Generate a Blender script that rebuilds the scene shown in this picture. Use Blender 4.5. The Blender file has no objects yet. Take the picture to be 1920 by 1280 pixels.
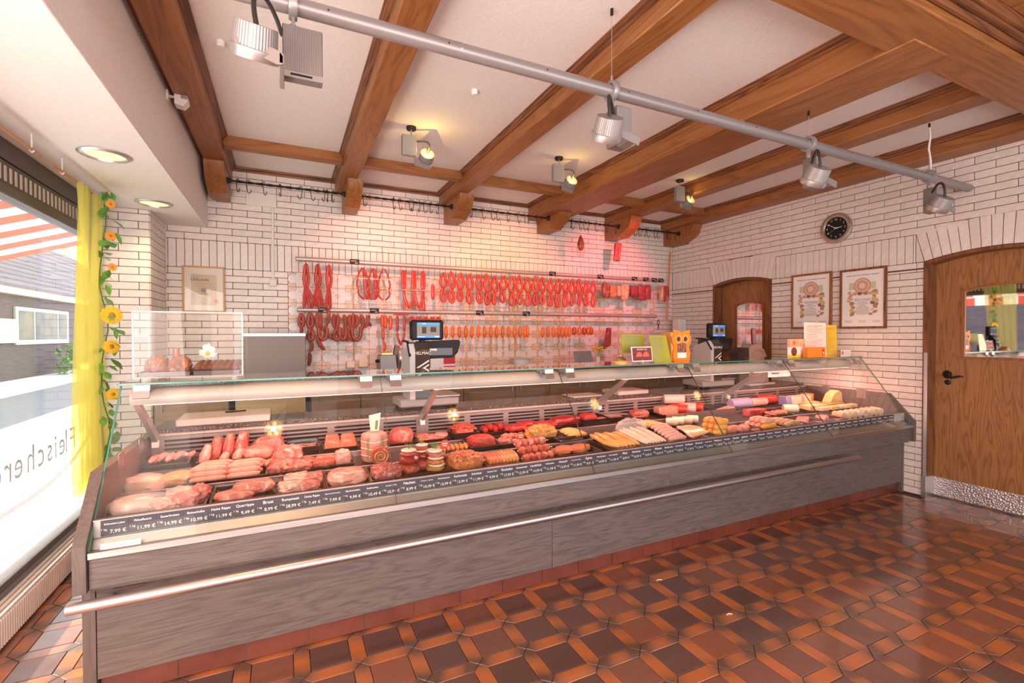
import bpy, bmesh, math, random
from mathutils import Vector, Matrix, noise
random.seed(11)
S = bpy.context.scene
COL = S.collection
PI = math.pi
# ------------------------------------------------------------------ camera
def make_camera():
    f, a, p, r = 891.3, 0.44532, -0.015538, 0.0021063
    fwd = Vector((math.sin(a)*math.cos(p), math.cos(a)*math.cos(p), math.sin(p)))
    rt = Vector((math.cos(a), -math.sin(a), 0)); dn = fwd.cross(rt)
    c, s = math.cos(r), math.sin(r)
    R = c*rt + s*dn; D = -s*rt + c*dn
    cd = bpy.data.cameras.new('camera'); co = bpy.data.objects.new('camera', cd); COL.objects.link(co)
    cd.sensor_width = 36; cd.lens = f*36/1920; cd.clip_start = .05; cd.clip_end = 300
    U = -D; B = -fwd
    co.matrix_world = Matrix(((R.x, U.x, B.x, 0), (R.y, U.y, B.y, 0), (R.z, U.z, B.z, 1.40), (0, 0, 0, 1)))
    S.camera = co
make_camera()
# ------------------------------------------------------------------ light, exposure
S.view_settings.view_transform = 'Standard'; S.view_settings.look = 'None'
S.view_settings.gamma = 1; S.view_settings.use_curve_mapping = False
S.view_settings.exposure = 0.1
S.cycles.use_denoising = True
S.cycles.max_bounces = 8; S.cycles.transparent_max_bounces = 16
S.cycles.caustics_reflective = False; S.cycles.caustics_refractive = False
S.cycles.sample_clamp_indirect = 6
w = bpy.data.worlds.new('sky'); S.world = w; w.use_nodes = True
bg = w.node_tree.nodes['Background']; bg.inputs[0].default_value = (.86, .93, 1, 1); bg.inputs[1].default_value = 4.0
def light(name, kind, loc, aim, power, color, size=None, size_y=None, spot=None, blend=.6, angle=None):
    d = bpy.data.lights.new(name, kind); o = bpy.data.objects.new(name, d); COL.objects.link(o)
    d.energy = power; d.color = color; o.location = loc
    o.rotation_euler = (Vector(aim) - Vector(loc)).to_track_quat('-Z', 'Y').to_euler()
    if kind == 'AREA':
        d.shape = 'RECTANGLE'; d.size = size; d.size_y = size_y or size
    elif kind == 'SPOT':
        d.spot_size = spot; d.spot_blend = blend; d.shadow_soft_size = size or .03
    elif kind == 'SUN': d.angle = angle or .01
    return o
light('sun', 'SUN', (-10, 6, 9), (-10 + .75, 6 - .2, 9 - .55), 20.0, (1, .95, .86), angle=.009)
# added fill lamps where the shop's other windows stand, tinted pink to warm the room
light('fill_light_rear', 'AREA', (.5, -1.45, 1.5), (.9, 3, 1.4), 66, (1, .60, .48), 2.6, 2.0)
light('fill_light_left', 'AREA', (-1.2, .4, 1.25), (5, 2.0, 1.6), 95, (1, .77, .69), 2.0, 1.9)
# meat lights under the canopy of the counter, four tubes
for i in range(4):
    light('case_light', 'AREA', (-.05 + 1.4*i + .02, 2.73, 1.068), (-.05 + 1.4*i + .02, 2.735, 0), 10, (1, .29, .23), 1.25, .05)
# ------------------------------------------------------------------ mesh helpers
WO = {}
class MB:
    def __init__(self): self.v = []; self.f = []; self.uv = None
    def add(self, vs, fs):
        n = len(self.v); self.v += [tuple(p) for p in vs]; self.f += [tuple(i+n for i in q) for q in fs]; return self
    def box(self, x0, x1, y0, y1, z0, z1, c=0):
        if c <= 0:
            vs = [(x, y, z) for x in (x0, x1) for y in (y0, y1) for z in (z0, z1)]
            return self.add(vs, [(0,1,3,2), (4,6,7,5), (0,4,5,1), (2,3,7,6), (0,2,6,4), (1,5,7,3)])
        lo = (x0, y0, z0); hi = (x1, y1, z1); vs = []; idx = {}
        for sx in (0, 1):
            for sy in (0, 1):
                for sz in (0, 1):
                    s = (sx, sy, sz); cor = [hi[k] if s[k] else lo[k] for k in range(3)]
                    ins = [cor[k] - c if s[k] else cor[k] + c for k in range(3)]
                    for ax in range(3):
                        idx[(s, ax)] = len(vs)
                        vs.append(tuple(cor[k] if k == ax else ins[k] for k in range(3)))
        fs = []
        for ax in range(3):
            o = [k for k in range(3) if k != ax]
            for sd in (0, 1):
                q = []
                for a, b in ((0, 0), (1, 0), (1, 1), (0, 1)):
                    s = [0]*3; s[ax] = sd; s[o[0]] = a; s[o[1]] = b; q.append(idx[(tuple(s), ax)])
                fs.append(q)
            for a in (0, 1):
                for b in (0, 1):
                    s0 = [0]*3; s1 = [0]*3; s0[ax] = 0; s1[ax] = 1
                    s0[o[0]] = s1[o[0]] = a; s0[o[1]] = s1[o[1]] = b
                    fs.append([idx[(tuple(s0), o[0])], idx[(tuple(s1), o[0])], idx[(tuple(s1), o[1])], idx[(tuple(s0), o[1])]])
        for sx in (0, 1):
            for sy in (0, 1):
                for sz in (0, 1): fs.append([idx[((sx, sy, sz), k)] for k in range(3)])
        return self.add(vs, fs)
    def tube(self, pts, r, n=10, closed=False, round_caps=True, flat=1.0):
        P = [Vector(p) for p in pts]; m = len(P); rr = r if isinstance(r, (list, tuple)) else [r]*m
        T = []
        for i in range(m):
            if closed: t = P[(i+1) % m] - P[i-1]
            else: t = P[min(i+1, m-1)] - P[max(i-1, 0)]
            T.append(t.normalized() if t.length > 1e-9 else Vector((0, 0, 1)))
        ref = Vector((0, 0, 1)) if abs(T[0].z) < .9 else Vector((0, 1, 0))
        u = (ref - T[0]*ref.dot(T[0])).normalized(); vs = []; rings = []
        for i in range(m):
            u = (u - T[i]*u.dot(T[i])).normalized(); w_ = T[i].cross(u)
            rings.append([P[i] + (u*math.cos(2*PI*k/n) + w_*math.sin(2*PI*k/n)*flat)*rr[i] for k in range(n)])
        if not closed and round_caps:
            def cap(i, sgn):
                out = []
                for a in (.4, .75):
                    c0 = P[i] + T[i]*sgn*rr[i]*a*.8; s = math.sqrt(1 - a*a)
                    out.append([c0 + (q - P[i])*s for q in rings[i]])
                return out
            a = cap(0, -1); b = cap(m-1, 1); rings = [a[1], a[0]] + rings + b
        base = len(self.v); L = len(rings)
        for q in rings: vs += q
        fs = []
        for i in range(L if closed else L-1):
            for k in range(n):
                j = (i+1) % L; fs.append((i*n+k, i*n+(k+1) % n, j*n+(k+1) % n, j*n+k))
        if not closed:
            fs.append(tuple(range(n))[::-1]); fs.append(tuple((L-1)*n + k for k in range(n)))
        return self.add(vs, fs)
    def cyl(self, a, b, r0, r1=None, n=20):
        return self.tube([a, b], [r0, r0 if r1 is None else r1], n, round_caps=False)
    def lathe(self, prof, c=(0, 0, 0), n=24, axis='z', loop=False):
        vs = []; fs = []; m = len(prof)
        for (r, h) in prof:
            for k in range(n):
                a = 2*PI*k/n; x, y = r*math.cos(a), r*math.sin(a)
                p = {'z': (x, y, h), 'x': (h, x, y), 'y': (x, h, y)}[axis]
                vs.append((p[0]+c[0], p[1]+c[1], p[2]+c[2]))
        for i in range(m-1):
            for k in range(n): fs.append((i*n+k, i*n+(k+1) % n, (i+1)*n+(k+1) % n, (i+1)*n+k))
        if loop:
            for k in range(n): fs.append(((m-1)*n+k, (m-1)*n+(k+1) % n, (k+1) % n, k))
            return self.add(vs, fs)
        if prof[0][0] > 1e-6: fs.append(tuple(range(n)))
        if prof[-1][0] > 1e-6: fs.append(tuple((m-1)*n + k for k in range(n)))
        return self.add(vs, fs)
    def prism(self, poly, ax, a0, a1):
        def pt(q, h):
            return {'x': (h, q[0], q[1]), 'y': (q[0], h, q[1]), 'z': (q[0], q[1], h)}[ax]
        n = len(poly); vs = [pt(q, a0) for q in poly] + [pt(q, a1) for q in poly]
        fs = [tuple(range(n)), tuple(range(n, 2*n))] + [(i, (i+1) % n, n+(i+1) % n, n+i) for i in range(n)]
        return self.add(vs, fs)
    def blob(self, c, rad, amp=.18, freq=2.2, seed=0, sub=3, flat=.55, sq=0):
        vs, fs = ico(sub); out = []
        for p in vs:
            q = Vector(p)
            if sq:
                m = max(abs(q.x), abs(q.y), abs(q.z)); q = q*(1 + sq*(1/m - 1)*.9)
            d = noise.fractal(Vector(p)*freq + Vector((seed*7.3, seed*3.1, seed)), 1, 2, 3)
            q = q*(1 + amp*d); z = max(q.z, -flat)
            out.append((c[0]+q.x*rad[0], c[1]+q.y*rad[1], c[2]+(z+flat)*rad[2]))
        return self.add(out, fs)
    def xf(self, fn, start=0):
        self.v[start:] = [tuple(fn(*p)) for p in self.v[start:]]; return self
    def build(self, name, mat, parent=None, loc=None, smooth=True, ang=38, recalc=True):
        me = bpy.data.meshes.new(name)
        o0 = Vector(loc) if loc is not None else (WO.get(parent.name, Vector((0, 0, 0))) if parent else Vector((0, 0, 0)))
        me.from_pydata([(p[0]-o0.x, p[1]-o0.y, p[2]-o0.z) for p in self.v], [], self.f)
        if recalc:
            bm = bmesh.new(); bm.from_mesh(me); bmesh.ops.recalc_face_normals(bm, faces=bm.faces); bm.to_mesh(me); bm.free()
        if smooth:
            me.shade_smooth(); me.set_sharp_from_angle(angle=math.radians(ang))
        if mat: me.materials.append(mat)
        o = bpy.data.objects.new(name, me); COL.objects.link(o)
        if parent:
            o.parent = parent; WO[o.name] = o0
            o.location = o0 - WO.get(parent.name, Vector((0, 0, 0)))
        else:
            o.location = o0; WO[o.name] = o0
        return o
_ico = {}
def ico(sub):
    if sub not in _ico:
        bm = bmesh.new(); bmesh.ops.create_icosphere(bm, subdivisions=sub, radius=1)
        bm.verts.index_update()
        _ico[sub] = ([tuple(v.co) for v in bm.verts], [tuple(v.index for v in f.verts) for f in bm.faces]); bm.free()
    return _ico[sub]
def tag(o, label=None, cat=None, group=None, kind=None):
    if label: o['label'] = label
    if cat: o['category'] = cat
    if group: o['group'] = group
    if kind: o['kind'] = kind
    return o
def thing(name, label, cat, loc=(0, 0, 0), group=None):
    o = bpy.data.objects.new(name, None); COL.objects.link(o); o.location = loc; o.empty_display_size = .05
    WO[o.name] = Vector(loc); return tag(o, label, cat, group)
def solo(mb, name, mat, label, cat, loc, group=None, **k):
    return tag(mb.build(name, mat, None, loc, **k), label, cat, group)
def struct(o): o['kind'] = 'structure'; return o
def dup(o, loc=None, rotz=None, label=None, parent=None):
    c = o.copy(); COL.objects.link(c); WO[c.name] = Vector(loc) if loc is not None else WO.get(o.name, Vector())
    if parent: c.parent = parent
    if loc is not None: c.location = loc
    if rotz is not None: c.rotation_euler = (0, 0, rotz)
    if label: c['label'] = label
    for ch in list(o.children): dup(ch, parent=c)
    return c
ORD = 'first second third fourth fifth sixth seventh eighth ninth tenth eleventh twelfth thirteenth fourteenth fifteenth sixteenth seventeenth eighteenth nineteenth twentieth'.split()
ORD += ['twenty-' + x for x in ORD[:9]] + ['thirtieth'] + ['thirty-' + x for x in ORD[:9]] + ['fortieth'] + ['forty-' + x for x in ORD[:9]] + ['fiftieth'] + ['fifty-' + x for x in ORD[:9]]
TXT = []
def finish_text():      # turn all lettering curves into meshes at once
    tmp = []
    for cu, o in TXT:
        t = bpy.data.objects.new('t', cu); COL.objects.link(t); tmp.append(t)
    dg = bpy.context.evaluated_depsgraph_get()
    for (cu, o), t in zip(TXT, tmp):
        me = bpy.data.meshes.new_from_object(t.evaluated_get(dg)); old = o.data; o.data = me; me.name = o.name; bpy.data.meshes.remove(old)
    for t in tmp: bpy.data.objects.remove(t)
    for cu, o in TXT: bpy.data.curves.remove(cu)
def text(name, body, size, loc, rot, mat, parent=None, align='CENTER', extrude=.0004, sx=1.0):
    cu = bpy.data.curves.new(name, 'FONT'); cu.body = body; cu.size = size; cu.align_x = align; cu.align_y = 'CENTER'
    cu.extrude = extrude; cu.resolution_u = 3; cu.materials.append(mat)
    me = bpy.data.meshes.new(name); o = bpy.data.objects.new(name, me); COL.objects.link(o); o.rotation_euler = rot; o.scale = (sx, 1, 1)
    TXT.append((cu, o))
    if parent: o.parent = parent; o.location = Vector(loc) - WO.get(parent.name, Vector())
    else: o.location = loc
    return o
# ------------------------------------------------------------------ materials
def lin(c): return tuple(c) + ((1,) if len(c) == 3 else ())
class NT:
    def __init__(self, name):
        self.m = bpy.data.materials.new(name); self.m.use_nodes = True; self.t = self.m.node_tree
        self.b = self.t.nodes['Principled BSDF']; self.out = self.t.nodes['Material Output']
    def n(self, typ, **kw):
        nd = self.t.nodes.new(typ)
        for k, v in kw.items():
            if hasattr(nd, k) and not k[0].isupper(): setattr(nd, k, v)
            else: self.set(nd, k, v)
        return nd
    def set(self, nd, k, v):
        s = nd.inputs[k]
        if hasattr(v, 'outputs'): v = v.outputs[0]
        if hasattr(v, 'is_output'): self.t.links.new(v, s)
        else: s.default_value = v
    def bs(self, **kw):
        for k, v in kw.items(): self.set(self.b, k.replace('_', ' '), v)
        return self
    def math(self, op, a, b=None, c=None):
        nd = self.t.nodes.new('ShaderNodeMath'); nd.operation = op
        for i, v in enumerate((a, b, c)):
            if v is not None: self.set(nd, i, v)
        return nd.outputs[0]
    def mix(self, fac, a, b, typ='RGBA', blend='MIX'):
        nd = self.t.nodes.new('ShaderNodeMix'); nd.data_type = typ; nd.blend_type = blend
        self.set(nd, 0, fac); self.set(nd, 6, lin(a) if isinstance(a, tuple) else a); self.set(nd, 7, lin(b) if isinstance(b, tuple) else b)
        return nd.outputs[2]
    def ramp(self, fac, stops):
        nd = self.t.nodes.new('ShaderNodeValToRGB'); e = nd.color_ramp.elements
        while len(e) < len(stops): e.new(.5)
        for i, (p, c) in enumerate(stops): e[i].position = p; e[i].color = lin(c)
        self.set(nd, 0, fac); return nd.outputs[0]
    def coord(self, kind='Object', scale=(1, 1, 1), loc=(0, 0, 0)):
        tc = self.t.nodes.new('ShaderNodeTexCoord'); mp = self.t.nodes.new('ShaderNodeMapping')
        self.t.links.new(tc.outputs[kind], mp.inputs[0]); mp.inputs['Scale'].default_value = scale; mp.inputs['Location'].default_value = loc
        return mp.outputs[0]
    def noise(self, vec, scale, detail=3, rough=.55, dist=0):
        nd = self.n('ShaderNodeTexNoise', Vector=vec, Scale=scale, Detail=detail, Roughness=rough, Distortion=dist); return nd.outputs[0]
    def bump(self, h, strength=.3, dist=.01):
        nd = self.n('ShaderNodeBump', Height=h, Strength=strength, Distance=dist); self.set(self.b, 'Normal', nd); return self
def plain(name, col, rough=.5, metal=0, spec=.5, emit=None, es=1, coat=0):
    k = NT(name); k.bs(Base_Color=lin(col), Roughness=rough, Metallic=metal, Specular_IOR_Level=spec, Coat_Weight=coat)
    if emit: k.bs(Emission_Color=lin(emit), Emission_Strength=es)
    return k.m
def mottled(name, stops, scale=8, stretch=(1, 1, 1), rough=.5, detail=3, bump=0, bdist=.004, spec=.5, dist=0, metal=0, coat=0, rnd=0):
    k = NT(name); f = k.noise(k.coord('Object', stretch), scale, detail, .6, dist); c = k.ramp(f, stops)
    if rnd:
        oi = k.n('ShaderNodeObjectInfo'); h = k.n('ShaderNodeHueSaturation', Color=c, Value=k.math('MULTIPLY_ADD', oi.outputs['Random'], rnd, 1-rnd/2)); c = h.outputs[0]
    k.bs(Base_Color=c, Roughness=rough, Specular_IOR_Level=spec, Metallic=metal, Coat_Weight=coat)
    if bump: k.bump(f, bump, bdist)
    return k.m
def wood(name, axis, dark, mid, light_, scale=1.0, rough=.42, amount=1.0):
    k = NT(name); st = [5.0*scale]*3; st['xyz'.index(axis)] = .55*scale
    v = k.coord('Object', tuple(st)); oi = k.n('ShaderNodeObjectInfo')
    va = k.n('ShaderNodeVectorMath', operation='ADD'); k.set(va, 0, v)
    cb = k.n('ShaderNodeCombineXYZ', X=k.math('MULTIPLY', oi.outputs['Random'], 13.0), Y=k.math('MULTIPLY', oi.outputs['Random'], 7.0)); k.set(va, 1, cb)
    big = k.noise(va.outputs[0], 1.1, 2, .5, .4)
    rings = k.math('ABSOLUTE', k.math('SINE', k.math('MULTIPLY', big, 34.0)))
    st2 = [70*scale]*3; st2['xyz'.index(axis)] = 2.5*scale
    fine = k.noise(k.coord('Object', tuple(st2)), 1.0, 4, .7)
    f = k.math('ADD', k.math('MULTIPLY', rings, .45*amount), k.math('MULTIPLY', fine, .65))
    c = k.ramp(f, [(.22, dark), (.5, mid), (.85, light_)])
    k.bs(Base_Color=c, Roughness=rough); k.bump(f, .08, .002); return k.m
def meat(name, lean, fat, scale=14, thr=.55, soft=.08, stretch=(1, 1, 1), rough=.3, bump=.35, lean2=None, dist=1.2):
    fat = (fat[0]*.96, fat[1]*.80, fat[2]*.76); lean = (lean[0], lean[1]*.9, lean[2]*.88)
    k = NT(name); v = k.coord('Object', stretch)
    f = k.noise(v, scale, 3, .55, dist); g = k.noise(v, scale*.4, 2, .5)
    base = k.mix(g, lean, lean2 or tuple(x*.72 for x in lean))
    m = k.ramp(f, [(thr-soft, (0, 0, 0)), (thr+soft, (1, 1, 1))])
    vein = k.noise(v, scale*2.6, 4, .65, 2.0); vm = k.ramp(vein, [(.47, (0, 0, 0)), (.50, (.55, .55, .55)), (.53, (0, 0, 0))])
    c = k.mix(m, base, fat); c = k.mix(vm, c, fat); spot = k.noise(v, scale*6, 2, .5)
    c = k.mix(k.math('MULTIPLY', spot, .45), c, tuple(x*.45 for x in lean))
    k.bs(Base_Color=c, Roughness=rough, Specular_IOR_Level=.6, Coat_Weight=.35, Coat_Roughness=.12)
    k.bump(k.noise(v, scale*2.4, 5, .65, .8), min(1, bump*2.2), .012); return k.m
def glassy(name, tint=(1, 1, 1), rough=0.0, ior=1.45, boost=1.0):
    k = NT(name); k.t.nodes.remove(k.b)
    tr = k.n('ShaderNodeBsdfTransparent', Color=lin(tint)); gl = k.n('ShaderNodeBsdfGlossy', Color=(1, 1, 1, 1), Roughness=rough)
    ge = k.n('ShaderNodeNewGeometry'); dp = k.n('ShaderNodeVectorMath', operation='DOT_PRODUCT'); k.set(dp, 0, ge.outputs['Incoming']); k.set(dp, 1, ge.outputs['Normal'])
    f0 = ((ior-1)/(ior+1))**2
    sch = k.math('MULTIPLY_ADD', k.math('POWER', k.math('SUBTRACT', 1.0, k.math('ABSOLUTE', dp.outputs['Value'])), 5.0), (1-f0)*boost, f0*boost)
    mx = k.n('ShaderNodeMixShader'); k.set(mx, 0, sch); k.set(mx, 1, tr); k.set(mx, 2, gl); k.t.links.new(mx.outputs[0], k.out.inputs[0]); return k.m
def film(name, tint, alpha, rough=.25):
    k = NT(name); k.bs(Base_Color=lin(tint), Roughness=rough, Alpha=alpha, Specular_IOR_Level=.6); return k.m
# ---- palette
M = {}
M['brick'] = mottled('white_glazed_brick', [(.3, (.70, .632, .575)), (.7, (.80, .735, .675))], 30, (1, 1, 1), .42, 4, .12, .002, rnd=.10)
M['grout'] = mottled('dark_brown_grout', [(.3, (.075, .045, .035)), (.7, (.12, .075, .06))], 60, rough=.9)
M['plaster'] = mottled('white_plaster', [(.3, (.80, .745, .705)), (.7, (.86, .81, .775))], 55, rough=.85, bump=.25, bdist=.004)
OAK = ((.19, .066, .018), (.31, .120, .033), (.41, .172, .053))
OAKD = ((.07, .024, .010), (.17, .06, .022), (.26, .10, .038))
for a in 'xyz':
    M['oak_'+a] = wood('oak_'+a, a, *OAK, amount=.55); M['oakd_'+a] = wood('dark_oak_'+a, a, *OAKD)
M['doorwood'] = wood('door_oak', 'z', (.19, .078, .024), (.31, .135, .043), (.40, .19, .07), 1.9, .38, .9)
M['lam_x'] = wood('grey_laminate_x', 'x', (.075, .058, .051), (.135, .108, .096), (.19, .157, .142), 2.2, .45, .42)
M['lam_z'] = wood('grey_laminate_z', 'z', (.085, .060, .052), (.135, .102, .090), (.18, .142, .126), 2.4, .45, .3)
M['steel'] = mottled('brushed_steel', [(.3, (.48, .45, .44)), (.7, (.58, .55, .54))], 6, (.4, 60, 60), .36, 2, metal=1)
M['steel_d'] = mottled('dull_steel', [(.3, (.46, .44, .43)), (.7, (.56, .54, .52))], 6, (.4, 60, 60), .42, 2, metal=1)
M['alu'] = plain('anodised_aluminium', (.62, .60, .59), .35, .85)
M['rail'] = plain('grey_lacquered_tube', (.30, .275, .27), .35, .35)
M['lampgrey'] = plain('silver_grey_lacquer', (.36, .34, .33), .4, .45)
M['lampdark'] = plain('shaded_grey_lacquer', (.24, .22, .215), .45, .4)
M['white'] = plain('white_plastic', (.82, .80, .77), .4)
M['cream'] = plain('cream_plastic', (.80, .73, .60), .45)
M['black'] = plain('black_plastic', (.014, .012, .013), .5, 0, .25)
M['tray'] = plain('black_tray_plastic', (.022, .02, .022), .22, coat=.4)
M['rubber'] = plain('black_cable', (.03, .026, .024), .5)
M['iron'] = plain('wrought_iron', (.028, .021, .018), .5, .6)
M['granite'] = mottled('dark_granite', [(.42, (.035, .03, .03)), (.55, (.09, .075, .07)), (.66, (.32, .27, .25))], 120, rough=.18, detail=2)
M['glass'] = glassy('counter_glass', (.955, .985, .97), boost=1.3)
M['glassedge'] = plain('green_glass_edge', (.05, .24, .19), .15, 0, .6)
M['acryl'] = glassy('clear_acrylic', (.985, .985, .985), boost=.5)
M['winglass'] = glassy('window_glass', (.98, .99, .98), boost=.55)
M['mirror'] = plain('door_glass_dark', (.70, .70, .68), .02, 1.0)
M['meatlight'] = plain('canopy_aluminium', (.52, .45, .43), .45, .1)
M['lamp_on'] = plain('lit_warm_lens', (1, .8, .4), .3, emit=(1, .36, .04), es=3.5)
M['bulb_on'] = plain('lit_warm_bulb', (1, .9, .7), .3, emit=(1, .72, .30), es=9)
M['down_on'] = plain('lit_downlight', (.3, .3, .25), .5, emit=(1, .84, .42), es=1.0)
M['tube_on'] = plain('lit_meat_tube', (1, .6, .55), .3, emit=(1, .50, .43), es=3)
M['paper'] = plain('white_paper', (.84, .81, .78), .6)
M['ink'] = plain('dark_ink', (.06, .045, .04), .7)
M['inkgrey'] = plain('grey_ink', (.30, .26, .24), .7)
M['slate'] = plain('slate_black_card', (.045, .042, .055), .55)
M['chalk'] = plain('white_lettering', (.85, .83, .82), .6)
M['red'] = plain('red_print', (.62, .02, .025), .5)
M['orange'] = plain('orange_print', (.80, .24, .025), .5)
M['yellow'] = plain('yellow_print', (.82, .60, .02), .55)
M['lime'] = plain('lime_yellow_paper', (.38, .42, .03), .6)
M['redtile'] = mottled('red_plinth_tile', [(.3, (.125, .030, .018)), (.7, (.175, .045, .024))], 9, rough=.35, rnd=.2)
M['jointlight'] = plain('light_grout', (.46, .36, .31), .9)
M['jointfloor'] = plain('brown_floor_grout', (.075, .045, .03), .85)
# floor tiles: squares vary between brown and dark; border tiles run from dark ends to an orange middle (UV.x along the tile)
def square_mat():
    k = NT('brown_clay_square'); oi = k.n('ShaderNodeObjectInfo'); nm = k.n('ShaderNodeNewGeometry')
    r = k.math('FRACT', k.math('ADD', oi.outputs['Random'], nm.outputs['Random Per Island']))
    c = k.ramp(r, [(0, (.105, .052, .043)), (.35, (.140, .062, .045)), (.55, (.20, .074, .045)), (.85, (.25, .092, .050)), (1, (.31, .092, .035))])
    f = k.noise(k.coord('Object'), 26, 4, .6); c2 = k.mix(k.math('MULTIPLY', f, .5), c, (.09, .04, .03), blend='MIX')
    k.bs(Base_Color=c2, Roughness=k.math('MULTIPLY_ADD', f, .25, .22), Coat_Weight=.9, Coat_Roughness=.08); k.bump(k.noise(k.coord('Object'), 180, 2), .08, .001); return k.m
def picket_mat():
    k = NT('flamed_clay_border'); oi = k.n('ShaderNodeObjectInfo'); nm = k.n('ShaderNodeNewGeometry')
    r = k.math('FRACT', k.math('ADD', oi.outputs['Random'], nm.outputs['Random Per Island']))
    uv = k.t.nodes.new('ShaderNodeUVMap'); sp = k.n('ShaderNodeSeparateXYZ'); k.set(sp, 0, uv)
    f = k.noise(k.coord('Object'), 14, 3, .6)
    e = k.math('ADD', k.math('ABSOLUTE', k.math('SUBTRACT', sp.outputs[0], .5)), k.math('MULTIPLY_ADD', f, .35, -.17))
    e = k.math('ADD', e, k.math('MULTIPLY_ADD', r, .28, -.16))
    c = k.ramp(e, [(.06, (.42, .125, .032)), (.24, (.30, .105, .038)), (.40, (.12, .056, .036))])
    k.bs(Base_Color=c, Roughness=k.math('MULTIPLY_ADD', f, .25, .25), Coat_Weight=.9, Coat_Roughness=.08); k.bump(k.noise(k.coord('Object'), 180, 2), .08, .001); return k.m
M['sq'] = square_mat(); M['pk'] = picket_mat()
XW, YB, ZC = 4.929, 5.087, 2.95
CAM = Vector((0, 0, 1.4))
# ================================================================== FLOOR
P0, PX, PY = .2255, .9555, 1.8635       # lattice period and one node
fl = struct(MB().box(-1.6, 5.25, -1.6, 5.2, -.05, -.004).build('floor', M['jointfloor']))
hw = .0325; g = .0022
def square_mesh():
    h = P0/2 - hw - g
    return MB().box(-h, h, -h, h, -.012, 0, .0015)
def picket_poly():
    L = P0/2; w = hw - g*.6; a = L - hw; t = g*.7
    return [(-L+t*1.4, 0), (-a, -w), (a, -w), (L-t*1.4, 0), (a, w), (-a, w)]
def picket_mb():
    P = picket_poly(); mb = MB(); s = .965
    vs = [(x, y, -.012) for x, y in P] + [(x, y, -.0015) for x, y in P] + [(x*(1-.0016/.11), y*s, 0) for x, y in P]
    fs = [tuple(range(12, 18))]
    for b in (0, 6): fs += [(b+i, b+(i+1) % 6, b+6+(i+1) % 6, b+6+i) for i in range(6)]
    return mb.add(vs, fs)
def add_uv(me, L):
    uv = me.uv_layers.new(name='UVMap')
    for lp in me.loops:
        uv.data[lp.index].uv = (me.vertices[lp.vertex_index].co.x/L + .5, .5)
sqs, pks = [], []
for i in range(-12, 22):
    for j in range(-9, 12):
        x, y = PX + i*P0, PY + j*P0
        for (lst, cx, cy, rz) in ((sqs, x+P0/2, y+P0/2, 0), (pks, x+P0/2, y, 0), (pks, x, y+P0/2, PI/2)):
            if not (-1.2 < cx < 5.02 and -.2 < cy < 4.5): continue
            if cy > 2.40 and not cx < -.60: continue
            if cx > 4.80 and cy > 2.15: continue
            lst.append((cx, cy, rz))
def seen(cx, cy):   # how large a tile shows: near, and within the picture's field
    d = Vector((cx, cy, 0)) - CAM; f = Vector((.431, .902, -.0155)); z = d.dot(f)
    if z < .5: return 99
    u = abs(d.dot(Vector((.902, -.431, 0))))/z; v = abs(d.z)/z
    return d.length + (0 if (u < 1.1 and v < .75) else 50)
def lay(lst, mesh_mb, name, mat, uvL=None):
    lst.sort(key=lambda q: seen(q[0], q[1])); first = None
    for (cx, cy, rz) in lst[:300]:
        if first is None:
            first = mesh_mb.build(name, mat, fl, (0, 0, 0), smooth=False)
            if uvL: add_uv(first.data, uvL)
            o = first
        else:
            o = first.copy(); COL.objects.link(o)
        o.location = (cx, cy, random.uniform(-.0006, .0004)); o.rotation_euler = (random.uniform(-.004, .004), random.uniform(-.004, .004), rz)
    rest = lst[300:]
    if rest:
        bm = bmesh.new(); me0 = first.data
        for (cx, cy, rz) in rest:
            t = me0.copy(); t.transform(Matrix.Translation((cx, cy, 0)) @ Matrix.Rotation(rz, 4, 'Z')); bm.from_mesh(t); bpy.data.meshes.remove(t)
        me = bpy.data.meshes.new(name + '_remainder'); bm.to_mesh(me); bm.free(); me.materials.clear(); me.materials.append(mat)
        o = bpy.data.objects.new('more_' + name + 's', me); COL.objects.link(o); o.parent = fl; o['kind'] = 'stuff'
lay(sqs, square_mesh(), 'square_tile', M['sq'])
lay(pks, picket_mb(), 'border_tile', M['pk'], P0)
# ================================================================== WALLS
def brick_parts(wall, rects, to_world, mat, name='brick', limit=300, depth=.008):
    """rects (u0,u1,v0,v1) on the wall's face; to_world(u,v,d) with d outwards. The ones that show largest are parts, the rest one part."""
    def size(r):
        c = to_world((r[0]+r[1])/2, (r[2]+r[3])/2, 0); d = Vector(c) - CAM
        n = Vector(to_world(0, 0, 1)) - Vector(to_world(0, 0, 0)); inview = d.normalized().dot(Vector((.431, .902, 0)))
        return -(r[1]-r[0])*(r[3]-r[2])*abs(d.normalized().dot(n))/d.length_squared*(1 if inview > .62 else .01)
    rects.sort(key=size); meshes = {}
    for r in rects[:limit]:
        key = (round(r[1]-r[0], 3), round(r[3]-r[2], 3))
        c = to_world((r[0]+r[1])/2, (r[2]+r[3])/2, 0)
        if key not in meshes:
            mb = MB().box(-key[0]/2, key[0]/2, -key[1]/2, key[1]/2, -.002, depth, .0018)
            mb.xf(lambda u, v, d: tuple(Vector(to_world(u, v, d)) - Vector(to_world(0, 0, 0))))
            mb.xf(lambda x, y, z: (x+c[0], y+c[1], z+c[2]))
            meshes[key] = mb.build(name, mat, wall, c, smooth=False)
        else:
            o = meshes[key].copy(); COL.objects.link(o); o.location = c
    if rects[limit:]:
        mb = MB()
        for (a, b, e, f) in rects[limit:]:
            n0 = len(mb.v); mb.box(a, b, e, f, -.002, depth, .0018); mb.xf(to_world, n0)
        o = mb.build('more_' + name + 's', mat, wall, smooth=False); o['kind'] = 'stuff'
J = .0048
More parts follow.
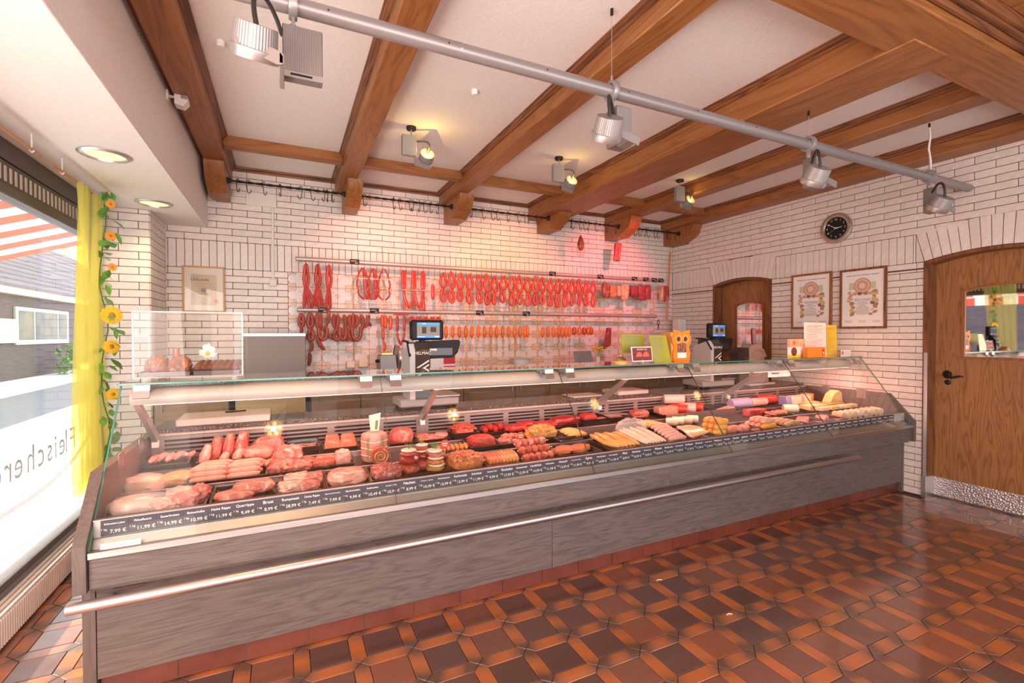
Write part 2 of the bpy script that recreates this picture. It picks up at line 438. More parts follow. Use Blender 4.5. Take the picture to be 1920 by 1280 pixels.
def courses(v0, v1, pitch, module, off, intervals, vstart=None, shift=.5):
    out = []; k = 0; v = v0 if vstart is None else vstart
    while v < v1 - .012:
        a, b = max(v, v0), min(v+pitch, v1)
        if b - a > .014:
            o = off + (k % 2)*module*shift
            for (u0, u1) in intervals((a+b)/2):
                i = math.floor((u0-o)/module); u = o + i*module
                while u < u1:
                    x, y = max(u, u0), min(u+module, u1)
                    if y - x > .018: out.append((x+J/2, y-J/2, a+J/2, b-J/2))
                    u += module
        v += pitch; k += 1
    return out
def soldiers(v0, v1, pitch, off, intervals):
    out = []
    for (u0, u1) in intervals:
        u = off + math.floor((u0-off)/pitch)*pitch
        while u < u1:
            x, y = max(u, u0), min(u+pitch, u1)
            if y - x > .018: out.append((x+J/2, y-J/2, v0+J/2, v1-J/2))
            u += pitch
    return out
# --- back wall (faces the camera)
wb = struct(MB().box(-1.05, 5.05, YB, YB+.12, 0, ZC).build('wall_back', M['grout']))
def bi(v):
    if v > 2.0: return [(-.945, XW)]
    return [(-.945, .03), (4.60, XW)]
rb = courses(.923, 2.003, .0600, .247, -.555, bi, vstart=.923) + courses(2.254, ZC, .0600, .2465, -.5555, bi, vstart=2.254)
rb += soldiers(2.003, 2.254, .0617, -.8, [(-.945, XW)])
tw_back = lambda u, v, d: (u, YB - d, v)
brick_parts(wb, rb, tw_back, M['brick'])
# --- decorated tiles behind the rails: pale medallions, ochre ornaments, double lines
def tile_mat():
    k = NT('ornamental_wall_tile'); ge = k.n('ShaderNodeNewGeometry'); sp = k.n('ShaderNodeSeparateXYZ'); k.set(sp, 0, ge.outputs['Position'])
    def cyc(v, o, p):     # signed distance to the nearest multiple, in metres
        return k.math('MULTIPLY', k.math('SUBTRACT', k.math('FRACT', k.math('ADD', k.math('DIVIDE', k.math('SUBTRACT', v, o), p), 100.5)), .5), p)
    X, Z = sp.outputs[0], sp.outputs[2]
    fx = k.math('ABSOLUTE', cyc(X, .175, .305)); fz = k.math('ABSOLUTE', cyc(Z, 1.3225, .1545))    # from the flower
    ox = k.math('ABSOLUTE', cyc(X, .3275, .305)); oz = k.math('ABSOLUTE', cyc(Z, 1.245, .1545))    # from the ornament
    def rbox(hx, hz, r):
        qx = k.math('MAXIMUM', k.math('SUBTRACT', fx, hx-r), 0.0); qz = k.math('MAXIMUM', k.math('SUBTRACT', fz, hz-r), 0.0)
        return k.math('SUBTRACT', k.math('SQRT', k.math('ADD', k.math('MULTIPLY', qx, qx), k.math('MULTIPLY', qz, qz))), r)
    med = rbox(.146, .054, .05)
    lt = lambda a, b: k.math('LESS_THAN', a, b)
    inorn = k.math('MULTIPLY', k.math('MULTIPLY', lt(ox, .078), k.math('GREATER_THAN', med, 0.0)), k.math('MAXIMUM', lt(oz, .036), lt(ox, .03)))
    edge = k.math('MULTIPLY', lt(k.math('ABSOLUTE', med), .0016), lt(ox, .08))
    step = k.math('MULTIPLY', lt(k.math('ABSOLUTE', k.math('SUBTRACT', ox, .078)), .0016), lt(oz, .036))
    step2 = k.math('MULTIPLY', lt(k.math('ABSOLUTE', k.math('SUBTRACT', oz, .036)), .0016), k.math('MULTIPLY', lt(ox, .08), k.math('GREATER_THAN', ox, .045)))
    dl = k.math('MULTIPLY', lt(k.math('ABSOLUTE', k.math('SUBTRACT', oz, .009)), .0014), k.math('GREATER_THAN', ox, .078))
    lines = k.math('MAXIMUM', k.math('MAXIMUM', edge, dl), k.math('MAXIMUM', step, step2))
    marble = k.ramp(k.noise(k.coord('Object'), 16, 4, .6, 1.5), [(.35, (.56, .54, .55)), (.6, (.78, .72, .68))])
    base = k.mix(k.math('GREATER_THAN', med, 0.0), marble, (.78, .68, .60))
    vo = k.n('ShaderNodeTexVoronoi', Vector=ge.outputs['Position'], Scale=120.0)
    orn = k.mix(lt(vo.outputs['Distance'], .42), (.74, .58, .44), (.60, .30, .11))
    c = k.mix(inorn, base, orn)
    rr = k.math('SQRT', k.math('ADD', k.math('MULTIPLY', fx, fx), k.math('MULTIPLY', fz, fz)))
    fl_ = k.math('MULTIPLY', lt(rr, .024), lt(vo.outputs['Distance'], .5)); c = k.mix(fl_, c, (.58, .28, .07))
    c = k.mix(lines, c, (.22, .10, .05)); k.bs(Base_Color=c, Roughness=.25); return k.m
M['deco'] = tile_mat()
rt = []
x = .03
nx = [.03] + [.175 + .1525*i for i in range(0, 30) if .175 + .1525*i < 4.58] + [4.60]
nz = [1.0] + [1.0905 + .1545*i for i in range(6)] + [2.003]
for i in range(len(nx)-1):
    for j in range(len(nz)-1): rt.append((nx[i]+.001, nx[i+1]-.001, nz[j]+.001, nz[j+1]-.001))
brick_parts(wb, rt, tw_back, M['deco'], 'wall_tile', 300, .010)
# --- left pillar beside the window
wl = struct(MB().box(-1.30, -.945, 4.545, YB+.12, 0, 2.365).build('wall_left', M['grout']))
rp = courses(0, 2.365, .0584, .247, -1.36+.247*.42, lambda v: [(-1.29, -.941)], vstart=-.006, shift=.5)
brick_parts(wl, rp, lambda u, v, d: (u, 4.545 - d, v), M['brick'])
rs = courses(0, 2.365, .0584, .125, .02, lambda v: [(4.545, YB-.009)], vstart=-.006)
brick_parts(wl, rs, lambda u, v, d: (-.945 + d, u, v), M['brick'], 'side_brick')
# --- right wall with two arched doorways
YD2, YD2b = 2.149, 1.235; YD1, YD1b = 4.362, 3.564; ZS = 2.008
wr = struct(MB().prism([(.2, 0), (YD2b, 0), (YD2b, ZS), (YD2b+.02, ZS+.02), ((YD2+YD2b)/2, ZS+.062), (YD2-.02, ZS+.02), (YD2, ZS), (YD2, 0), (YD1b, 0), (YD1b, ZS), ((YD1+YD1b)/2, ZS+.055), (YD1, ZS), (YD1, 0), (YB+.1, 0), (YB+.1, ZC), (.2, ZC)], 'x', XW, XW+.12).build('wall_right', M['grout']))
def ri(v):
    if v < 2.0: return [(YD2+.004, YD1b-.004), (YD1+.004, YB-.009)]
    return [(1.0, YB-.009)]
def sub(iv, a, b):
    out = []
    for (u0, u1) in iv:
        if b <= u0 or a >= u1: out.append((u0, u1)); continue
        if a - u0 > .02: out.append((u0, a))
        if u1 - b > .02: out.append((b, u1))
    return out
rr_ = courses(0, 1.948, .0582, .25, 4.206, ri, vstart=.006-.0582)
rr_ += courses(1.956, ZS, .052, .25, 4.206, ri)
ra = sub(sub([(1.0, YB-.009)], YD2b-.064, YD2+.064), YD1b-.054, YD1+.064)
rr_ += soldiers(ZS, 2.250, .0617, 4.206, ra)
def arch_z(y, a, b, z0, rise):
    m, h = (a+b)/2, abs(a-b)/2; t = (y-m)/h
    return z0 + rise*(1-t*t) if abs(t) < 1 else z0
def ri2(v):
    iv = [(1.0, YB-.009)]
    for (a, b) in ((YD2b-.064, YD2+.064), (YD1b-.054, YD1+.064)):
        m, h = (a+b)/2, (b-a)/2
        if v - .02 < 2.25 + .062:
            t = math.sqrt(max(0, 1-max(v+.024-2.25, 0)/.062))
            iv = sub(iv, m-h*t, m+h*t)
    return iv
rr_ += courses(2.250, 2.90, .0599, .25, 4.081, ri2, vstart=2.250)
tw_right = lambda u, v, d: (XW - d, u, v)
brick_parts(wr, rr_, tw_right, M['brick'])
def arch(a, b, n, rise_in, rise_out, exta, extb):
    """fan of soldier bricks over a doorway, each its own brick"""
    for i in range(n):
        t0, t1 = i/n, (i+1)/n; e = .0030/abs(b-a)*1.0
        t0 += e*.8; t1 -= e*.8
        yi = [a+(b-a)*t for t in (t0, t1)]; yo = [(a+exta)+((b+extb)-(a+exta))*t for t in (t0, t1)]
        zi = [arch_z(y, a, b, ZS+.004, rise_in) for y in yi]; zo = [arch_z(y, a+exta, b+extb, 2.250, rise_out) for y in yo]
        vs = []
        for d, s in ((-.002, 0), (.0085, 0), (.0105, .0015)):
            for (y, z, sy, sz) in ((yi[0], zi[0], 1, 1), (yi[1], zi[1], -1, 1), (yo[1], zo[1], -1, -1), (yo[0], zo[0], 1, -1)):
                vs.append((XW-d, y+sy*s*(1 if b > a else -1), z+sz*s))
        fs = [(8, 9, 10, 11)] + [(k+j, k+(j+1) % 4, k+4+(j+1) % 4, k+4+j) for k in (0, 4) for j in range(4)]
        MB().add(vs, fs).build('arch_brick', M['brick'], wr, (XW, (yi[0]+yi[1])/2, ZS+.12), smooth=False)
def wedge(y0, y1):      # cut bricks left and right of a fan
    s = 1 if y1 > y0 else -1; j = .0026*s
    MB().prism([(y0+j*1.6, ZS+.004), (y1-j, ZS+.004), (y1-j, 2.250-.016)], 'x', XW-.008, XW+.002).build('arch_brick', M['brick'], wr, (XW, y0, ZS+.12), smooth=False)
wedge(YD2b, YD2b-.062); wedge(YD2, YD2+.062); wedge(YD1b, YD1b-.052); wedge(YD1, YD1+.062)
arch(YD2b, YD2, 15, .062, .062, -.062, .062); arch(YD1b, YD1, 14, .058, .055, -.052, .062)
# --- walls that close the shop outside the picture: rear with a shop window, the front corner
wo = struct(MB().box(-1.4, 5.1, -1.75, -1.6, 0, .45).box(-1.4, 5.1, -1.75, -1.6, 2.45, ZC).box(-1.4, -.6, -1.75, -1.6, .45, 2.45).box(4.6, 5.1, -1.75, -1.6, .45, 2.45).build('wall_rear', M['plaster']))
struct(MB().box(XW, XW+.12, -1.6, .2, 0, ZC).build('wall_front', M['plaster']))
# ================================================================== CEILING
ce = struct(MB().box(-1.4, 5.1, -1.6, YB+.1, ZC, ZC+.1).build('ceiling', M['plaster']))
so = struct(MB().box(-1.40, -.622, -1.6, YB, 2.365, ZC-.001, .004).build('ceiling_soffit', M['plaster']))
def beam(x0, x1, z0, y0=1.2, y1=YB-.001, left=True, right=True):
    b = struct(MB().box(x0, x1, y0, y1, z0, ZC+.02, .006).build('beam', M['oak_y']))
    for s, on_ in ((-1, left), (1, right)):
        if not on_: continue
        xe = x0 if s < 0 else x1
        prof = [(xe, ZC), (xe, ZC-.042), (xe+s*.010, ZC-.040), (xe+s*.012, ZC-.026), (xe+s*.022, ZC-.022), (xe+s*.026, ZC-.010), (xe+s*.034, ZC-.008), (xe+s*.034, ZC)]
        MB().prism(prof, 'y', y0, y1).build('moulding', M['oakd_y'], b)
    return b
beam(-.585, -.425, 2.82, left=False)
beam(.462, .612, 2.82); beam(1.540, 1.685, 2.82); beam(2.645, 3.026, 2.76); beam(3.762, 3.935, 2.82); beam(4.712, XW-.001, 2.82, right=False)
# dark strip put in for the shade in the gap beside the first beam
struct(MB().box(-.621, -.587, -.2, YB-.001, 2.88, ZC).build('gap_shade_strip', M['oakd_y']))
edges = [(-.425, .462), (.612, 1.540), (1.685, 2.645), (3.026, 3.762), (3.935, 4.712)]
for (a, b) in edges:
    o = struct(MB().box(a, b, 4.305, 4.395, 2.868, ZC+.01, .005).build('beam', M['oak_x']))
    prof = [(YB, ZC), (YB, ZC-.045), (YB-.012, ZC-.042), (YB-.014, ZC-.026), (YB-.026, ZC-.020), (YB-.034, ZC-.008), (YB-.034, ZC)]
    struct(MB().prism(prof, 'x', a, b).build('trim_2', M['oakd_x']))
# the broad girder and the boarded ceiling in front of it
gi = struct(MB().box(-.60, XW-.002, 1.075, 1.325, 2.765, ZC+.03, .006).build('beam', M['oak_x']))
for yy, zz in ((1.072, 2.80), (1.050, 2.825), (1.030, 2.85)):
    MB().box(-.6, XW-.002, yy-.022, yy, zz, zz+.06, .004).build('moulding', M['oakd_x'], gi)
bc = struct(MB().box(-.6, XW-.002, -1.6, 1.01, 2.915, ZC-.002).build('ceiling_boarding', M['oakd_y']))
for i in range(38):
    x0 = -.6 + i*.1455
    if x0 > XW-.1: break
    MB().box(x0+.002, min(x0+.1435, XW-.004), -.6, 1.008, 2.898, 2.914, .003).build('board', M['oak_y'], bc)
# corbels that carry the beams on the back wall
for (a, b) in ((-.585, -.44), (.528, .66), (1.592, 1.75), (2.76, 2.92), (3.762, 3.925), (4.762, 4.925)):
    zt = 2.82
    if a == 2.76: zt = 2.76
    prof = [(YB-.001, 2.612), (4.775, 2.612), (4.765, 2.625), (4.665, 2.665), (4.60, 2.70), (4.555, zt-.03), (4.545, zt), (YB-.001, zt)]
    MBo = MB().prism(prof, 'x', a, b)
    struct(MBo.build('corbel', M['oak_z']))
# ================================================================== DOORS in the right wall
def ring_frame(pts_out, pts_in, ax, a0, a1):
    """band between two open outlines (y,z) extruded along x"""
    n = len(pts_out); mb = MB()
    for i in range(n-1):
        q = [pts_out[i], pts_out[i+1], pts_in[i+1], pts_in[i]]; mb.prism(q, ax, a0, a1)
    return mb
def outline(a, b, z0, zs, rise, inset=0, n=12):
    pts = [(a+inset, z0)]
    for i in range(n+1):
        y = a + inset + (b-a-2*inset)*i/n; pts.append((y, arch_z(y, a+inset, b-inset, zs - (inset*.0), rise)))
    pts.append((b-inset, z0)); return pts
def door(name, a, b, rise, gy0, gy1, gz0, gz1, grise, handle):
    o = struct(MB().prism(outline(a+.005, b-.005, .004, ZS-.004, rise), 'x', XW+.128, XW+.168).build(name, M['doorwood']))
    # jamb and casing
    ring_frame(outline(a, b, 0, ZS-.002, rise), outline(a, b, 0, ZS-.024, rise, .028), 'x', XW-.016, XW+.130).build('door_frame', M['oakd_z'], o)
    # window in the leaf
    xi = XW+.128
    ring_frame(outline(gy0-.022, gy1+.022, gz0, gz1+.02, grise), outline(gy0-.022, gy1+.022, gz0, gz1, grise, .022), 'x', xi-.013, xi+.002).build('moulding', M['oak_z'], o)
    MB().box(xi-.013, xi+.002, gy0-.022, gy1+.022, gz0-.022, gz0).build('moulding', M['oak_z'], o)
    MB().prism(outline(gy0, gy1, gz0, gz1, grise), 'x', xi-.003, xi+.001).build('pane', M['mirror'], o, smooth=False)
    if handle:
        h = MB().lathe([(0, -.012), (.016, -.012), (.026, -.004), (.030, 0), (.026, .002)], (XW+.124, 2.038, 1.046), 14, 'x')
        for k in range(10):
            aa = k*2*PI/10; h.blob((XW+.120, 2.038+.027*math.cos(aa), 1.046+.027*math.sin(aa)), (.006, .008, .008), 0, 1, 0, 1, 1)
        h.tube([(XW+.112, 2.038, 1.046), (XW+.075, 2.036, 1.045), (XW+.068, 2.02, 1.040), (XW+.068, 1.99, 1.030), (XW+.070, 1.96, 1.038), (XW+.072, 1.935, 1.046), (XW+.074, 1.915, 1.040)], [.010, .009, .009, .010, .009, .007, .004], 8)
        h.build('door_handle', M['iron'], o)
        k_ = MB().lathe([(0, -.008), (.014, -.008), (.022, -.002), (.022, .002)], (XW+.126, 2.036, .985), 12, 'x').build('keyhole_plate', M['iron'], o)
        kp = MB().box(XW+.122, XW+.127, 1.25, 2.120, .012, .165, .001).build('kick_plate', M['kick'], o)
        for y in (2.10, 1.98, 1.86, 1.74, 1.62, 1.5, 1.4):
            for z in (.03, .148): MB().blob((XW+.1215, y, z), (.002, .0035, .0035), 0, 1, 0, 1, 1).build('rivet', M['iron'], kp)
        MB().box(XW-.026, XW-.0155, 2.120, 2.148, 0, .178, .001).box(XW-.026, XW+.126, 2.1195, 2.1225, 0, .178).build('corner_plate', M['steel_d'], o)
        MB().box(XW-.024, XW-.016, 2.116, 2.140, .178, 1.235, .001).build('corner_strip', M['alu'], o)
    return o
k = NT('hammered_aluminium'); vv = k.n('ShaderNodeTexVoronoi', Vector=k.coord('Object'), Scale=70.0)
k.bs(Base_Color=lin((.62, .58, .58)), Metallic=.85, Roughness=.38); k.bump(vv.outputs['Distance'], .9, .004); M['kick'] = k.m
door('door_1', YD1b, YD1, .055, 3.765, 4.118, 1.0, 1.735, .04, False)
door('door_2', YD2b, YD2, .062, 1.40, 1.925, 1.208, 1.735, .045, True)
# ================================================================== WINDOW on the left
XG = -1.25
wn = thing('window_1', None, None, (XG, 3.0, .2)); struct(wn)
fr = M['alu_dark'] = plain('dark_bronze_aluminium', (.115, .098, .09), .45, .5)
MB().box(XG-.05, XG+.02, .3, 4.54, .165, .205, .004).box(XG-.05, XG+.02, 4.485, 4.54, .205, 2.09, .004).box(XG-.05, XG+.03, .3, 4.54, 2.085, 2.135, .004).box(XG-.05, XG+.02, .28, .34, .205, 2.09, .004).build('frame', fr, wn)
vb = MB().box(XG-.05, XG+.012, .3, 4.54, 2.135, 2.258).box(XG-.05, XG+.018, .3, 4.54, 2.262, 2.362).build('ventilator_band', fr, wn)
for i in range(60):
    y = 4.50 - i*.052
    if y < 1.9: break
    MB().box(XG+.011, XG+.0145, y-.011, y+.011, 2.160, 2.236, .001).build('slot', M['slot'] if 'slot' in M else M.setdefault('slot', plain('pale_slot', (.62, .55, .48), .6)), vb)
MB().box(XG-.012, XG-.004, .34, 4.485, .205, 2.085).build('pane', M['winglass'], wn, smooth=False)
struct(MB().box(-1.40, XG-.05, .2, 4.545, 0, .165).build('wall_sill', M['plaster']))
struct(MB().box(-1.40, XG-.0, -1.6, .28, 0, .4).box(-1.40, XG, -1.6, .28, 2.2, ZC).build('wall_corner', M['plaster']))
# lettering on the pane reads from the street, so it is mirrored in here
M['frost'] = film('frosted_lettering', (.42, .43, .46), .72)
M['frost2'] = film('frosted_band', (.62, .63, .66), .6)
ly = [4.035, 3.935, 3.87, 3.78, 3.70, 3.59, 3.47, 3.34, 3.24, 3.13, 3.03]
for ch, y in zip('Fleischerei', ly):
    text('letter', ch, .205, (XG+.0005, y-.03, .725), (PI/2, 0, -PI/2), M['frost'], wn)
mb = MB(); n = 40
for i in range(n):
    a0, a1 = PI*(i/n), PI*((i+1)/n)
    def ep(a, r): return (3.35 + 1.0*r*math.cos(a), .83 - .30*(r+.0)*math.sin(a) - (r-1)*.15)
    q = [ep(a0, 1), ep(a1, 1), ep(a1, 1.06), ep(a0, 1.06)]
    mb.prism(q, 'x', XG-.0035, XG-.0025)
mb.build('ellipse_band', M['frost2'], wn, smooth=False)
mb = MB()
for i in range(n):
    a0, a1 = PI*(i/n), PI*((i+1)/n)
    p0, p1 = (3.35 + 1.08*math.cos(a0), .80 - .325*math.sin(a0)), (3.35 + 1.08*math.cos(a1), .80 - .325*math.sin(a1))
    if min(p0[0], p1[0]) < .4 or max(p0[0], p1[0]) > 4.48: continue
    mb.prism([p0, p1, (p1[0], .21), (p0[0], .21)], 'x', XG-.0035, XG-.0027)
M['veil'] = film('frosted_lower_pane', (.80, .83, .87), .22)
mb.build('frosted_film', M['veil'], wn, smooth=False)
# ================================================================== BY THE WINDOW
cv = thing('convector_heater', 'long white ribbed convector heater on the floor below the shop window', 'heater', (-1.19, 3.0, 0))
M['conv'] = plain('heater_enamel', (.80, .76, .73), .4)
MB().box(-1.225, -1.150, 1.4, 4.50, .012, .138).build('body', M['conv'], cv)
mb = MB()
y = 1.5
while y < 4.5:
    mb.prism([(-1.151, y), (-1.143, y+.004), (-1.143, y+.013), (-1.151, y+.017)], 'z', .014, .137); y += .0215
mb.build('front_fins', M['conv'], cv)['kind'] = 'stuff'
mb = MB()
for i in range(3): mb.box(-1.222+i*.026, -1.204+i*.026, 1.42, 4.49, .139, .150, .003)
mb.build('grille_bar', M['conv'], cv)
def curtain_rod(y0, y1, label):
    r = thing('curtain_rod', label, 'curtain rod', (-1.09, (y0+y1)/2, 2.29), 'curtain rods under the window soffit')
    MB().tube([(-1.09, y0, 2.29), (-1.09, y1, 2.29)], .007, 8).build('rod', M['copper'], r)
    for y in (y0+.10, y1-.10):
        MB().tube([(-1.09, y, 2.364), (-1.09, y, 2.305), (-1.098, y, 2.285), (-1.09, y, 2.278), (-1.082, y, 2.285)], .0035, 6).build('bracket', M['white'], r)
M['copper'] = plain('copper_rod', (.55, .24, .11), .35, .6)
curtain_rod(2.30, 3.165, 'copper curtain rod without a curtain, above the shop window'); curtain_rod(3.31, 4.20, 'copper curtain rod holding the yellow sheer curtain')
def sheer():
    k = NT('yellow_voile'); k.t.nodes.remove(k.b)
    tr = k.n('ShaderNodeBsdfTransparent', Color=(1, .99, .62, 1)); df = k.n('ShaderNodeBsdfDiffuse', Color=(.93, .88, .32, 1)); tl = k.n('ShaderNodeBsdfTranslucent', Color=(.97, .92, .40, 1))
    a = k.n('ShaderNodeMixShader'); k.set(a, 0, .5); k.set(a, 1, df); k.set(a, 2, tl)
    b = k.n('ShaderNodeMixShader'); k.set(b, 0, .40); k.set(b, 1, tr); k.set(b, 2, a); k.t.links.new(b.outputs[0], k.out.inputs[0]); return k.m
mb = MB(); nu, nv = 60, 30; vs = []
for j in range(nv+1):
    t = j/nv; z = 2.296 - t*1.84
    wid = .44 - .05*math.sin(t*PI) ; y0 = 3.60 - .05*t
    for i in range(nu+1):
        s = i/nu; vs.append((-1.09 + (.022+.012*t)*math.sin(s*34 + 1.2*math.sin(t*3)) + .012*math.sin(s*11+t*4), y0 + s*wid, z - .02*s*t))
mb.add(vs, [(j*(nu+1)+i, j*(nu+1)+i+1, (j+1)*(nu+1)+i+1, (j+1)*(nu+1)+i) for j in range(nv) for i in range(nu)])
cu = mb.build('sheer_curtain', sheer(), None, (-1.09, 3.8, .46), recalc=False); tag(cu, 'yellow see-through curtain gathered at the right end of the window', 'curtain')
# flower garland hanging beside the curtain
ga = thing('flower_garland', 'garland of yellow flowers and green leaves hanging beside the yellow curtain', 'garland', (-1.02, 3.88, 2.27))
gp = [Vector((-1.045 + .02*math.sin(i*.9), 3.865 + .02*math.sin(i*1.7), 2.285 - i*.095)) for i in range(20)]
M['leaf'] = mottled('garland_leaf', [(.3, (.06, .22, .05)), (.7, (.20, .42, .07))], 20, rnd=.5); M['stem'] = plain('garland_stem', (.10, .20, .04), .6)
M['petal'] = plain('yellow_petal', (.85, .55, .03), .6); M['pistil'] = plain('flower_centre', (.45, .22, .03), .7); M['petal2'] = plain('orange_petal', (.85, .36, .03), .6)
MB().tube(gp, .004, 6).build('stem', M['stem'], ga)
lf = None
for i in range(70):
    p = gp[min(19, int(i*.28))] + Vector((random.uniform(-.02, .05), random.uniform(-.045, .06), random.uniform(-.04, .04)))
    if lf is None:
        L = MB(); vs = []; n = 6
        for j in range(n+1):
            t = j/n; wdt = .024*math.sin(PI*min(1, t*.95+.05)); 
            vs += [(t*.075, -wdt, .006*math.sin(t*3)), (t*.075, 0, .0+.004*t), (t*.075, wdt, .006*math.sin(t*3))]
        fs = []
        for j in range(n): fs += [(3*j, 3*j+1, 3*j+4, 3*j+3), (3*j+1, 3*j+2, 3*j+5, 3*j+4)]
        L.add(vs, fs); lf = L.build('leaf', M['leaf'], None, (0, 0, 0), recalc=False); o = lf; o.parent = ga
    else: o = lf.copy(); COL.objects.link(o); o.parent = ga
    o.location = p - WO[ga.name]; o.rotation_euler = (random.uniform(-.6, .6), random.uniform(.3, 1.4), random.uniform(-2.4, 1.2)); s = random.uniform(.7, 1.25); o.scale = (s, s, s)
def flower(p, r, mat, aim):
    q = Vector(aim).normalized().to_track_quat('Z', 'Y'); mb = MB()
    for kx in range(2):
        for i in range(12):
            a = (i+.5*kx)*2*PI/12; n0 = len(mb.v)
            mb.blob((0, 0, 0), (r*.5, r*.17, r*.05), 0, 1, 0, 1, 1)
            for j in range(n0, len(mb.v)):
                x, y, z = mb.v[j]; x += r*.55; z += -.1*r*kx + .1*r
                mb.v[j] = (x*math.cos(a)-y*math.sin(a), x*math.sin(a)+y*math.cos(a), z)
    mb.xf(lambda x, y, z: tuple(Vector(p) + q @ Vector((x, y, z)))); f = mb.build('flower', mat, ga)
    MB().blob((0, 0, 0), (r*.3, r*.3, r*.16), .1, 3, 0, 2, 1).xf(lambda x, y, z: tuple(Vector(p) + q @ Vector((x, y, z)))).build('flower_centre', M['pistil'], f)
for (y, z, r, m) in ((3.86, 2.235, .028, 'petal2'), (3.845, 2.03, .032, 'petal2'), (3.87, 1.835, .026, 'petal2'), (3.84, 1.525, .062, 'petal'), (3.83, 1.325, .048, 'petal'), (3.945, 1.53, .016, 'petal2'), (3.85, 1.02, .04, 'petal')):
    flower((-1.0, y, z), r, M[m], (.55, -.85, .1))
for (x, y, lab) in ((-.86, 3.242, 'round recessed downlight in the soffit, the nearer and larger of two'), (-.855, 4.277, 'round recessed downlight in the soffit above the brick pillar, farther one')):
    d = thing('recessed_downlight', lab, 'ceiling light', (x, y, 2.36), 'downlights in the window soffit')
    MB().lathe([(.088, 2.364), (.092, 2.352), (.108, 2.354), (.116, 2.360), (.116, 2.3645), (.088, 2.3645)], (x, y, 0), 32, 'z', True).build('trim_ring', M['alu'], d)
    MB().lathe([(0, 2.3615), (.088, 2.3615), (.088, 2.3640), (0, 2.3640)], (x, y, 0), 32).build('diffuser', M['down_on'], d)
    sl = light('downlight_glow', 'SPOT', (x, y, 2.33), (x, y, 0), 14, (1, .80, .45), .05, spot=2.3, blend=.8)
# motion detector in the corner of the soffit
pd = thing('motion_detector', 'white motion detector on a short arm at the first beam', 'sensor', (-.61, 3.45, 2.80))
MB().box(-.622, -.610, 3.425, 3.475, 2.79, 2.85, .002).tube([(-.61, 3.45, 2.82), (-.575, 3.44, 2.815)], .008, 8).build('bracket', M['cream'], pd)
mb = MB().prism([(-.578, 2.765), (-.578, 2.855), (-.550, 2.86), (-.515, 2.845), (-.510, 2.79), (-.535, 2.757)], 'y', 3.405, 3.475); mb.build('housing', M['white'], pd)
MB().box(-.545, -.512, 3.3995, 3.4055, 2.80, 2.838, .002).build('lens', M['inkgrey'], pd)
# ================================================================== STREET OUTSIDE
M['asphalt'] = mottled('pale_pavement', [(.3, (.55, .55, .56)), (.7, (.66, .66, .66))], 14, rough=.9)
M['road'] = mottled('grey_road', [(.3, (.13, .13, .14)), (.7, (.18, .18, .19))], 14, rough=.9)
st = struct(MB().box(-60, -1.40, -20, 90, -.25, -.06).build('street', M['asphalt']))
rd = struct(MB().box(-5.9, -4.0, -20, 90, -.06, -.055).build('road', M['road']))
hs = thing('brick_house', 'dark brick house with purple grey tiled roof across the street', 'building', (-8, 22, -.06))
M['hbrick'] = mottled('purple_brick', [(.35, (.055, .040, .050)), (.65, (.10, .072, .085))], 3, (.2, .6, 9), .85); M['hroof'] = mottled('grey_roof_tile', [(.3, (.10, .072, .088)), (.7, (.16, .12, .14))], 3, (1, 1, 3), .7, rnd=.2)
M['hcream'] = plain('cream_fascia', (.72, .60, .42), .7); M['hwhite'] = plain('white_window_frame', (.42, .40, .36), .6); M['hglass'] = mottled('street_window_glass', [(.35, (.07, .09, .10)), (.55, (.20, .15, .11)), (.7, (.10, .14, .13))], 1.2, rough=.6)
YE = 26.5
MB().box(-9.2, -8, -8, YE, -.06, 2.80).build('wall', M['hbrick'], hs)
MB().box(-8.3, -7.75, -8.2, YE+.25, 2.72, 3.0).build('fascia', M['hcream'], hs)
rb_ = MB(); nrow = 17
for i in range(nrow):
    t0, t1 = i/nrow, (i+1)/nrow
    def rp_(t): return (-7.70 - 4.3*t, 2.98 + 3.7*t)
    (xa, za), (xb, zb) = rp_(t0), rp_(t1); yend0, yend1 = YE+.3 - 3.6*t0, YE+.3 - 3.6*t1
    m_ = MB().add([(xa, -8, za+.05), (xb, -8, zb), (xb, yend1, zb), (xa, yend0, za+.05), (xa, -8, za-.06), (xb, -8, zb-.1), (xb, yend1, zb-.1), (xa, yend0, za-.06)], [(0, 1, 2, 3), (4, 7, 6, 5), (0, 3, 7, 4), (3, 2, 6, 7), (0, 4, 5, 1), (1, 5, 6, 2)])
    m_.build('roof_tile_row', M['hroof'], hs)
def hwin(y0, y1, z0, z1, bars):
    f = MB().box(-7.99, -7.93, y0, y1, z0, z1); f = f.build('window', M['hwhite'], hs)
    ys = [y0+.14] + bars + [y1-.14]
    for i in range(len(ys)-1): MB().box(-7.935, -7.92, ys[i]+.06, ys[i+1]-.06, z0+.16, z1-.12).build('pane', M['hglass'], f)
hwin(21.0, 25.2, 1.08, 2.34, [22.3, 24.2]); hwin(14.5, 18.5, 1.08, 2.34, [16.0]); hwin(7.5, 11, 1.08, 2.34, [9.0])
pn = thing('notice_board', 'white notice board on the brick house across the street', 'sign', (-7.9, 20.4, 1.2))
MB().box(-7.96, -7.90, 19.3, 20.95, 1.15, 1.92).build('board', M['hwhite'], pn)
mb = MB()
for i in range(7): mb.box(-7.899, -7.895, 19.6+.1*(i % 3), 20.7-.12*(i % 2), 1.22+.095*i, 1.25+.095*i)
mb.build('print', plain('pale_print', (.5, .5, .62), .7), pn)
h2 = thing('far_house', 'paler tiled roof of a second house farther up the street', 'building', (-12, 40, -.06))
MB().box(-13.5, -10, 32, 50, -.06, 3.2).build('wall', M['hbrick'], h2)
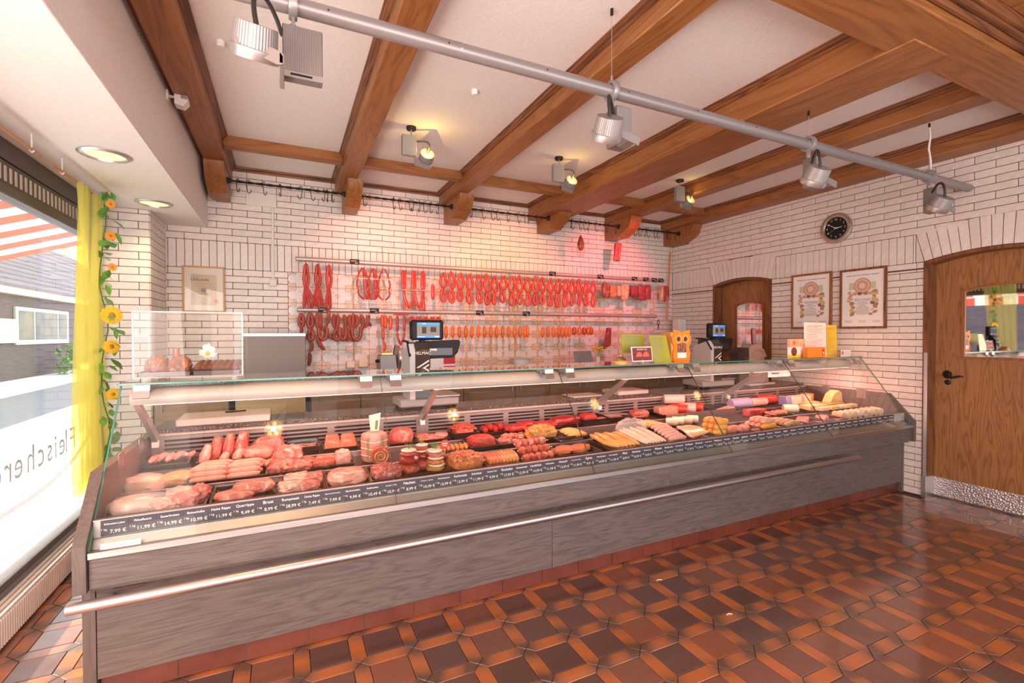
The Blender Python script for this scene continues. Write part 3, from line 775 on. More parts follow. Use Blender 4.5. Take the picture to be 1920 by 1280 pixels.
for i in range(10):
    t0, t1 = i/10, (i+1)/10
    MB().add([(-9.6-6*t0, 31.5, 3.1+4.6*t0+.06), (-9.6-6*t0, 50, 3.1+4.6*t0+.06), (-9.6-6*t1, 50, 3.1+4.6*t1), (-9.6-6*t1, 31.5, 3.1+4.6*t1), (-9.6-6*t0, 31.5, 3.1+4.6*t0-.08), (-9.6-6*t0, 50, 3.1+4.6*t0-.08), (-9.6-6*t1, 50, 3.1+4.6*t1-.14), (-9.6-6*t1, 31.5, 3.1+4.6*t1-.14)], [(0, 1, 2, 3), (4, 5, 6, 7), (0, 3, 7, 4), (1, 2, 6, 5), (0, 1, 5, 4), (2, 3, 7, 6)]).build('roof_tile_row', M['hroof'], h2)
def tree(x, y, z0, h, rad, label, n=900, seed=1):
    rnd = random.Random(seed); t = thing('street_tree', label, 'tree', (x, y, -.06), 'trees across the street')
    MB().tube([(x, y, -.06), (x+.1, y, h*.35), (x, y+.1, h*.75)], [.22, .17, .06], 8).build('trunk', M['bark'], t)
    mb = MB()
    for i in range(n):
        d = Vector((rnd.gauss(0, 1), rnd.gauss(0, 1), rnd.gauss(0, 1))).normalized()*rad*rnd.random()**.4
        cl = Vector((x, y, h)) + Vector((d.x, d.y, d.z*.8)); s = rnd.uniform(.08, .2)*rad*.25
        a = Vector((rnd.uniform(-1, 1), rnd.uniform(-1, 1), rnd.uniform(-1, 1))).normalized(); b = a.cross(Vector((.3, .5, .8))).normalized()
        mb.add([cl-a*s, cl-b*s*.6, cl+a*s, cl+b*s*.6], [(0, 1, 2, 3)])
    o = mb.build('crown', M['foliage'], t, smooth=False, recalc=False); o['kind'] = 'stuff'
M['bark'] = plain('tree_bark', (.14, .10, .07), .9); M['foliage'] = mottled('yellow_green_foliage', [(.3, (.28, .33, .07)), (.55, (.55, .50, .10)), (.75, (.68, .52, .12))], .9)
tree(-19.5, 59, 0, 11.0, 4.4, 'yellowing tree behind the brick house, seen over its roof', 1300, 3)
tree(-16, 14, 0, 8.2, 2.9, 'yellowing tree across the street, mirrored in the panes of the wooden doors', 900, 5)
for (y, z, s, m, lab) in ((23.8, .25, .5, 'leaf', 'green shrub at the foot of the brick house, below its window'), (23.0, .0, .28, 'leaf', 'small pale green plant on the pavement by the brick house')):
    sh = MB(); rnd = random.Random(int(y*10))
    for i in range(160):
        d = Vector((rnd.gauss(0, 1), rnd.gauss(0, 1), rnd.gauss(0, 1))).normalized()*s*rnd.random()**.4; c = Vector((-7.4, y, z+s*.7)) + d; q = s*.22
        a = Vector((rnd.uniform(-1, 1), rnd.uniform(-1, 1), rnd.uniform(-1, 1))).normalized(); b = a.cross(Vector((.3, .5, .8))).normalized()
        sh.add([c-a*q, c-b*q*.6, c+a*q, c+b*q*.6], [(0, 1, 2, 3)])
    sh.tube([(-7.4, y, -.06), (-7.4, y, z+s*.5)], .02, 5)
    solo(sh, 'shrub', M['leaf'], lab, 'shrub', (-7.4, y, -.06), smooth=False, recalc=False)
aw = thing('striped_awning', 'red and white striped awning outside above the shop window', 'awning', (-1.5, 3, 2.6))
M['stripe_r'] = plain('red_awning_cloth', (.72, .10, .06), .8); M['stripe_w'] = plain('white_awning_cloth', (.85, .83, .80), .8)
i = 0; y = -1.5
while y < 7.2:
    m = M['stripe_r'] if i % 2 else M['stripe_w']
    MB().add([(-1.45, y, 2.72), (-1.45, y+.22, 2.72), (-3.1, y+.22, 2.16), (-3.1, y, 2.16), (-1.45, y, 2.715), (-1.45, y+.22, 2.715), (-3.1, y+.22, 2.155), (-3.1, y, 2.155)], [(0, 1, 2, 3), (4, 7, 6, 5), (0, 3, 7, 4), (1, 5, 6, 2), (2, 6, 7, 3), (0, 4, 5, 1)]).build('cloth_stripe', m, aw, smooth=False)
    MB().box(-3.112, -3.10, y, y+.22, 1.98, 2.16).build('valance_flap', m, aw, smooth=False)
    y += .22; i += 1
MB().tube([(-3.1, -1.5, 2.16), (-3.1, 7.2, 2.16)], .022, 8).build('front_bar', M['alu'], aw)
# ================================================================== DISPLAY COUNTER
X0, X1 = -.694, 4.927
dc = thing('display_counter', "long butcher's display counter in grey wood with slanted glass front", 'counter', (2.1, 2.8, 0))
prof = [(2.195, .466), (2.195, .638), (2.389, .862), (3.46, .862), (3.46, .002), (2.283, .002), (2.283, .466)]
for a, b in ((X0, -.655), (4.888, X1)):
    e = MB().prism(prof, 'x', a, b).build('end_panel', M['lam_z'], dc)
    xin = b+.0005 if a < 0 else a-.003
    for y in (2.62, 2.94): MB().box(xin, xin+.0025, y-.045, y+.035, .79, .885, .0008).build('clip_plate', M['steel'], e)
lp = [-.653, 1.336, 3.606, 4.886]
for a, b in zip(lp, lp[1:]): MB().box(a+.001, b-.001, 2.283, 2.301, .095, .452, .001).build('lower_panel', M['lam_x'], dc)
up = [-.653, 2.133, 4.886]
for a, b in zip(up, up[1:]): MB().box(a+.001, b-.001, 2.212, 2.232, .472, .588, .001).build('upper_board', M['lam_x'], dc)
MB().box(-.653, 4.886, 2.232, 2.30, .455, .600).build('recess_board', M['lam_x'], dc)
# black patches on the lower panels, painted shade of the hand grip gaps
for a, b in ((.356, .52), (2.355, 2.52), (-.60, -.5), (3.636, 3.80)): MB().box(a, b, 2.2805, 2.2832, .432, .4535).build('grip_shade', M['black'], dc)
MB().box(-.653, 4.886, 2.196, 2.2125, .585, .613, .003).build('bumper_strip', M['steel'], dc)
MB().box(-.653, 4.886, 2.2125, 2.30, .598, .606).build('glass_channel', M['steel_d'], dc)
MB().add([(-.653, 2.236, .607), (4.886, 2.236, .607), (4.886, 2.262, .640), (-.653, 2.262, .640), (-.653, 2.246, .605), (4.886, 2.246, .605), (4.886, 2.275, .640), (-.653, 2.275, .640)], [(0, 1, 2, 3), (4, 7, 6, 5), (0, 3, 7, 4), (1, 5, 6, 2), (2, 6, 7, 3), (0, 4, 5, 1)]).build('cove_profile', M['steel_d'], dc)
MB().box(-.653, 4.886, 2.266, 2.276, .638, .708, .001).build('price_rail', M['meatlight'], dc)
MB().box(-.653, 4.886, 2.260, 2.272, .704, .7085, .001).box(-.653, 4.886, 2.258, 2.270, .636, .640, .001).build('price_rail_edge', M['steel'], dc)
# brand plate of the counter maker
pl = MB().box(-.62, -.50, 2.2155, 2.2185, .6065, .6285).xf(lambda x, y, z: (x, y + (z-.6065)*.55, z)).build('name_plate', M['alu'], dc)
text('lettering', 'SCHRUTKA-PEUKERT', .0125, (-.56, 2.2205, .618), (PI/2-.5, 0, 0), M['inkgrey'], pl, extrude=.0002)
# hand rail
hr = MB().tube([(-.695, 2.150, .442), (3.99, 2.150, .442)], .020, 16, round_caps=False).build('hand_rail', M['steel'], dc)
for x in (-.599, .376, 1.367, 2.421, 3.716):
    MB().prism([(2.284, .415), (2.284, .375), (2.168, .428), (2.155, .440), (2.168, .436)], 'x', x-.004, x+.004).build('rail_bracket', M['alu'], dc)
# plinth of red tiles
MB().box(-.653, 4.886, 2.322, 2.36, 0, .094).build('plinth', M['jointlight'], dc)
x = -.653; i = 0; first = None
xs = [-.653] + [.0805+.2415*(j-3) for j in range(1, 24)]
xs = [q for q in xs if q < 4.86] + [4.886]
for a, b in zip(xs, xs[1:]):
    if b - a < .02: continue
    MB().box(a+.0018, b-.0018, 2.313, 2.325, .003, .093, .0015).build('plinth_tile', M['redtile'], dc, smooth=False)
# body, deck and rear vent wall
MB().box(-.653, 4.886, 2.305, 3.45, .10, .455).build('carcass', M['steel_d'], dc)
MB().add([(-.653, 2.278, .660), (4.886, 2.278, .660), (4.886, 3.16, .722), (-.653, 3.16, .722), (-.653, 2.278, .62), (4.886, 2.278, .62), (4.886, 3.16, .62), (-.653, 3.16, .62)], [(0, 1, 2, 3), (4, 7, 6, 5), (0, 3, 7, 4), (1, 5, 6, 2), (2, 6, 7, 3), (0, 4, 5, 1)]).build('deck', M['deckm'] if 'deckm' in M else M.setdefault('deckm', plain('dark_deck', (.05, .042, .04), .4, .3)), dc)
def dz(y): return .660 + (y-2.278)*.0703
for yb in (2.578, 2.855):   # step ledges between the rows of trays
    MB().box(-.653, 4.886, yb-.006, yb+.006, dz(yb)-.002, dz(yb)+.030, .001).build('row_divider', M['steel'], dc)
vw = MB().box(-.653, 4.886, 3.150, 3.165, .715, .850).build('vent_wall', M['vent'] if 'vent' in M else M.setdefault('vent', plain('vent_wall_enamel', (.30, .25, .24), .4, .3)), dc)
nx_ = 0; x = -.64
while x < 4.85:
    xe = min(x+.285, 4.875)
    for z in (.745, .768, .791, .814): MB().box(x+.014, xe-.014, 3.1475, 3.1505, z, z+.0115).build('slot', M['black'], vw)
    x += .30
MB().box(-.653, 4.886, 3.135, 3.20, .848, .861, .003).build('rear_ledge', M['meatlight'], dc)
MB().box(-.653, 4.886, 3.165, 3.455, .70, .852).build('rear_body', M['steel_d'], dc)
MB().box(-.653, 4.886, 3.165, 3.458, .8615, .884, .003).build('granite_worktop', M['granite'], dc)
# glass front panes, glass shelf
gx = [-.652, .462, 1.577, 2.684, 3.777, 4.886]
def gl_pt(t, off): # along the slanted pane
    y = 2.214 + (2.624-2.214)*t; z = .612 + (1.176-.612)*t; return (y+off*.81, z-off*.58)
for a, b in zip(gx, gx[1:]):
    q = [gl_pt(0, 0), gl_pt(1, 0), gl_pt(1, .006), gl_pt(0, .006)]
    p = MB().prism(q, 'x', a+.0022, b-.0022).build('glass_pane', M['glass'], dc, smooth=False)
    for e in (a+.0022, b-.0022):
        s = 1 if e == a+.0022 else -1
        if (e < -.6) or (e > 4.8): MB().prism(q, 'x', e-s*.0058, e-s*.0004).build('cut_edge', M['glassedge'], p, smooth=False)
        else: MB().prism(q, 'x', e-s*.0012, e-s*.0002).build('cut_edge', M['edgedark'] if 'edgedark' in M else M.setdefault('edgedark', plain('glass_joint', (.10, .07, .06), .3)), p, smooth=False)
sy0, sy1 = 2.612, 2.985
sx = [-.662, .98, 1.98, 3.22, 4.886]
for a, b in zip(sx, sx[1:]):
    sh = MB().box(a+.001, b-.001, sy0, sy1, 1.178, 1.186).build('glass_shelf', M['glass'], dc, smooth=False)
    MB().box(a+.001, b-.001, sy0-.0012, sy0-.0003, 1.178, 1.186).build('front_edge', M['glassedge'], sh, smooth=False)
MB().box(-.6635, -.6625, sy0, sy1, 1.178, 1.186).build('shelf_edge', M['glassedge'], dc, smooth=False)
# canopy with meat tubes, arms and glass clamps
cp = [(2.700, 1.078), (2.690, 1.095), (2.688, 1.118), (2.700, 1.140), (2.725, 1.152), (2.790, 1.152), (2.800, 1.140), (2.800, 1.085), (2.790, 1.078)]
ca = MB().prism(cp, 'x', -.640, 4.86).build('light_canopy', M['meatlight'], dc, ang=50)
for i in range(4): MB().box(-.64+1.38*i+.05, -.64+1.38*(i+1)-.02, 2.712, 2.780, 1.0735, 1.0775).build('meat_tube', M['tube_on'], ca)
for x in (-.628, .818, 2.245, 3.69):
    am = MB().prism([(2.735, 1.082), (2.775, 1.082), (3.145, .855), (3.148, .805), (3.10, .805), (3.085, .830)], 'x', x-.012, x+.012).build('support_arm', M['alu'], dc)
    MB().box(x-.016, x+.016, 3.085, 3.105, .800, .838, .002).build('foot_cap', M['white'], am)
    MB().box(x-.03, x+.03, 3.142, 3.149, .72, .85, .001).build('upright', M['vent'], am)
cl = []
for x in (-.575, .385, .540, 1.500, 1.654, 2.607, 2.760, 3.700, 3.853, 4.80): cl.append(x)
for x in cl:
    c = MB().prism([(2.600, 1.177), (2.600, 1.150), (2.612, 1.142), (2.632, 1.158), (2.70, 1.160), (2.74, 1.168), (2.74, 1.177)], 'x', x-.030, x+.030).build('glass_clamp', M['alu'], dc)
    MB().prism([(2.640, 1.1585), (2.590, 1.118), (2.582, 1.122), (2.598, 1.152)], 'x', x-.030, x+.030).build('jaw', M['steel'], c)
    MB().tube([(x, 2.70, 1.159), (x, 2.70, 1.153)], .012, 10).build('post', M['alu'], c)
# price cards
PR = 'Schweine-Leber 7,99|Pökelfleisch 11,99|Sauerbraten 14,99|Beinscheibe 10,99|Hohe Rippe 11,99|Querrippe 9,49|Brust 8,99|Rumpsteak 28,99|Dicke Rippe 7,49|Bauch mit Knochen 7,99|Bauchscheiben 9,99|Stielkotelett 10,49|Kotelett v. Filet 10,99|Nacken 8,99|Kotelett v. Nacken 10,49|Schinkenbraten 10,99|Karbonade 13,99|Schnitzel 11,99|Kasseler Stiel 9,99|Rouladen 17,99|Nackensteak 12,99|Lendchen 14,99|Grillkotelett 11,99|Filetspieß 15,99|Schw. Gesch. Natur 11,99|Gyros 9,99|Minutensteak 14,99|Schweinegulasch 11,99|Mett 8,99|Gehacktes 10,99|Bauchfleisch gew. 9,99|Wiener 14,99|Bockwurst 12,99|Currywurst 9,99|Krakauer 11,99|Bratwurst 11,99|Rostbratwurst 12,99|Weißwurst 11,99|Fleischkäse 10,99|Knacker 11,99|Jagdwurst 12,99|Leberwurst 9,99|Rotwurst 9,99|Sülzwurst 8,99|Mettwurst 13,99|Salami 17,99|Schinken 19,99|Kochschinken 16,99|Bierschinken 13,99|Lyoner 11,99|Gouda 11,99|Tilsiter 12,99|Butterkäse 10,99|Bergkäse 17,99|Edamer 9,99|Frischkäse 8,99|Camembert 11,99|Harzer 7,99|Schmand 5,99|Quark 4,99|Schafskäse 12,99|Reibekäse 8,99'.split('|')
for i, pz in enumerate(PR):
    nm, pr = pz.rsplit(' ', 1); x = -.588 + .0862*i
    if x > 4.83: break
    t = thing('price_card', 'dark price card reading %s on the counter front rail' % nm, 'price card', (x, 2.2645, .642), 'price cards along the front of the counter')
    MB().box(x-.0425, x+.0425, 2.2628, 2.2658, .6425, .7035).build('card', M['slate'], t, smooth=False)
    w_ = min(.0185, .078/(.56*len(nm)))
    text('lettering', nm, w_, (x, 2.2624, .688), (PI/2, 0, 0), M['chalk'], t, extrude=.0002)
    text('lettering', '1 kg', .011, (x-.033, 2.2624, .668), (PI/2, 0, 0), M['chalk'], t, extrude=.0002)
    text('lettering', pr + ' €', .019, (x+.010, 2.2624, .658), (PI/2, 0, 0), M['chalk'], t, extrude=.0002)
# ================================================================== LIGHTING RAIL UNDER THE CEILING
RY, RZ = 1.862, 2.56
lr = thing('lighting_rail', 'long grey tube rail hanging under the beams, carrying four spotlights', 'light rail', (2.1, RY, RZ))
MB().tube([(-.58, RY, RZ), (XW-.012, RY, RZ-.008)], .030, 20, round_caps=False).build('tube', M['rail'], lr)
for x in (.655, 2.30, 3.62): MB().cyl((x-.002, RY, RZ), (x+.002, RY, RZ), .0306).build('joint_ring', M['alu'], lr)
for i in range(12): MB().blob((-.3+i*.45, RY-.0298, RZ-.004), (.004, .003, .004), 0, 1, 0, 1, 1).build('rivet', M['iron'], lr)
def ring_at(x, parent):
    MB().lathe([(.031, -.014), (.046, -.014), (.048, -.008), (.048, .008), (.046, .014), (.031, .014)], (x, RY, RZ), 24, 'x', True).build('clamp_ring', M['lampgrey'], parent)
for x, zt in ((1.42, 2.95), (2.905, 2.762), (4.31, 2.95)):
    MB().tube([(x, RY, RZ+.046), (x, RY, RZ+.075)], [.006, .004], 8).tube([(x, RY, RZ+.05), (x, RY, zt)], .0014, 6).build('suspension_wire', M['alu'], lr)
    MB().cyl((x, RY, zt-.03), (x, RY, zt), .007).build('wire_anchor', M['iron'], lr)
MB().tube([(4.31, RY, 2.94), (4.325, RY, 2.85), (4.305, RY, 2.76), (4.335, RY, 2.68), (4.335, RY, 2.62), (4.315, RY, 2.59)], .0065, 8).build('feed_cable', M['white'], lr)
def fluted(c, axis_q, r, h, n=44):
    prof = []; mb = MB(); vs = []
    for j, z in enumerate((0, h*.04, h)):
        for k in range(n*2):
            a = PI*k/n; rr_ = r*(1 - (.022 if k % 2 else 0))*(1 if j else .985)*(1-.06*(j == 2)); vs.append((rr_*math.cos(a), rr_*math.sin(a), z))
    m = 2*n; fs = [(j*m+k, j*m+(k+1) % m, (j+1)*m+(k+1) % m, (j+1)*m+k) for j in range(2) for k in range(m)] + [tuple(range(m)), tuple(range(2*m, 3*m))]
    mb.add(vs, fs); mb.xf(lambda x, y, z: tuple(Vector(c) + axis_q @ Vector((x, y, z)))); return mb
def spot_head(parent, c, aim, r, h, rear=False):
    """round head: c is the middle of the lit face, aim the direction it shines"""
    q = (-Vector(aim)).normalized().to_track_quat('Z', 'Y')
    loc = lambda x, y, z: tuple(Vector(c) + q @ Vector((x, y, z)))
    hd = fluted(loc(0, 0, h*.30), q, r*.90, h*.72).build('head', M['lampgrey'], parent, ang=20)
    MB().lathe([(r*.90, .004), (r*.97, 0), (r, .004), (r, h*.32), (r*.90, h*.34)], (0, 0, 0), 32, 'z', True).xf(loc).build('bezel', M['alu'], hd)
    MB().lathe([(0, .010), (r*.90, .010), (r*.90, .014), (0, .014)], (0, 0, 0), 28).xf(loc).build('lens', M['lamp_on'], hd)
    mb = MB()
    for k in range(5):
        a = k*2*PI/5; mb.lathe([(0, .0075), (r*.22, .0075), (r*.22, .0098), (0, .0098)], (r*.52*math.cos(a), r*.52*math.sin(a), 0), 10)
    mb.lathe([(0, .0075), (r*.25, .0075), (r*.25, .0098), (0, .0098)], (0, 0, 0), 10)
    mb.xf(loc).build('bulb', M['bulb_on'], hd)
    return hd, q, loc
for i, (x, nm) in enumerate(((.035, 'grey rail spotlight nearest the window, with a flat head'), (1.42, 'grey round rail spotlight, second from the window'), (2.905, 'grey round rail spotlight, third from the window'), (4.31, 'grey round rail spotlight nearest the right wall'))):
    t = thing('rail_spotlight', nm, 'spotlight', (x, RY, RZ-.05), 'spotlights on the grey rail')
    ring_at(x, t)
    MB().box(x-.006, x+.006, RY-.012, RY+.012, RZ-.095, RZ-.044, .002).cyl((x, RY, RZ-.088), (x, RY, RZ-.070), .012).build('stem', M['lampgrey'], t)
    bx = MB().box(x-.020, x+.020, RY-.055, RY+.055, RZ-.265, RZ-.088, .003)
    if i == 0: bx = MB().box(x-.035, x+.095, RY-.022, RY+.022, RZ-.262, RZ-.080, .003)
    else: bx = MB().box(x-.010, x+.078, RY-.052, RY+.030, RZ-.268, RZ-.088, .003)
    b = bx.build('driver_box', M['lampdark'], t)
    if i == 0:
        mb = MB()
        for k in range(22): mb.box(x-.030+k*.0056, x-.027+k*.0056, RY-.0242, RY-.021, RZ-.238, RZ-.084)
        mb.build('box_ribs', M['lampgrey'], b)['kind'] = 'stuff'
        MB().box(x-.034, x+.0945, RY-.0245, RY-.021, RZ-.262, RZ-.240).build('end_strip', M['lampgrey'], b)
        MB().box(x-.010, x+.060, RY-.0255, RY-.024, RZ-.255, RZ-.248).build('slot', M['black'], b)
    else:
        MB().box(x-.0095, x+.0775, RY-.0535, RY-.0515, RZ-.262, RZ-.094, .0005).build('face_plate', M['lampgrey'], b)
    hc = Vector((x-.105, RY-.090, RZ-.285)); aim = Vector((.15, .58, -.80))
    if i == 0: hc = Vector((x-.118, RY-.100, RZ-.268)); aim = Vector((-.10, .50, -.86))
    hd, q, loc = spot_head(t, hc, aim, .070 if i else .074, .098)
    if i == 0:
        MB().prism([(hc.x-.050, hc.z+.002), (hc.x-.050, hc.z+.042), (x-.045, hc.z+.010), (x-.034, hc.z-.004), (x-.034, hc.z-.030), (x-.050, hc.z-.034)], 'y', hc.y-.066, hc.y-.058).build('side_arm', M['alu'], hd)
        MB().box(x-.045, x-.030, hc.y-.066, RY+.01, hc.z-.028, hc.z+.006, .002).build('hinge', M['lampgrey'], hd)
        MB().lathe([(0, -.003), (.010, -.003), (.010, .001)], (hc.x-.022, hc.y-.067, hc.z+.018), 14, 'y').build('screw', M['iron'], hd)
    if i:
        ar = MB().prism([(hc.x+.028, hc.z+.012), (hc.x+.040, hc.z+.050), (x+.060, RZ-.262), (x+.050, RZ-.298)], 'y', hc.y-.046, hc.y-.040)
        ar.box(x+.010, x+.060, hc.y-.044, RY-.030, RZ-.274, RZ-.268).build('bracket_arm', M['lampgrey'], t)
        MB().lathe([(0, -.002), (.006, -.002), (.006, .001)], (hc.x+.048, hc.y-.046, hc.z+.022), 10, 'y').build('screw', M['iron'], hd)
    c0 = Vector(loc(0, 0, .098))
    e = Vector((x-.012, RY-.028, RZ-.125)) if i else Vector((x-.036, RY-.006, RZ-.115))
    pk = Vector(((c0.x*.75+e.x*.25), (c0.y+e.y)/2, RZ-(.070 if i else .026)))
    pts = []
    P0_, P1_, P2_, P3_ = c0, Vector((c0.x-.03, c0.y-.01, pk.z)), Vector((pk.x+.02, pk.y, pk.z)), e
    for k in range(17):
        u = k/16; pts.append(P0_*(1-u)**3 + P1_*3*u*(1-u)**2 + P2_*3*u*u*(1-u) + P3_*u**3)
    MB().tube(pts, .0075, 8).build('cable', M['rubber'], t)
    light('rail_spot', 'SPOT', hc + aim.normalized()*.012, hc + aim, 60, (1, .44, .19), .016, spot=math.radians(62), blend=.9)
# spotlights on the ceiling, turned to the back wall
for i, (x, y, nm) in enumerate(((.865, 3.555, 'small grey ceiling spotlight between second and third beam'), (2.184, 3.611, 'small grey ceiling spotlight between third and broad beam'), (3.604, 3.614, 'small grey ceiling spotlight right of the broad beam'))):
    t = thing('ceiling_spotlight', nm, 'spotlight', (x, y, ZC), 'ceiling spotlights aimed at the back wall')
    MB().lathe([(0, -.022), (.034, -.022), (.036, -.018), (.036, -.0005), (0, -.0005)], (x, y, ZC), 24).build('canopy', M['iron'], t)
    MB().cyl((x, y, ZC-.022), (x, y, ZC-.075), .006).build('stem', M['lampgrey'], t)
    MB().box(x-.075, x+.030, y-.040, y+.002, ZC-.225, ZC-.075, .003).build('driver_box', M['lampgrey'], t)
    hc = Vector((x+.118, y+.055, ZC-.235)); aim = Vector((.03, .88, -.46))
    hd, q, loc = spot_head(t, hc, aim, .062, .095)
    MB().tube([loc(.0, 0, .097), Vector((x+.13, y-.045, ZC-.13)), Vector((x+.118, y-.035, ZC-.108)), Vector((x+.09, y-.02, ZC-.100)), Vector((x+.031, y-.015, ZC-.108))], .0065, 8).build('cable', M['rubber'], t)
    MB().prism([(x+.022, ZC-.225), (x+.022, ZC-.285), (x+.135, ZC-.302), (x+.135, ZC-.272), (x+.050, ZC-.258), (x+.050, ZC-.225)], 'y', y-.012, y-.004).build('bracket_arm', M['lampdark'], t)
    lk = light('lamp_leak', 'POINT', loc(.0, 0, .125), (x, y, ZC), (1.5, .8, .5)[i], (1, .66, .12), .02)
    light('wall_spot', 'SPOT', hc + aim.normalized()*.012, hc + aim, (95, 92, 120)[i], ((1, .34, .22), (1, .33, .10), (1, .15, .17))[i], .02, spot=math.radians(75), blend=.9)
for (x, y, lab) in ((1.101, 2.85, 'small white round button on the ceiling between second and third beam'), (-.295, 2.95, 'small white round button on the ceiling behind the first spotlight')):
    solo(MB().lathe([(0, -.030), (.016, -.030), (.021, -.024), (.021, -.0005), (0, -.0005)], (x, y, ZC), 18), 'ceiling_button', M['white'], lab, 'ceiling button', (x, y, ZC), 'white ceiling buttons')
# ================================================================== BLACK TWISTED BARS WITH HOOKS
BYY, BZ = 4.79, 2.735
sp = [(-.44, .528), (.66, 1.592), (1.75, 2.76), (2.92, 3.762), (3.925, 4.762)]
hk = [[-.372, -.291, -.163, -.029, .144, .241, .347, .376, .429], [.72, 1.007, 1.069, 1.179, 1.207, 1.274, 1.329, 1.397, 1.474], [1.851, 1.987, 2.101, 2.164, 2.289, 2.424, 2.503, 2.55, 2.667], [3.02, 3.133, 3.155, 3.262, 3.328, 3.391, 3.499, 3.671, 3.80], [4.11, 4.182, 4.287, 4.327, 4.445, 4.5, 4.659, 4.687, 4.80]]
BW = ('first', 'second', 'third', 'fourth', 'fifth')
def hook_mb():
    pts = []
    for k in range(8): a = PI*1.05 - PI*1.1*k/7; pts.append((0, .013*math.cos(a), .004+.013*math.sin(a)))
    pts += [(0, .013, -.02), (0, .010, -.05), (0, .006, -.075)]
    for k in range(1, 8): a = -PI*.05 - PI*.95*k/7; pts.append((0, -.008+.014*math.cos(a), -.082+.016*math.sin(a)))
    pts += [(0, -.027, -.070)]
    return MB().tube(pts, .0032, 6)
h0 = hook_mb().build('s_hook', M['iron'], None, (0, 0, 0)); used = False
for i, (a, b) in enumerate(sp):
    t = thing('hook_bar', 'black twisted iron bar between two corbels, %s from the window' % BW[i], 'hook bar', ((a+b)/2, BYY, BZ), 'black hook bars under the ceiling')
    n = 46; vs = []
    for k in range(n+1):
        x = a + .002 + (b-a-.004)*k/n; tw = k*.42; r = .0115
        for c in range(4): vs.append((x, BYY + r*math.cos(tw+c*PI/2), BZ + r*math.sin(tw+c*PI/2)))
    MB().add(vs, [(k*4+c, k*4+(c+1) % 4, k*4+4+(c+1) % 4, k*4+4+c) for k in range(n) for c in range(4)] + [(0, 1, 2, 3), (4*n, 4*n+1, 4*n+2, 4*n+3)]).build('bar', M['iron'], t, ang=20)
    for x, s in ((a, 1), (b, -1)):
        MB().lathe([(0, s*.001), (.030, s*.001), (.030, s*.008), (.020, s*.014), (.016, s*.03), (.0, s*.032)], (x, BYY, BZ), 18, 'x').build('rosette', M['iron'], t)
    for j, x in enumerate(hk[i]):
        x *= .9776
        if not (a+.03 < x < b-.03): continue
        lab = 'black S-hook, %s from the left on the %s hook bar from the window' % (ORD[j], BW[i])
        if not used: o = h0; used = True
        else: o = h0.copy(); COL.objects.link(o)
        o.location = (x, BYY, BZ+.0065); o.rotation_euler = (0, random.uniform(-.08, .08), random.choice((-1, 1))*random.uniform(.2, 1.3)); tag(o, lab, 'hook', 'S-hooks on the black bars')
# two dried pieces hanging from the bars on threads
MAT = {}
MAT['dried'] = mottled('dried_netted_meat', [(.35, (.22, .035, .02)), (.6, (.42, .10, .05))], 30, rough=.5)
d1 = thing('netted_ham', 'small netted dried ham hanging on a thread against the white brick wall', 'ham', (3.22, 4.82, 2.55))
MB().blob((3.22, 4.82, 2.40), (.048, .045, .095), .06, 2, 3, 3, 1).xf(lambda x, y, z: (3.22+(x-3.22)*(1-.55*max(0, (z-2.46)/.12)), 4.82+(y-4.82)*(1-.55*max(0, (z-2.46)/.12)), z)).build('meat', MAT['dried'], d1)
nt = MB()
for k in range(9):
    a = k*2*PI/9; pts = []
    for j in range(8):
        t = j/7; ph = a + .35*math.sin(t*6); zz = 2.325 + .185*t; rr_ = .048*math.sqrt(max(.02, 1-((t-.42)/.60)**2)); pts.append((3.22+rr_*math.cos(ph), 4.82+rr_*math.sin(ph)*.95, zz))
    nt.tube(pts, .0026, 5)
nt.build('net', plain('string_net', (.66, .44, .33), .8), d1); MB().tube([(3.22, 4.82, 2.50), (3.22, 4.80, 2.66)], .0015, 5).build('thread', M['white'], d1)
MAT['bacon'] = meat('bacon', (.40, .035, .03), (.78, .36, .28), 7, .60, .07, (1, 1, .35))
d2 = thing('bacon_slab', 'dark red bacon slab hanging on a thread below the fourth hook bar', 'bacon', (3.80, 4.84, 2.53))
MB().box(-.05, .05, -.022, .022, -.115, .115, .012).xf(lambda x, y, z: (3.80+x*(1+.1*z/.115)-.022*(z/.115)**2+.010*z/.1, 4.84+y, 2.425+z)).build('meat', MAT['bacon'], d2)
MB().tube([(3.80, 4.84, 2.53), (3.79, 4.80, 2.66)], .0015, 5).build('thread', M['white'], d2)
# ================================================================== RAILS WITH SAUSAGES ON THE BACK WALL
def srail(z, x0, x1, lab):
    t = thing('sausage_rail', lab, 'rail', ((x0+x1)/2, 4.96, z), 'steel rails on the tiled wall')
    MB().tube([(x0, 4.955, z), (x1, 4.955, z)], .0225, 14, round_caps=False).build('tube', M['railgrey'] if 'railgrey' in M else M.setdefault('railgrey', plain('satin_rail', (.50, .45, .43), .38, .5)), t)
    for x in (x0+.05, (x0+x1)/2, x1-.05): MB().box(x-.012, x+.012, 4.972, YB-.011, z-.012, z+.012, .002).build('wall_bracket', M['steel_d'], t)
    for x, s in ((x0, -1), (x1, 1)): MB().lathe([(0, s*.008), (.018, s*.006), (.0215, 0), (0, 0)], (x, 4.955, z), 14, 'x').build('end_cap', M['alu'], t)
    return t
UZ, LZ = 2.118, 1.636
srail(UZ, .10, 4.66, 'upper stainless rail on the tiled wall, hung with red sausages'); srail(LZ, .11, 4.52, 'lower stainless rail on the tiled wall, hung with orange and brown sausages')
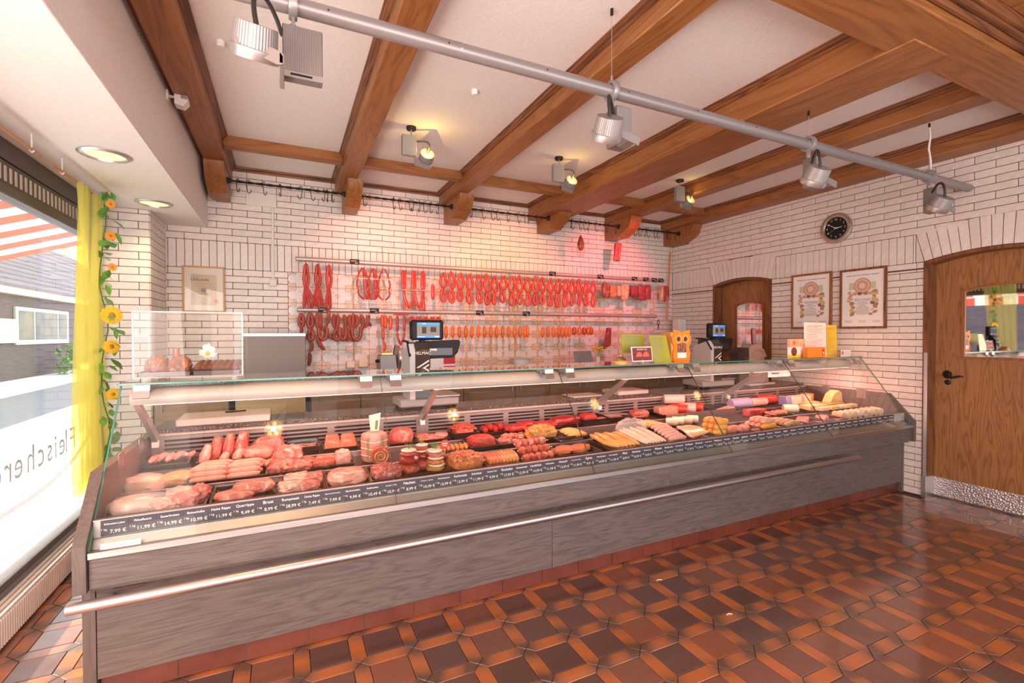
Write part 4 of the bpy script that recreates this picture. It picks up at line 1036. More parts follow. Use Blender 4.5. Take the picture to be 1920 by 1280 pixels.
for i, (x, z, lab) in enumerate([(x, UZ, 'upper') for x in (.628, 2.892, 3.59, 4.132, 4.32, 4.466, 4.577)] + [(x, LZ, 'lower') for x in (.334, .816, 1.959, 2.54)]):
    j = i if i < 7 else i-7
    t = thing('rail_price_tag', 'black price tag clipped to the %s sausage rail, %s from the left' % (lab, ORD[j]), 'price tag', (x, 4.93, z), 'black tags on the sausage rails')
    MB().box(x-.045, x+.045, 4.928, 4.932, z-.025, z+.027, .001).build('card', M['black'], t, smooth=False)
    mb = MB().box(x-.036, x+.020, 4.9272, 4.9281, z+.006, z+.010).box(x+.002, x+.030, 4.9272, 4.9281, z-.013, z-.008); mb.build('print', M['chalk'], t, smooth=False)
# sausage skins
MAT['red'] = mottled('red_smoked_sausage', [(.3, (.52, .035, .022)), (.7, (.66, .075, .04))], 18, rough=.28, bump=.15, rnd=.25)
MAT['redthin'] = mottled('dark_red_thin_sausage', [(.3, (.38, .03, .022)), (.7, (.50, .06, .045))], 30, rough=.35, bump=.3, rnd=.25)
MAT['brown'] = mottled('brown_air_dried_sausage', [(.3, (.22, .035, .02)), (.55, (.33, .07, .045)), (.75, (.42, .14, .10))], 24, rough=.42, bump=.4, rnd=.35)
MAT['orange'] = mottled('orange_sausage', [(.3, (.72, .13, .022)), (.7, (.80, .21, .035))], 10, rough=.28, rnd=.25)
MAT['orange2'] = mottled('red_orange_sausage', [(.3, (.58, .07, .018)), (.7, (.68, .12, .03))], 14, rough=.3, bump=.15, rnd=.25)
Y = 4.925
def vhook(mb, x, z, w=.022):
    mb.tube([(x, 4.955, z-.020), (x, 4.945, z-.034)], .0016, 5); mb.tube([(x, 4.945, z-.034), (x-w, 4.93, z-.052)], .0024, 5); mb.tube([(x, 4.945, z-.034), (x+w, 4.93, z-.052)], .0024, 5)
def loop_pts(cx, zt, zb, w, lean=0, n=22, y=Y):
    """drooping oval: narrow at the top, round at the bottom"""
    pts = []; cz = (zt+zb)/2; h = (zt-zb)/2
    for k in range(n):
        a = 2*PI*k/n; t = math.cos(a); ww = w*(.62 + .38*(.5-.5*t)) if t > 0 else w
        pts.append((cx + ww*math.sin(a) + lean*t, y + .004*math.sin(2*a), cz + h*t))
    return pts
def U_pts(cx, zt, zb, w, n=14, y=Y):
    pts = []
    for k in range(n+1):
        u = k/n; x = cx + w*(2*u-1)*(1-.25*abs(2*u-1)**6); pts.append((x, y, zb + (zt-zb)*abs(2*u-1)**2.6))
    return pts
# ring sausages in pairs, upper rail
RX = [1.536, 1.632, 1.735, 1.84, 1.948, 2.044, 2.141, 2.247, 2.355, 2.45, 2.554, 2.66, 2.753, 2.862, 2.966, 3.079, 3.17, 3.271, 3.373, 3.477]
for i, x in enumerate(RX):
    rnd = random.Random(i*5+1)
    t = thing('ring_sausage_pair', 'red ring sausage over a second ring on the upper rail, %s from the left' % ORD[i], 'sausage', (x, Y, 2.07), 'ring sausages on the upper rail')
    zt = 2.062 + rnd.uniform(-.016, .008); zm = 1.892 + rnd.uniform(-.015, .02); zb = 1.745 + rnd.uniform(-.018, .022)
    MB().tube(loop_pts(x, zt, zm, .036+rnd.uniform(-.004, .003), rnd.uniform(-.008, .008)), .0150, 10, closed=True).build('ring', MAT['red'], t)
    nar = rnd.random() < .22
    MB().tube(loop_pts(x+rnd.uniform(-.012, .012), zm-.016, zb, .011 if nar else .027+rnd.uniform(-.004, .004), rnd.uniform(-.006, .006), y=Y+.010), .0150, 10, closed=True).build('ring', MAT['red'], t)
    h = MB().tube([(x, 4.955, UZ-.02), (x, 4.94, zt+.012), (x, Y, zt+.0), (x, Y-.015, zt-.012)], .0018, 5).build('hook', M['steel'], t)
    MB().tube([(x-.004, Y, zm-.004), (x+.004, Y+.004, zm-.014)], .004, 5).build('string', M['white'], t)
def strand(mb, p0, p1, r, bend=0, n=8):
    P0, P1 = Vector(p0), Vector(p1); pts = []; rr_ = []
    for k in range(n+1):
        u = k/n; pts.append(P0.lerp(P1, u) + Vector((bend*math.sin(PI*u), 0, 0))); rr_.append(r*(.55+.45*min(1, 6*min(u, 1-u)+.2)))
    return mb.tube(pts, rr_, 8)
# three strings of dark sausages in doubled pairs, far left of the upper rail
for i, (x, ends) in enumerate(((.185, (-.022, -.012, .03, .085)), (.288, (-.055, -.012, .012, .045)), (.389, (-.085, -.03, .005, .01)))):
    t = thing('sausage_string', 'string of slim red sausages in two tiers, %s from the left on the upper rail' % ORD[i], 'sausage', (x, Y, 2.07), 'sausage strings at the left end of the upper rail')
    MB().tube(loop_pts(x, 2.064, 1.852, .020, 0), .0150, 9, closed=True).build('sausage', MAT['redthin'], t)
    for j, e in enumerate(ends[1:] if i == 2 else ends): strand(MB(), (x+.006*(j-1.5), Y-.006*j, 1.842), (x+e, Y-.004*j, 1.655+.02*(j % 2)), .0145).build('sausage', MAT['redthin'], t)
    MB().tube([(x, 4.955, UZ-.02), (x, Y, 2.066)], .0018, 5).build('hook', M['steel'], t)
for i, x in enumerate((.703, .806, .912)):
    t = thing('thin_sausage_bunch', 'bunch of thin red cabanossi in three tiers, %s from the left on the upper rail' % ORD[i], 'sausage', (x, Y, 2.06), 'thin sausage bunches on the upper rail')
    w = (.046, .036, .046)[i]; off = (.02, 0, 0)[i]
    for s in (-1, .15, .6, 1) if i != 2 else (-1, 1):
        strand(MB(), (x+.006*s, Y-.004*s, 2.062), (x+w*s, Y-.006*s, 1.963), .0088, .006*s).build('sausage', MAT['redthin'], t)
        strand(MB(), (x+w*s*1.02, Y-.006*s, 1.952), (x+w*s*1.05+off*.3, Y-.004*s, 1.852), .0095, .010*s).build('sausage', MAT['redthin'], t)
        strand(MB(), (x+w*s*1.02+off*.3, Y-.004*s, 1.842), (x+w*s*.35+off*1.4, Y-.006*s, 1.752), .0095, .022*s).build('sausage', MAT['redthin'], t)
    for k in range(3): MB().tube([(x-w*.9+k*w*.8, Y-.008, 1.958), (x-w*.9+k*w*.8+.018, Y-.008, 1.955)], .0045, 5).build('string', M['white'], t)
for i, x in enumerate((1.113, 1.218, 1.315)):
    t = thing('straight_sausage_string', 'straight red sausages over a lower V, %s such string on the upper rail' % ORD[i], 'sausage', (x, Y, 2.06), 'straight sausage strings on the upper rail')
    for s in (-.013, .012): strand(MB(), (x+s, Y+s*.6, 2.058), (x+s*.9, Y+s*.6, 1.868), .0165).build('sausage', MAT['red'], t)
    if i == 0: strand(MB(), (x-.004, Y, 1.855), (x+.052, Y-.004, 1.672), .0150, -.012).build('sausage', MAT['red'], t); strand(MB(), (x+.006, Y+.01, 1.855), (x+.006, Y+.01, 1.66), .0120).build('sausage', MAT['red'], t)
    if i == 1:
        for s in (-1, 1): strand(MB(), (x+.006*s, Y, 1.855), (x+.054*s*(1 if s > 0 else .75), Y, 1.675), .0150, -.012*s).build('sausage', MAT['red'], t)
    if i == 2:
        for s, q in ((-1, .035), (.4, .006), (1, .018)): strand(MB(), (x+.006*s, Y+.004*s, 1.855), (x+q*(1 if s > 0 else -1), Y+.004*s, 1.655), .0140, -.006*s).build('sausage', MAT['red'], t)
    MB().tube([(x-.014, Y-.006, 1.860), (x+.014, Y-.006, 1.862)], .005, 5).build('string', M['white'], t)
t = thing('single_sausage', 'single thick red sausage left of the ring sausages on the upper rail', 'sausage', (1.419, Y, 1.93))
strand(MB(), (1.419, Y, 1.925), (1.421, Y, 1.775), .021).build('sausage', MAT['red'], t); MB().tube([(1.419, 4.955, UZ-.02), (1.419, Y, 1.93)], .0014, 5).build('hook', M['steel'], t)
# hams and bacon at the right end of the upper rail
MAT['hamdark'] = meat('dark_smoked_ham', (.24, .04, .02), (.62, .30, .15), 10, .55); MAT['hamgold'] = meat('golden_rind', (.58, .25, .10), (.72, .42, .24), 6, .6)
MAT['hamfat'] = meat('fatty_ham', (.66, .36, .20), (.85, .66, .50), 9, .5); MAT['hamred'] = meat('red_streaky_ham', (.36, .025, .03), (.66, .22, .20), 12, .62, .05)
HM = [(3.665, .055, .19, 'hamdark', 'dark smoked ham piece, leftmost of the hams on the upper rail'), (3.775, .055, .17, 'hamgold', 'golden ham with rind on the upper rail, second of the hams'), (3.868, .035, .14, 'hamfat', 'small fatty bacon strip between golden ham and pale ham'), (3.965, .062, .215, 'hamfat', 'pale fatty ham with open cut on the upper rail'), (4.115, .062, .15, 'hamred', 'dark red ham with hook hole on the upper rail'), (4.245, .066, .205, 'hamred', 'large streaky red bacon slab on the upper rail'), (4.35, .045, .195, 'hamred', 'narrow dark red bacon piece right of the large slab'), (4.635, .075, .215, 'bacon', 'bacon slab with white fat edge at the end of the upper rail')]
for i, (x, w, h, m, lab) in enumerate(HM):
    t = thing('smoked_ham', lab, 'ham', (x, 4.93, 1.95), 'hams and bacon on the upper rail')
    zt = 1.952 - (.012 if i % 2 else 0)
    MB().blob((x, 4.925, zt-h/2), (w, .026, h/2), .10, 1.8, i+3, 3, 1, sq=.75).build('meat', MAT[m], t)
    if i == 7: MB().blob((x-w*.72, 4.922, zt-h/2), (w*.30, .028, h/2), .06, 1.8, 9, 3, 1, sq=.8).build('fat_edge', MAT['hamfat'], t)
    MB().tube([(x, 4.955, UZ-.02), (x, 4.935, zt+.02), (x, 4.925, zt-.012)], .0022, 5).build('hook', M['steel'], t)
# lower rail: brown air-dried sausages
def low(name, x, lab, fn, grp, mat):
    t = thing(name, lab, 'sausage', (x, Y, 1.60), grp); fn(t, x, mat)
    mb = MB(); vhook(mb, x, LZ); mb.build('hook', M['white'], t); return t
def br(kind):
    def f(t, x, m):
        if kind == 0:
            MB().tube(loop_pts(x, 1.592, 1.478, .021), .0165, 10, closed=True).build('sausage', m, t); strand(MB(), (x, Y, 1.470), (x-.025, Y, 1.355), .0165, .012).build('sausage', m, t)
        elif kind == 1:
            MB().tube(loop_pts(x, 1.595, 1.468, .022), .0185, 10, closed=True).build('sausage', m, t); MB().tube(loop_pts(x+.004, 1.455, 1.345, .022), .0175, 10, closed=True).build('sausage', m, t)
            strand(MB(), (x+.005, Y, 1.335), (x-.006, Y, 1.235), .0165, .014).build('sausage', m, t); strand(MB(), (x-.008, Y, 1.222), (x-.018, Y, 1.105), .0165, .006).build('sausage', m, t)
        elif kind == 2:
            strand(MB(), (x-.014, Y, 1.598), (x-.010, Y, 1.460), .021).build('sausage', m, t); strand(MB(), (x+.016, Y-.006, 1.595), (x+.014, Y-.006, 1.465), .0195).build('sausage', m, t)
            MB().tube(U_pts(x+.035, 1.455, 1.352, .048), .0180, 10).build('sausage', m, t); strand(MB(), (x-.006, Y+.01, 1.40), (x+.045, Y+.01, 1.255), .0185, -.022).build('sausage', m, t)
        elif kind == 3:
            strand(MB(), (x, Y, 1.655), (x-.006, Y, 1.505), .0175, .012).build('sausage', m, t); strand(MB(), (x-.010, Y, 1.50), (x-.05, Y, 1.445), .0160, .006).build('sausage', m, t); strand(MB(), (x-.03, Y+.012, 1.455), (x+.055, Y+.012, 1.352), .0160, -.018).build('sausage', m, t)
        elif kind == 4:
            strand(MB(), (x-.012, Y, 1.595), (x-.004, Y, 1.462), .0200, -.008).build('sausage', m, t); strand(MB(), (x+.020, Y-.006, 1.592), (x+.012, Y-.006, 1.460), .0180, .008).build('sausage', m, t)
            MB().tube(loop_pts(x+.012, 1.452, 1.345, .030), .0172, 10, closed=True).build('sausage', m, t)
        elif kind == 5:
            strand(MB(), (x, Y, 1.590), (x+.006, Y, 1.465), .0190, .014).build('sausage', m, t); MB().tube(U_pts(x-.01, 1.46, 1.348, .036), .0170, 10).build('sausage', m, t); strand(MB(), (x-.02, Y+.012, 1.42), (x+.035, Y+.012, 1.335), .0160).build('sausage', m, t)
        elif kind == 6:
            for s in (-.03, 0, .03): strand(MB(), (x+s, Y-.006*(s != 0), 1.598-.01*abs(s)/.03), (x+s*.6, Y-.006*(s != 0), 1.47), .0200, s*.5).build('sausage', m, t)
            MB().tube(U_pts(x+.03, 1.47, 1.345, .055), .0185, 10).build('sausage', m, t); strand(MB(), (x-.055, Y+.012, 1.46), (x-.005, Y+.012, 1.335), .0170, -.01).build('sausage', m, t)
        elif kind == 7:
            strand(MB(), (x, Y, 1.596), (x+.010, Y, 1.45), .0195, .020).build('sausage', m, t)
        else:
            strand(MB(), (x-.012, Y, 1.590), (x-.022, Y, 1.47), .0150, .016).build('sausage', m, t); strand(MB(), (x+.014, Y, 1.590), (x+.028, Y, 1.485), .0150, -.018).build('sausage', m, t)
    return f
for i, x in enumerate((.14, .219, .295, .376, .445, .524, .61, .682, .752)):
    low('air_dried_sausage', x, 'brown air-dried sausages hanging on the lower rail, %s bunch from the left' % ORD[i], br(i), 'brown sausage bunches on the lower rail', MAT['brown'])
def orx(kind):
    def f(t, x, m):
        if kind == 0:
            strand(MB(), (x-.012, Y, 1.592), (x-.008, Y, 1.478), .0185).build('sausage', m, t); strand(MB(), (x+.018, Y, 1.590), (x+.022, Y, 1.465), .0170).build('sausage', m, t)
            strand(MB(), (x-.006, Y, 1.462), (x-.004, Y, 1.345), .0165).build('sausage', m, t); strand(MB(), (x-.002, Y, 1.33), (x+.004, Y, 1.235), .0155, .008).build('sausage', m, t)
        elif kind == 1: strand(MB(), (x, Y, 1.585), (x-.004, Y, 1.450), .0185, .008).build('sausage', m, t)
        elif kind in (2, 3):
            s = 1 if kind == 2 else -1
            strand(MB(), (x, Y, 1.585), (x, Y, 1.432), .0145).build('sausage', m, t); strand(MB(), (x, Y, 1.420), (x+.042*s, Y, 1.290), .0120, -.012*s).build('sausage', m, t)
        else:
            for s in (-.013, .013): strand(MB(), (x+s, Y, 1.585), (x+s, Y, 1.43), .0150).build('sausage', m, t)
    return f
for i, x in enumerate((.905, .972, 1.042, 1.115, 1.195, 1.273, 1.342, 1.417, 1.482)):
    low('mid_sausage', x, 'red-brown sausages near the till scale on the lower rail, %s bunch from the left' % ORD[i], orx(i), 'sausages around the scale on the lower rail', MAT['orange2'] if i < 2 else MAT['redthin'])
o = strand(MB(), (1.005, 4.91, 1.607), (1.155, 4.91, 1.603), .0095)
solo(o, 'lying_sausage', MAT['redthin'], 'thin red sausage lying crosswise over the lower rail hooks', 'sausage', (1.08, 4.91, 1.60))
# orange sticks hanging lower on strings
SX = [1.563, 1.639, 1.715, 1.789, 1.861, 1.937, 2.011, 2.087, 2.159, 2.232, 2.306, 2.381, 2.456, 2.518, 2.553, 2.753, 2.825, 2.899, 2.975, 3.025, 3.078, 3.124]
for i, x in enumerate(SX):
    t = thing('orange_sausage', 'straight orange sausage hanging below the lower rail, %s from the left' % ORD[i], 'sausage', (x, Y, 1.50), 'orange sausages below the lower rail')
    zt, zb = 1.488, 1.362
    MB().tube([(x, Y, zt+.018), (x, Y, zt+.004), (x, Y, zt-.008), (x, Y, zt-.02), (x, Y, zb+.02), (x, Y, zb+.008), (x, Y, zb-.006), (x, Y, zb-.018)], [.003, .006, .014, .0185, .0185, .014, .004, .003], 10).build('sausage', MAT['orange'], t)
    MB().tube([(x, 4.955, LZ-.02), (x, Y, zt+.02)], .0014, 5).build('string', M['white'], t)
    if i % 2 == 0 or i > 13: mb = MB(); vhook(mb, x, LZ); mb.build('hook', M['steel'], t)
for i, x in enumerate((3.193, 3.271, 3.341, 3.397, 3.445)):
    t = thing('tied_sausage', 'short dark orange tied sausage right of the straight ones, %s from the left' % ORD[i], 'sausage', (x, Y, 1.50), 'tied sausages below the lower rail')
    MB().tube([(x, Y, 1.488), (x, Y, 1.47), (x+.002, Y, 1.44), (x, Y, 1.405), (x, Y, 1.39)], [.008, .025, .029 if i != 1 else .022, .024, .008], 10).build('sausage', MAT['orange2'] if i % 2 == 0 else MAT['orange'], t)
    MB().tube([(x, 4.955, LZ-.02), (x, Y, 1.49)], .0014, 5).build('string', M['white'], t)
t = thing('hanging_bacon', 'dark red bacon slab hanging low at the right end of the lower rail', 'bacon', (3.70, Y, 1.48))
MB().box(-.048, .048, -.014, .014, -.125, .125, .01).xf(lambda x, y, z: (3.70+x*(1.05-.25*z/.125)+.012*z/.1, Y+y, 1.352+z+.03*x/.05*(z < 0))).build('meat', MAT['hamred'], t)
MB().tube([(3.70, 4.955, LZ-.02), (3.70, Y, 1.47)], .0014, 5).build('string', M['white'], t)
# ================================================================== MEAT, SAUSAGE AND CHEESE IN THE CASE
F_ = {}
F_['pork'] = meat('pork', (.60, .15, .12), (.78, .50, .44), 12, .55, .10)
F_['porkpale'] = meat('pale_pork', (.64, .26, .21), (.78, .52, .46), 8, .52, .14, bump=.2)
F_['neck'] = meat('marbled_neck', (.58, .12, .09), (.84, .60, .52), 16, .56, .06)
F_['beef'] = meat('beef', (.40, .025, .025), (.58, .10, .08), 8, .68, .1, bump=.25)
F_['liver'] = meat('dark_beef', (.27, .016, .02), (.42, .05, .045), 6, .66, .12, bump=.2, rough=.2)
F_['mincebeef'] = meat('beef_mince', (.58, .03, .022), (.70, .18, .14), 40, .62, .05, bump=.9)
F_['mincemix'] = meat('mixed_mince', (.55, .08, .07), (.84, .52, .44), 46, .54, .05, bump=.9)
F_['marin'] = meat('orange_marinade', (.66, .17, .035), (.76, .36, .12), 26, .56, .08, bump=.6)
F_['marin2'] = meat('yellow_marinade', (.74, .34, .07), (.78, .50, .18), 26, .56, .08, bump=.6)
F_['redmarin'] = meat('red_marinade', (.56, .07, .035), (.72, .30, .20), 20, .60, .08, bump=.5)
F_['fatty'] = meat('rind_and_fat', (.66, .30, .24), (.80, .62, .54), 6, .5, .15, bump=.15)
F_['poultry'] = meat('poultry_skin', (.74, .34, .12), (.80, .50, .28), 7, .55, .12, bump=.2)
F_['loin'] = meat('wrapped_loin', (.66, .30, .19), (.82, .60, .48), 6, .55, .14, bump=.15, rough=.18)
F_['brat'] = mottled('raw_bratwurst', [(.3, (.58, .21, .16)), (.7, (.68, .31, .24))], 26, rough=.28, bump=.15, rnd=.15)
F_['bock'] = mottled('golden_bockwurst', [(.3, (.66, .28, .075)), (.7, (.76, .40, .14))], 14, rough=.25, rnd=.15)
F_['whitew'] = mottled('white_sausage', [(.3, (.74, .52, .40)), (.7, (.82, .64, .52))], 18, rough=.22, rnd=.12)
F_['pinkw'] = mottled('pink_sausage', [(.3, (.70, .34, .27)), (.7, (.78, .46, .38))], 18, rough=.22, rnd=.12)
F_['yellw'] = mottled('yellow_orange_sausage', [(.3, (.72, .30, .04)), (.7, (.80, .42, .08))], 14, rough=.2, rnd=.15)
F_['herb'] = mottled('herb_sausage', [(.35, (.30, .22, .08)), (.55, (.60, .36, .18)), (.7, (.68, .46, .28))], 30, rough=.3)
F_['logred'] = mottled('cut_sausage_red', [(.35, (.60, .14, .12)), (.6, (.68, .22, .19)), (.72, (.78, .46, .40))], 60, rough=.4)
F_['loaf'] = mottled('baked_loaf_crust', [(.35, (.50, .24, .16)), (.65, (.64, .36, .26))], 40, rough=.5)
F_['cutpink'] = mottled('cut_sausage_pink', [(.3, (.72, .40, .33)), (.7, (.80, .50, .42))], 30, rough=.4)
F_['skin'] = plain('pale_sausage_skin', (.78, .52, .46), .3); F_['skinred'] = plain('red_sausage_skin', (.50, .05, .03), .25); F_['lilac'] = plain('lilac_wrapper', (.46, .40, .62), .35)
F_['peach'] = mottled('peach_cut_face', [(.3, (.80, .52, .36)), (.7, (.84, .60, .45))], 30, rough=.4)
F_['salami'] = mottled('salami_cut', [(.40, (.40, .035, .03)), (.60, (.50, .07, .06)), (.68, (.72, .42, .36))], 70, rough=.35)
F_['cheese'] = mottled('yellow_cheese', [(.3, (.80, .56, .22)), (.7, (.84, .64, .32))], 8, rough=.4); F_['cheesepale'] = mottled('pale_cheese', [(.3, (.82, .68, .48)), (.7, (.85, .74, .56))], 8, rough=.4)
F_['cheeseor'] = mottled('orange_cheese', [(.3, (.80, .44, .12)), (.7, (.82, .50, .18))], 8, rough=.4); F_['bluewrap'] = plain('blue_white_wrapper', (.30, .36, .62), .3)
F_['spiced'] = meat('spiced_crust', (.62, .26, .15), (.74, .42, .28), 40, .55, .06, bump=.6)
F_['roast'] = meat('roast_crust', (.26, .08, .022), (.46, .24, .10), 9, .56, .14, bump=.6); F_['ball'] = meat('fried_crust', (.15, .045, .016), (.24, .09, .035), 22, .55, .1, bump=.6)
F_['onion'] = plain('onion_slice', (.84, .76, .62), .35); F_['green'] = mottled('fresh_herbs', [(.3, (.06, .20, .03)), (.7, (.18, .36, .06))], 20)
F_['film'] = film('cling_film', (.88, .84, .84), .22, .12); F_['film2'] = film('plastic_bag', (.88, .74, .66), .35, .15)
F_['bone'] = plain('bone', (.84, .74, .64), .4)
def zd(y): return dz(y) + .001
def tray(x, y, w, d, h=.045, label='', flare=.006, mat=None, nm='meat_tray'):
    """open tub with rim; returns the height of its inside floor"""
    z = zd(y); h = max(h, .031)
    mb = MB(); hw_, hd_ = w/2, d/2; t = .003
    def ringv(i, zz): return [(x-hw_+i, y-hd_+i, zz), (x+hw_-i, y-hd_+i, zz), (x+hw_-i, y+hd_-i, zz), (x-hw_+i, y+hd_-i, zz)]
    rows = [ringv(flare+.004, z+.001), ringv(flare, z+.004), ringv(.002, z+h-.003), ringv(-.004, z+h-.003), ringv(-.004, z+h), ringv(.004, z+h), ringv(flare+t, z+.007), ringv(flare+t+.004, z+.005)]
    vs = [p for r in rows for p in r]; fs = [(3, 2, 1, 0), (28, 29, 30, 31)]
    for r in range(7):
        for k in range(4): fs.append((r*4+k, r*4+(k+1) % 4, r*4+4+(k+1) % 4, r*4+4+k))
    sl = .0703
    mb.add(vs, fs).xf(lambda a, b, c: (a, b, c + (b-y)*sl))
    solo(mb, nm, mat or M['tray'], label, 'tray', (x, y, z), 'black trays in the display case', ang=60)
    return z + .006
def item(mb, name, mat, label, cat, group=None):
    zs = min(p[2] for p in mb.v); cx = sum(p[0] for p in mb.v)/len(mb.v); cy = sum(p[1] for p in mb.v)/len(mb.v)
    return solo(mb, name, mat, label, cat, (cx, cy, zs), group)
sd = [0]
def chunk(x, y, z, w, d, h, mat, label, cat='meat', name='meat_piece', amp=.22, freq=1.9, sq=.35, rot=0, group=None, flat=.6):
    sd[0] += 1
    mb = MB().blob((0, 0, 0), (w/2, d/2, h/(1+flat)), amp, freq, sd[0], 4, flat, sq)
    c, s = math.cos(rot), math.sin(rot); mb.xf(lambda a, b, e: (x+a*c-b*s, y+a*s+b*c, z+e))
    return item(mb, name, mat, label, cat, group)
def wurst(pts, r, mat, label, name='sausage', group=None, n=10):
    m = len(pts); P = [Vector(p) for p in pts]; Q = []; R = []; N = 12
    for k in range(N+1):
        u = k/N*(m-1); i = min(int(u), m-2); f = u-i
        p0, p1, p2, p3 = P[max(i-1, 0)], P[i], P[i+1], P[min(i+2, m-1)]
        Q.append(.5*((2*p1)+(p2-p0)*f+(2*p0-5*p1+4*p2-p3)*f*f+(3*p1-p0-3*p2+p3)*f**3)); e = min(k, N-k)/N; R.append(r*(.62+.38*min(1, e*6)))
    return item(MB().tube(Q, R, n), name, mat, label, 'sausage', group)
def log(x, y, z, w, r, mat_skin, mat_cut, label, yaw=0, sqr=0, name='sausage_log', cut=1, group=None, tip=1.0):
    """lying log along x with its cut face at the right end (cut=1)"""
    t = thing(name, label, 'sausage', (x, y, z), group); c, s = math.cos(yaw), math.sin(yaw)
    def place(a, b, e): return (x+a*c-b*s, y+a*s+b*c, z+e)
    if sqr: body = MB().box(-w/2, w/2, -r, r, 0, 2*r*.85, .008)
    else:
        body = MB().tube([(-w/2, 0, r), (-w/2+.012, 0, r), (w/2-.004, 0, r), (w/2, 0, r)], [r*.86, r, r, r*.97], 20, round_caps=False)
    body.xf(place).build('body', mat_skin, t)
    if sqr: cb = MB().box(w/2+.0002, w/2+.0022, -r*.93, r*.93, .004, 2*r*.85-.004, .001)
    else: cb = MB().lathe([(0, w/2+.002), (r*.92, w/2+.002), (r*.94, w/2+.0003), (0, w/2+.0003)], (0, 0, r), 20, 'x')
    cb.xf(place).build('cut_face', mat_cut, t); return t
def heap(x, y, z, w, d, h, mat, label, size=.012, n=70, name='meat_heap', long=1.0, cat='meat', seed=1):
    """a mound of small bits nobody would count: one body with the bits raised on it"""
    rnd = random.Random(seed); mb = MB().blob((x, y, z), (w/2*.94, d/2*.94, h/1.5), .12, 2.2, seed, 3, .5, .5)
    for i in range(n):
        a, q = rnd.uniform(0, 2*PI), math.sqrt(rnd.random())
        px, py = q*math.cos(a), q*math.sin(a); m_ = max(abs(math.cos(a)), abs(math.sin(a)))
        px, py = px/m_*.8, py/m_*.8; zz = h*(1 - .75*(px*px+py*py)*.6)*.92
        s = size*rnd.uniform(.7, 1.3); n0 = len(mb.v); mb.blob((0, 0, 0), (s*long, s, s*.8), .2, 2, i+seed*100, 1, 1)
        r = rnd.uniform(0, PI); c_, s_ = math.cos(r), math.sin(r)
        for j in range(n0, len(mb.v)):
            A, B, E = mb.v[j]; mb.v[j] = (x+px*w/2+A*c_-B*s_, y+py*d/2+A*s_+B*c_, z+zz+E)
    o = item(mb, name, mat, label, cat); return o
G = 'meat pieces in the display case'
# ---- rear row, from the window to the right
z = tray(-.548, 2.96, .195, .17, .050, 'black tray of pink bacon strips, nearest the window in the rear row')
for i in range(4): wurst([(-.62+.035*i, 2.93+.02*(i % 2), z+.046), (-.60+.035*i, 2.96, z+.058+.01*(i % 2)), (-.57+.035*i, 2.99, z+.048), (-.53+.03*i, 3.00-.02*(i % 3), z+.062)], .016, F_['porkpale'], 'curled pink bacon strip nearest the window, %s from the left' % ORD[i], 'bacon_strip', 'bacon strips in the first rear tray')
z = tray(-.300, 2.99, .235, .18, .035, 'black tray under upright pork shanks in the rear row')
SH = [(-.385, 2.945, .055, .10), (-.345, 2.985, .06, .125), (-.300, 2.945, .045, .05), (-.285, 3.00, .058, .14), (-.235, 2.96, .055, .06), (-.225, 3.01, .07, .145), (-.335, 3.035, .06, .10)]
for i, (a, b, w_, h_) in enumerate(SH):
    mb = MB().tube([(a-.006, b, z+.018), (a, b, z+h_*.45), (a+.012, b+.008, z+h_*.92)], [w_*.46, w_*.50, w_*.36], 14)
    mb.xf(lambda p, q, e: (p+.006*noise.noise(Vector((p*40, q*40, e*40))), q+.006*noise.noise(Vector((p*40+9, q*40, e*40))), e+.004*noise.noise(Vector((p*40, q*40+5, e*40)))))
    item(mb, 'pork_shank', F_['neck'] if i % 2 else F_['fatty'], 'raw pork shank standing in the rear tray, %s from the left' % ORD[i], 'meat', 'pork shanks in the rear row')
z = tray(-.105, 3.01, .205, .17, .022, 'flat black tray under large pink pork roasts in the rear row')
chunk(-.135, 2.975, z, .16, .13, .072, F_['porkpale'], 'large pale pink pork roast in front on the rear tray', name='pork_roast', amp=.10)
chunk(-.090, 3.045, z, .17, .10, .105, F_['pork'], 'pink pork roast behind the large pale one in the rear row', name='pork_roast', amp=.12)
z = tray(.090, 3.02, .165, .17, .055, 'deep black tray with a few pink pork bits in the rear row')
for i in range(3): chunk(.045+.045*i, 2.99+.01*i, z, .055, .06, .035, F_['porkpale'], 'small pink pork bit in the deep black tray, %s from the left' % ORD[i], group='pork bits in the deep black tray')
z = tray(.290, 2.985, .19, .15, .040, 'black tray holding two spiced pork slabs in the rear row')
for i, a in enumerate((.248, .335)):
    mb = MB().box(-.040, .040, -.02, .02, 0, .095, .008).xf(lambda p, q, e: (a+p*(1.0+.28*(e < .04))*(1-.10*(e > .08)), 2.975+q+e*.35, z+.004+e*.9+.004*noise.noise(Vector((p*50, q*50, e*50)))))
    item(mb, 'spiced_slab', F_['spiced'], 'spiced pork slab leaning upright in the rear tray, %s one' % ('left', 'right')[i], 'meat', 'spiced pork slabs')
